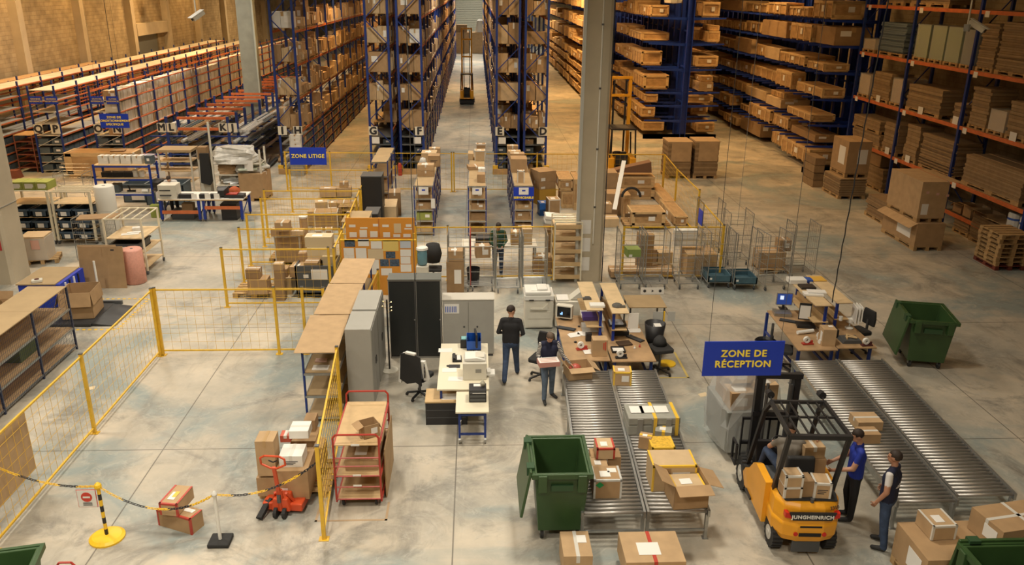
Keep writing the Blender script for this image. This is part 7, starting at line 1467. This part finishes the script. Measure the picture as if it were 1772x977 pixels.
# ================================================================== reach trucks
def reach(label,x,y,mh,arch=False):
    t=T('reach_truck',label,'forklift',(x,y,0))
    part('chassis',MB().prism([(-.5,0),(.5,0),(.5,1.3),(-.5,1.3)],2,.06,.42),blk,t); part('body',MB().b(-.5,-.28,0,1.1,.3,1.05).b(.28,.5,0,1.1,.3,1.05).b(-.5,.5,.75,1.1,.3,1.0).b(-.28,.28,0,.15,.3,.5),fly,t,bev=.03)
    part('seat',MB().b(-.22,.22,.2,.6,.5,.7).b(-.22,.22,.15,.25,.7,1.15),blk2,t,bev=.03); part('controls',MB().b(-.25,.25,.7,.9,1.0,1.15).cyl((-.1,.65,1.1),(-.1,.65,1.2),.12,12),blk,t)
    for sx in (-1,1):
        for y_ in (.05,1.15): part('guard_post',MB().bar((sx*.47,y_,1.0),(sx*.42,y_,2.15),.05,.05),blk,t)
        part('mast_rail',MB().b(sx*.36-.06,sx*.36+.06,1.35,1.5,.1,mh),fly,t); part('inner_mast_rail',MB().b(sx*.22-.03,sx*.22+.03,1.38,1.48,.1,mh-.15),blk,t); part('straddle_leg',MB().b(sx*.5-.08,sx*.5+.08,1.3,2.5,.05,.28),dgrey,t)
        part('wheel',MB().cyl((sx*.46-.06,.25,.13),(sx*.46+.06,.25,.13),.13,12),blk2,t)
    part('overhead_guard',MB().b(-.46,.46,0,1.2,2.15,2.2),blk,t)
    z=.8
    while z<mh: part('mast_crossbar',MB().b(-.36,.36,1.33,1.4,z,z+.1),fly,t); z+=1.25
    part('mast_crossbar',MB().b(-.42,.42,1.33,1.45,mh-.1,mh),fly,t); part('headlamp',MB().b(-.3,-.18,-.02,.0,2.1,2.15).b(.18,.3,-.02,0,2.1,2.15),mat('lamp_glass',(.7,.6,.35),.2),t)
    return t
p=W(808,181); reach('yellow reach truck driving away down the lit aisle between racks F and E',p.x,p.y,5.4)
p=W(1075,297); rt=reach('yellow reach truck with a round-ended body behind the concrete column',6.55,36.3,4.1); rt.scale=(1.25,1.1,1.12)
# cartons closing the aisle end
for i,(x,y,w,h,lb) in enumerate(((-1.9,112.5,2.2,2.6,'left brown carton block'),(.6,112.5,2.2,2.6,'right brown carton block'))): box_thing(lb+' closing the far end of the lit aisle',Vector((x,y,0)),0,w,1.8,h,0,card[i]); 
one('white_cone',MB().lathe([(.7,0),(.4,1.4),(.2,1.6),(0,1.6)],12),white,'white tapering bag on the right block at the aisle end','bag',(.6,112.5,2.61)); one('red_box',MB().b(-.8,.8,-.5,.5,0,.9),card[2],'reddish carton on the left block at the aisle end','box',(-1.9,112.5,2.61))
# ================================================================== cameras, chains, wall things
def cctv(label,px,py,z,rz,s=1.0):
    p=W(px,py,z); t=T('security_camera',label,'camera',p.to_tuple(),rz); part('housing',MB().prism([(-.09,-.07),(.09,-.07),(.1,.04),(.06,.09),(-.06,.09),(-.1,.04)],1,-.28,.24),offw,t,bev=.01); t.children[0].rotation_euler=(.5,0,0); part('sun_shield',MB().b(-.11,.11,-.36,.26,.095,.11),white,t); t.children[1].rotation_euler=(.5,0,0); part('lens',MB().cyl((0,-.25,-.13),(0,-.27,-.14),.05,12),blk,t)
    part('bracket',MB().bar((0,.1,0),(-.3,.15,-.05),.04,.04),offw,t); part('drop_pole',MB().cyl((-.3,.15,-.1),(-.3,.15,12.5-z),.025,8),offw,t); part('mount_box',MB().b(-.38,-.25,.08,.22,-.15,.05),grey_st,t); t.scale=(s,s,1); return t
cctv('white security camera hanging on a pole high before the left wall',343,27,7.2,-.6,1.1); cctv('cream security camera on a pole before the orange racks at the right',1690,45,7.4,.7,1.0)
t=T('wall_lamp','brown box-shaped floodlight bracketed on the left wall','lamp',(-23.4,62.5,7.6)); part('housing',MB().b(.35,1.1,-.4,.4,-.4,.7),mat('box_brown',(.22,.16,.09),.6),t); part('bracket',MB().bar((-.05,0,-.2),(.4,0,0),.08,.08),dsteel,t)
p=W(1447,570,1.5); t=T('hoist_chain','dark hanging chain dropping from the roof to the right-hand bench','chain',(8.3,17.6,1.5)); s=MB(); a=Vector((0,0,0)); q=W(1502,0,8.3)
top_=Vector((.35,0,11)); s.tube([a.lerp(top_,i/40)+Vector((.008*(-1)**i,0,0)) for i in range(41)],.014,5); part('chain_links',s,blk2,t,kind='stuff')
p=W(1255,590,.0); t=T('hoist_chain','thin pale cable hanging from the roof right of the central bench','cable',(WK('P',1262,520).x,WK('P',1262,520).y,0)); part('cable',MB().cyl((0,0,2.2),(0,0,12.5),.006,4),grey_st,t)
for px_,py_,z,lb in ((722,620,2.02,'thin dark cable hanging down in front of the right tambour cabinet'),):
    p=Vector((xb,17.88,.0)); t=T('hanging_cable',lb,'cable',(p.x,17.86,0)); part('cable',MB().cyl((0,0,.1),(0,0,12.5),.009,6),dsteel,t)
t=T('hanging_cable','slanting cable crossing in front of rack G','cable',(-1.9,27.2,0)); part('cable',MB().cyl((0,0,.4),(-.45,1.5,8.2),.009,5),dsteel,t)
t=T('hanging_cable','thin cable hanging before the left block wall','cable',(-15.3,36.5,0)); part('cable',MB().cyl((0,0,1.8),(0,0,12.5),.012,5),dsteel,t)
one('white_bag_heap',MB().lathe([(0,0),(.5,.05),(.55,.3),(.3,.55),(0,.6)],9),white,'heap of white bags on an upper arm of the central cantilever rack','bags',(11.3,49.2,7.5)); 

for x_,y_,lb in ((1216,683,'pale paper scrap on the floor left of the big blue sign'),(700,632,'crumpled brown paper on the floor below the tambour cabinets'),(155,672,'tiny wood splinter scrap on the left open floor')):
    p=W(x_,y_); one('paper_scrap',MB().add([(-.1,-.06,.002),(.09,-.08,.004),(.12,.06,.02),(-.07,.08,.003)],[(0,1,2,3)]).add([(-.1,-.06,0),(.09,-.08,0),(.12,.06,.001),(-.07,.08,0)],[(0,1,2,3)]),mat('buff_paper',(0,0,0)),lb,'paper',p.to_tuple(),.4)
# ================================================================== people: capsule skeleton fused into one skin
def _sphere(bm,c,r,sc=(1,1,1),seg=12):
    m=Matrix.Translation(c)@Matrix.Diagonal((r*sc[0],r*sc[1],r*sc[2],1)); bmesh.ops.create_uvsphere(bm,u_segments=seg,v_segments=8,radius=1,matrix=m)
def _cap(bm,p,q,r1,r2,seg=12):
    p,q=Vector(p),Vector(q); d=q-p; L=d.length; 
    M=Matrix.Translation((p+q)/2)@d.to_track_quat('Z','Y').to_matrix().to_4x4()
    bmesh.ops.create_cone(bm,cap_ends=True,segments=seg,radius1=r1,radius2=r2,depth=L,matrix=M); _sphere(bm,p,r1,seg=seg); _sphere(bm,q,r2,seg=seg)
def person(label,loc,rz,J,mt,hair,s=1.0,skinm=None,look=(0,0),group=None,extra=None,hold=(1,1),bald=False,long=False):
    sk=skinm or skin
    D=dict(pel=(0,0,.93),ch=(0,0,1.28),nk=(0,.01,1.46),hd=(0,-.02,1.62),ha=(-.09,0,.92),hb=(.09,0,.92),ka=(-.1,-.02,.50),kb=(.1,-.02,.50),aa=(-.1,.02,.09),ab=(.1,.02,.09),
           sa=(-.185,0,1.40),sb=(.185,0,1.40),ea=(-.24,.02,1.12),eb=(.24,.02,1.12),wa=(-.25,-.08,.88),wb=(.25,-.08,.88),ta=(-.11,-.15,.04),tb=(.11,-.15,.04))
    D.update(J); D={k:Vector(v) for k,v in D.items()}
    P=[] # p,q,r1,r2,tag
    def C(a,b,r1,r2,tg): P.append((Vector(a),Vector(b),r1,r2,tg))
    pel,ch,nk,hd=D['pel'],D['ch'],D['nk'],D['hd']; ax=(D['sb']-D['sa']).normalized(); hx=(D['hb']-D['ha']).normalized()
    for u in (-.07,0,.07): C(pel+hx*u,pel.lerp(ch,.5)+ax*u,.122,.118,'top'); C(pel.lerp(ch,.5)+ax*u,ch+ax*u*1.2,.112,.122,'top')
    C(D['sa']+ax*.04,D['sb']-ax*.04,.07,.07,'top'); C(ch,nk,.10,.06,'top'); C(nk-(hd-nk)*.2,hd,.052,.055,'skin')
    C(pel+hx*-.06-Vector((0,0,.04)),pel+hx*.06-Vector((0,0,.04)),.125,.125,'leg')
    for k in 'ab':
        C(D['h'+k],D['k'+k],.098,.070,'leg'); C(D['k'+k],D['a'+k],.070,.054,'leg'); C(D['a'+k]+Vector((0,0,-.03)),D['t'+k],.045,.036,'shoe')
        C(D['s'+k],D['e'+k],.056,.046,'sleeve'); el,wr=D['e'+k],D['w'+k]
        C(el,wr,.043,.030,'fore')
    f=Vector((math.sin(look[0]),-math.cos(look[0]),0)); f=(f+Vector((0,0,-math.tan(look[1])))).normalized(); right=f.cross(Vector((0,0,1))).normalized(); up=right.cross(f)
    bm=bmesh.new()
    for p,q,r1,r2,tg in P: _cap(bm,p,q,r1,r2)
    R=Matrix((( right.x,-f.x,up.x),(right.y,-f.y,up.y),(right.z,-f.z,up.z))).to_4x4()
    def hs(off,r,sc):  # head-space ellipsoid; off=(right,fwd,up)
        c=hd+right*off[0]+f*off[1]+up*off[2]; bmesh.ops.create_uvsphere(bm,u_segments=16,v_segments=12,radius=1,matrix=Matrix.Translation(c)@R@Matrix.Diagonal((r*sc[0],r*sc[1],r*sc[2],1)))
    hs((0,-.01,.02),.1,(.76,.94,1.02)); hs((0,.03,-.045),.1,(.58,.62,.62)); hs((0,.092,-.012),.018,(.8,1,1.5)); hs((0,.078,.03),.03,(1.6,.5,.5))
    for sx in (-1,1): hs((sx*.078,-.005,0),.03,(.35,.7,1.1))
    me=bpy.data.meshes.new('body'); bm.to_mesh(me); bm.free()
    o=bpy.data.objects.new('tmp',me); COL.objects.link(o)
    m=o.modifiers.new('r','REMESH'); m.mode='VOXEL'; m.voxel_size=.013; m2=o.modifiers.new('s','SMOOTH'); m2.factor=.5; m2.iterations=4; m3=o.modifiers.new('d','DECIMATE'); m3.ratio=.45
    bpy.context.view_layer.update(); me2=bpy.data.meshes.new_from_object(o.evaluated_get(bpy.context.evaluated_depsgraph_get())); bpy.data.objects.remove(o)
    mats=[sk,mt['top'],mt.get('sleeve',mt['top']),mt.get('fore',sk),mt['leg'],mt.get('shoe',blk2)]; idx={'skin':0,'top':1,'sleeve':2,'fore':3,'leg':4,'shoe':5}
    if mt.get('short'): pass
    for q in mats: me2.materials.append(q)
    mi=[]
    for pl in me2.polygons:
        c=pl.center; best=None; bd=1e9
        for p,q,r1,r2,tg in P:
            d=q-p; u=max(0,min(1,(c-p).dot(d)/max(1e-9,d.length_squared))); dd=(c-(p+d*u)).length-(r1+(r2-r1)*u)
            if tg=='sleeve' and mt.get('short') and u>.62: tg='skin'
            if dd<bd: bd=dd; best=tg
        hdist=(c-hd).length
        if hdist<.13 and c.z>nk.z+.02: best='skin'
        mi.append(idx[best])
    me2.polygons.foreach_set('material_index',mi); me2.polygons.foreach_set('use_smooth',[True]*len(mi))
    # hands appended to the same mesh
    bm=bmesh.new(); bm.from_mesh(me2); nf=len(bm.faces)
    for k in 'ab':
        wr=D['w'+k]; d=(wr-D['e'+k]).normalized(); sx=-1 if k=='a' else 1
        n=D.get('n'+k); n=n.normalized() if n is not None else Vector((-sx*1.0,-.3,0)); n=(n-d*n.dot(d)).normalized(); lat=d.cross(n)
        for u in (-.022,-.007,.008,.023): _cap(bm,wr+d*.01+lat*u*.7,wr+d*.075+lat*u,.015,.013,8)
        for i,u in enumerate((-.027,-.009,.009,.027)):
            L=(.030,.036,.034,.026)[i]; a0=wr+d*.08+lat*u; a1=a0+(d*.85+n*.35)*L; a2=a1+(d*.35+n*.8)*L*.8
            _cap(bm,a0,a1,.0095,.0088,6); _cap(bm,a1,a2,.0088,.0075,6)
        th=wr+d*.03-lat*.03*(1 if k=='a' else -1)*-1; sgn=1 if k=='a' else -1
        b0=wr+d*.03+lat*.024*sgn; b1=b0+(lat*sgn*.7+d*.6+n*.3).normalized()*.035; b2=b1+(d*.8+n*.5).normalized()*.028; _cap(bm,b0,b1,.012,.010,6); _cap(bm,b1,b2,.010,.008,6)
    bm.faces.ensure_lookup_table()
    for f_ in bm.faces[nf:]: f_.material_index=0; f_.smooth=True
    bm.to_mesh(me2); bm.free()
    t=T('person',label,'person',loc,rz,group); t.scale=(s,s,s); link('body',me2,t)
    # hair, eyes, mouth
    if not bald:
        bm=bmesh.new(); bmesh.ops.create_uvsphere(bm,u_segments=20,v_segments=14,radius=1,matrix=Matrix.Translation(hd+up*.03-f*.02)@R@Matrix.Diagonal((.083,.1,.098,1)))
        for v in list(bm.verts):
            l=v.co-hd; u=l.dot(up); w_=l.dot(f)
            v.co+=Vector((rnd.uniform(-1,1),rnd.uniform(-1,1),rnd.uniform(-1,1)))*.003
            if (w_>.045 and u<.06) or u<(-.07 if long else -.03) or (w_>.0 and u<.01): v.co=hd+(v.co-hd)*.6
        me=bpy.data.meshes.new('hair'); bm.to_mesh(me); bm.free(); me.materials.append(hair); me.polygons.foreach_set('use_smooth',[True]*len(me.polygons)); link('hair',me,t)
    for sx in (-1,1):
        c=hd+right*sx*.03+f*.083+up*.012; s_=MB().lathe([(0,-.008),(.009,0),(0,.008)],8,c=c); part('eye',s_,blk,t)
    c=hd+f*.088-up*.048; part('mouth',MB().bar(c-right*.02,c+right*.02,.006,.008),mat('lip',(.30,.10,.08),.5),t)
    return t
jeans=mat('jeans',(.035,.06,.12),.8,var=.3,scale=12); navy=mat('navy_cloth',(.008,.011,.035),.8); bshirt=mat('royal_blue_shirt',(.01,.03,.30),.7,var=.15,scale=4); wshirt=mat('white_shirt',(.62,.60,.58),.8); gshirt=mat('grey_shirt',(.20,.18,.15),.85,var=.15,scale=4); dblack=mat('black_sweater',(.012,.012,.014),.85)
stripe=mat('striped_knit',(.60,.57,.50),.8,col2=(.012,.012,.03),var=.5,scale=9.5,wave='Z'); MATS['striped_knit'].node_tree.nodes['Wave Texture'].inputs['Distortion'].default_value=0
_r_=MATS['striped_knit'].node_tree.nodes['Color Ramp'].color_ramp; _r_.elements[0].position=.48; _r_.elements[1].position=.52
gsweat=mat('green_sweater',(.015,.06,.035),.85)
# 1 man walking away
p=W(884,663); person('man in a black sweater and dark jeans walking away past the photocopier',(p.x,p.y+.2,0),PI-.15,dict(ka=(-.1,-.16,.52),aa=(-.12,-.26,.10),ta=(-.13,-.42,.05),kb=(.1,.06,.5),ab=(.1,.30,.12),tb=(.11,.16,.03),ea=(-.27,.06,1.14),wa=(-.22,-.14,1.02),eb=(.27,.06,1.14),wb=(.20,-.16,1.04)),dict(top=dblack,fore=dblack,leg=jeans),hair_b,1.03,look=(-.9,.25))
# 2 woman with a parcel
p=W(948,694); person('woman in navy vest and striped sleeves holding a pink-edged parcel',(p.x,p.y+.1,0),.15,dict(ka=(-.1,-.12,.5),aa=(-.12,-.16,.1),ta=(-.13,-.32,.05),kb=(.1,.02,.5),ab=(.12,.12,.1),tb=(.2,-.02,.04),ea=(-.25,.0,1.12),wa=(-.17,-.24,1.04),eb=(.30,-.05,1.14),wb=(.47,-.16,.93),hd=(0,-.09,1.58),nk=(0,-.02,1.46),ch=(0,-.01,1.28)),dict(top=navy,sleeve=stripe,fore=stripe,leg=mat('light_jeans',(.10,.14,.20),.8,var=.25,scale=10)),hair_g,.94,look=(.15,.7))
t=T('parcel','white parcel with pink edge held by the woman in the striped shirt','box',(p.x-.02,p.y-.16,.96),.15); part('body',MB().b(-.23,.21,-.15,.12,0,.10),mat('pink_card',(.50,.24,.20),.6),t); part('shipping_label',MB().b(-.22,.2,-.14,.11,.102,.106),paper,t)
for q in range(3): part('printed_line',MB().b(-.19,.16,-.1+q*.07,-.07+q*.07,.1062,.108),mat('pink_sticker',(0,0,0)),t)
# 3 man in blue shirt
p=W(1470,903); person('man in a royal blue shirt leaning toward the forklift cartons',(p.x,p.y+.1,0),-PI/2-.25,dict(eb=(.24,-.1,1.12),wb=(.14,-.38,1.0),ea=(-.26,-.08,1.12),wa=(-.2,-.34,.98),ka=(-.1,-.05,.5),kb=(.1,.02,.5),hd=(0,-.06,1.61)),dict(top=bshirt,short=True,leg=mat('black_trousers',(.012,.012,.014),.8)),hair_b,.98,look=(.2,.45))
# 4 vest man
p=W(1526,950); person('man in a navy vest over a white T-shirt, seen from behind at the bottom right',(p.x,p.y+.1,0),-PI/2-.75,dict(ea=(-.27,.04,1.12),wa=(-.28,-.14,.92),eb=(.26,.02,1.13),wb=(.25,-.1,.9),ka=(-.12,-.04,.5),aa=(-.14,.0,.09),kb=(.12,.04,.5),ab=(.13,.1,.09),tb=(.16,-.06,.04)),dict(top=navy,sleeve=wshirt,short=True,leg=jeans),hair_b,1.0,skin2,look=(.1,.1))
o=one('reflective_band',MB().lathe([(.182,0),(.184,.012),(.182,.024)],24),wshirt,'pale piping band round the navy vest of the man at bottom right','band',(p.x,p.y+.1,1.16)); o.scale=(1.03,.72,1); o.rotation_euler=(0,0,-PI/2-.75)
# 5 driver
person('forklift driver in a grey T-shirt and jeans reaching right to the cartons',(fx-.08,fy+.82,0),PI,dict(pel=(0,.05,1.08),ha=(-.1,0,1.08),hb=(.1,0,1.08),ka=(-.17,-.42,1.12),kb=(.2,-.42,1.14),aa=(-.15,-.62,.72),ab=(.2,-.62,.72),ta=(-.15,-.78,.66),tb=(.2,-.78,.66),ch=(-.02,-.02,1.42),nk=(-.04,-.06,1.58),hd=(-.06,-.16,1.70),sa=(-.22,.0,1.52),sb=(.16,-.06,1.53),ea=(-.38,.04,1.30),wa=(-.46,-.02,1.5 if False else 1.48),eb=(.24,-.22,1.34),wb=(.12,-.42,1.26)),dict(top=gshirt,short=True,leg=jeans),hair_b,.97,look=(-.5,.6))
# 6 man in green
p=W(862,385,1.7); person('man in a dark green sweater working behind the roll cages',(p.x,p.y,0),.1,dict(ea=(-.25,-.04,1.14),wa=(-.1,-.28,1.02),eb=(.25,-.04,1.14),wb=(.1,-.28,1.02),hd=(0,-.08,1.60)),dict(top=gsweat,fore=gsweat,leg=jeans),hair_b,1.0,look=(-.1,.6))
# 7 desk worker
p=W(296,306,1.5); person('person in a white top bending over behind the packing table',(p.x,p.y,0),.0,dict(ch=(0,-.1,1.26),nk=(0,-.18,1.40),hd=(0,-.27,1.48),sa=(-.19,-.12,1.36),sb=(.19,-.12,1.36),ea=(-.3,-.2,1.12),wa=(-.14,-.42,1.02),eb=(.3,-.2,1.12),wb=(.14,-.42,1.02)),dict(top=wshirt,fore=wshirt,leg=dblack),hair_b,1.0,look=(0,.9))
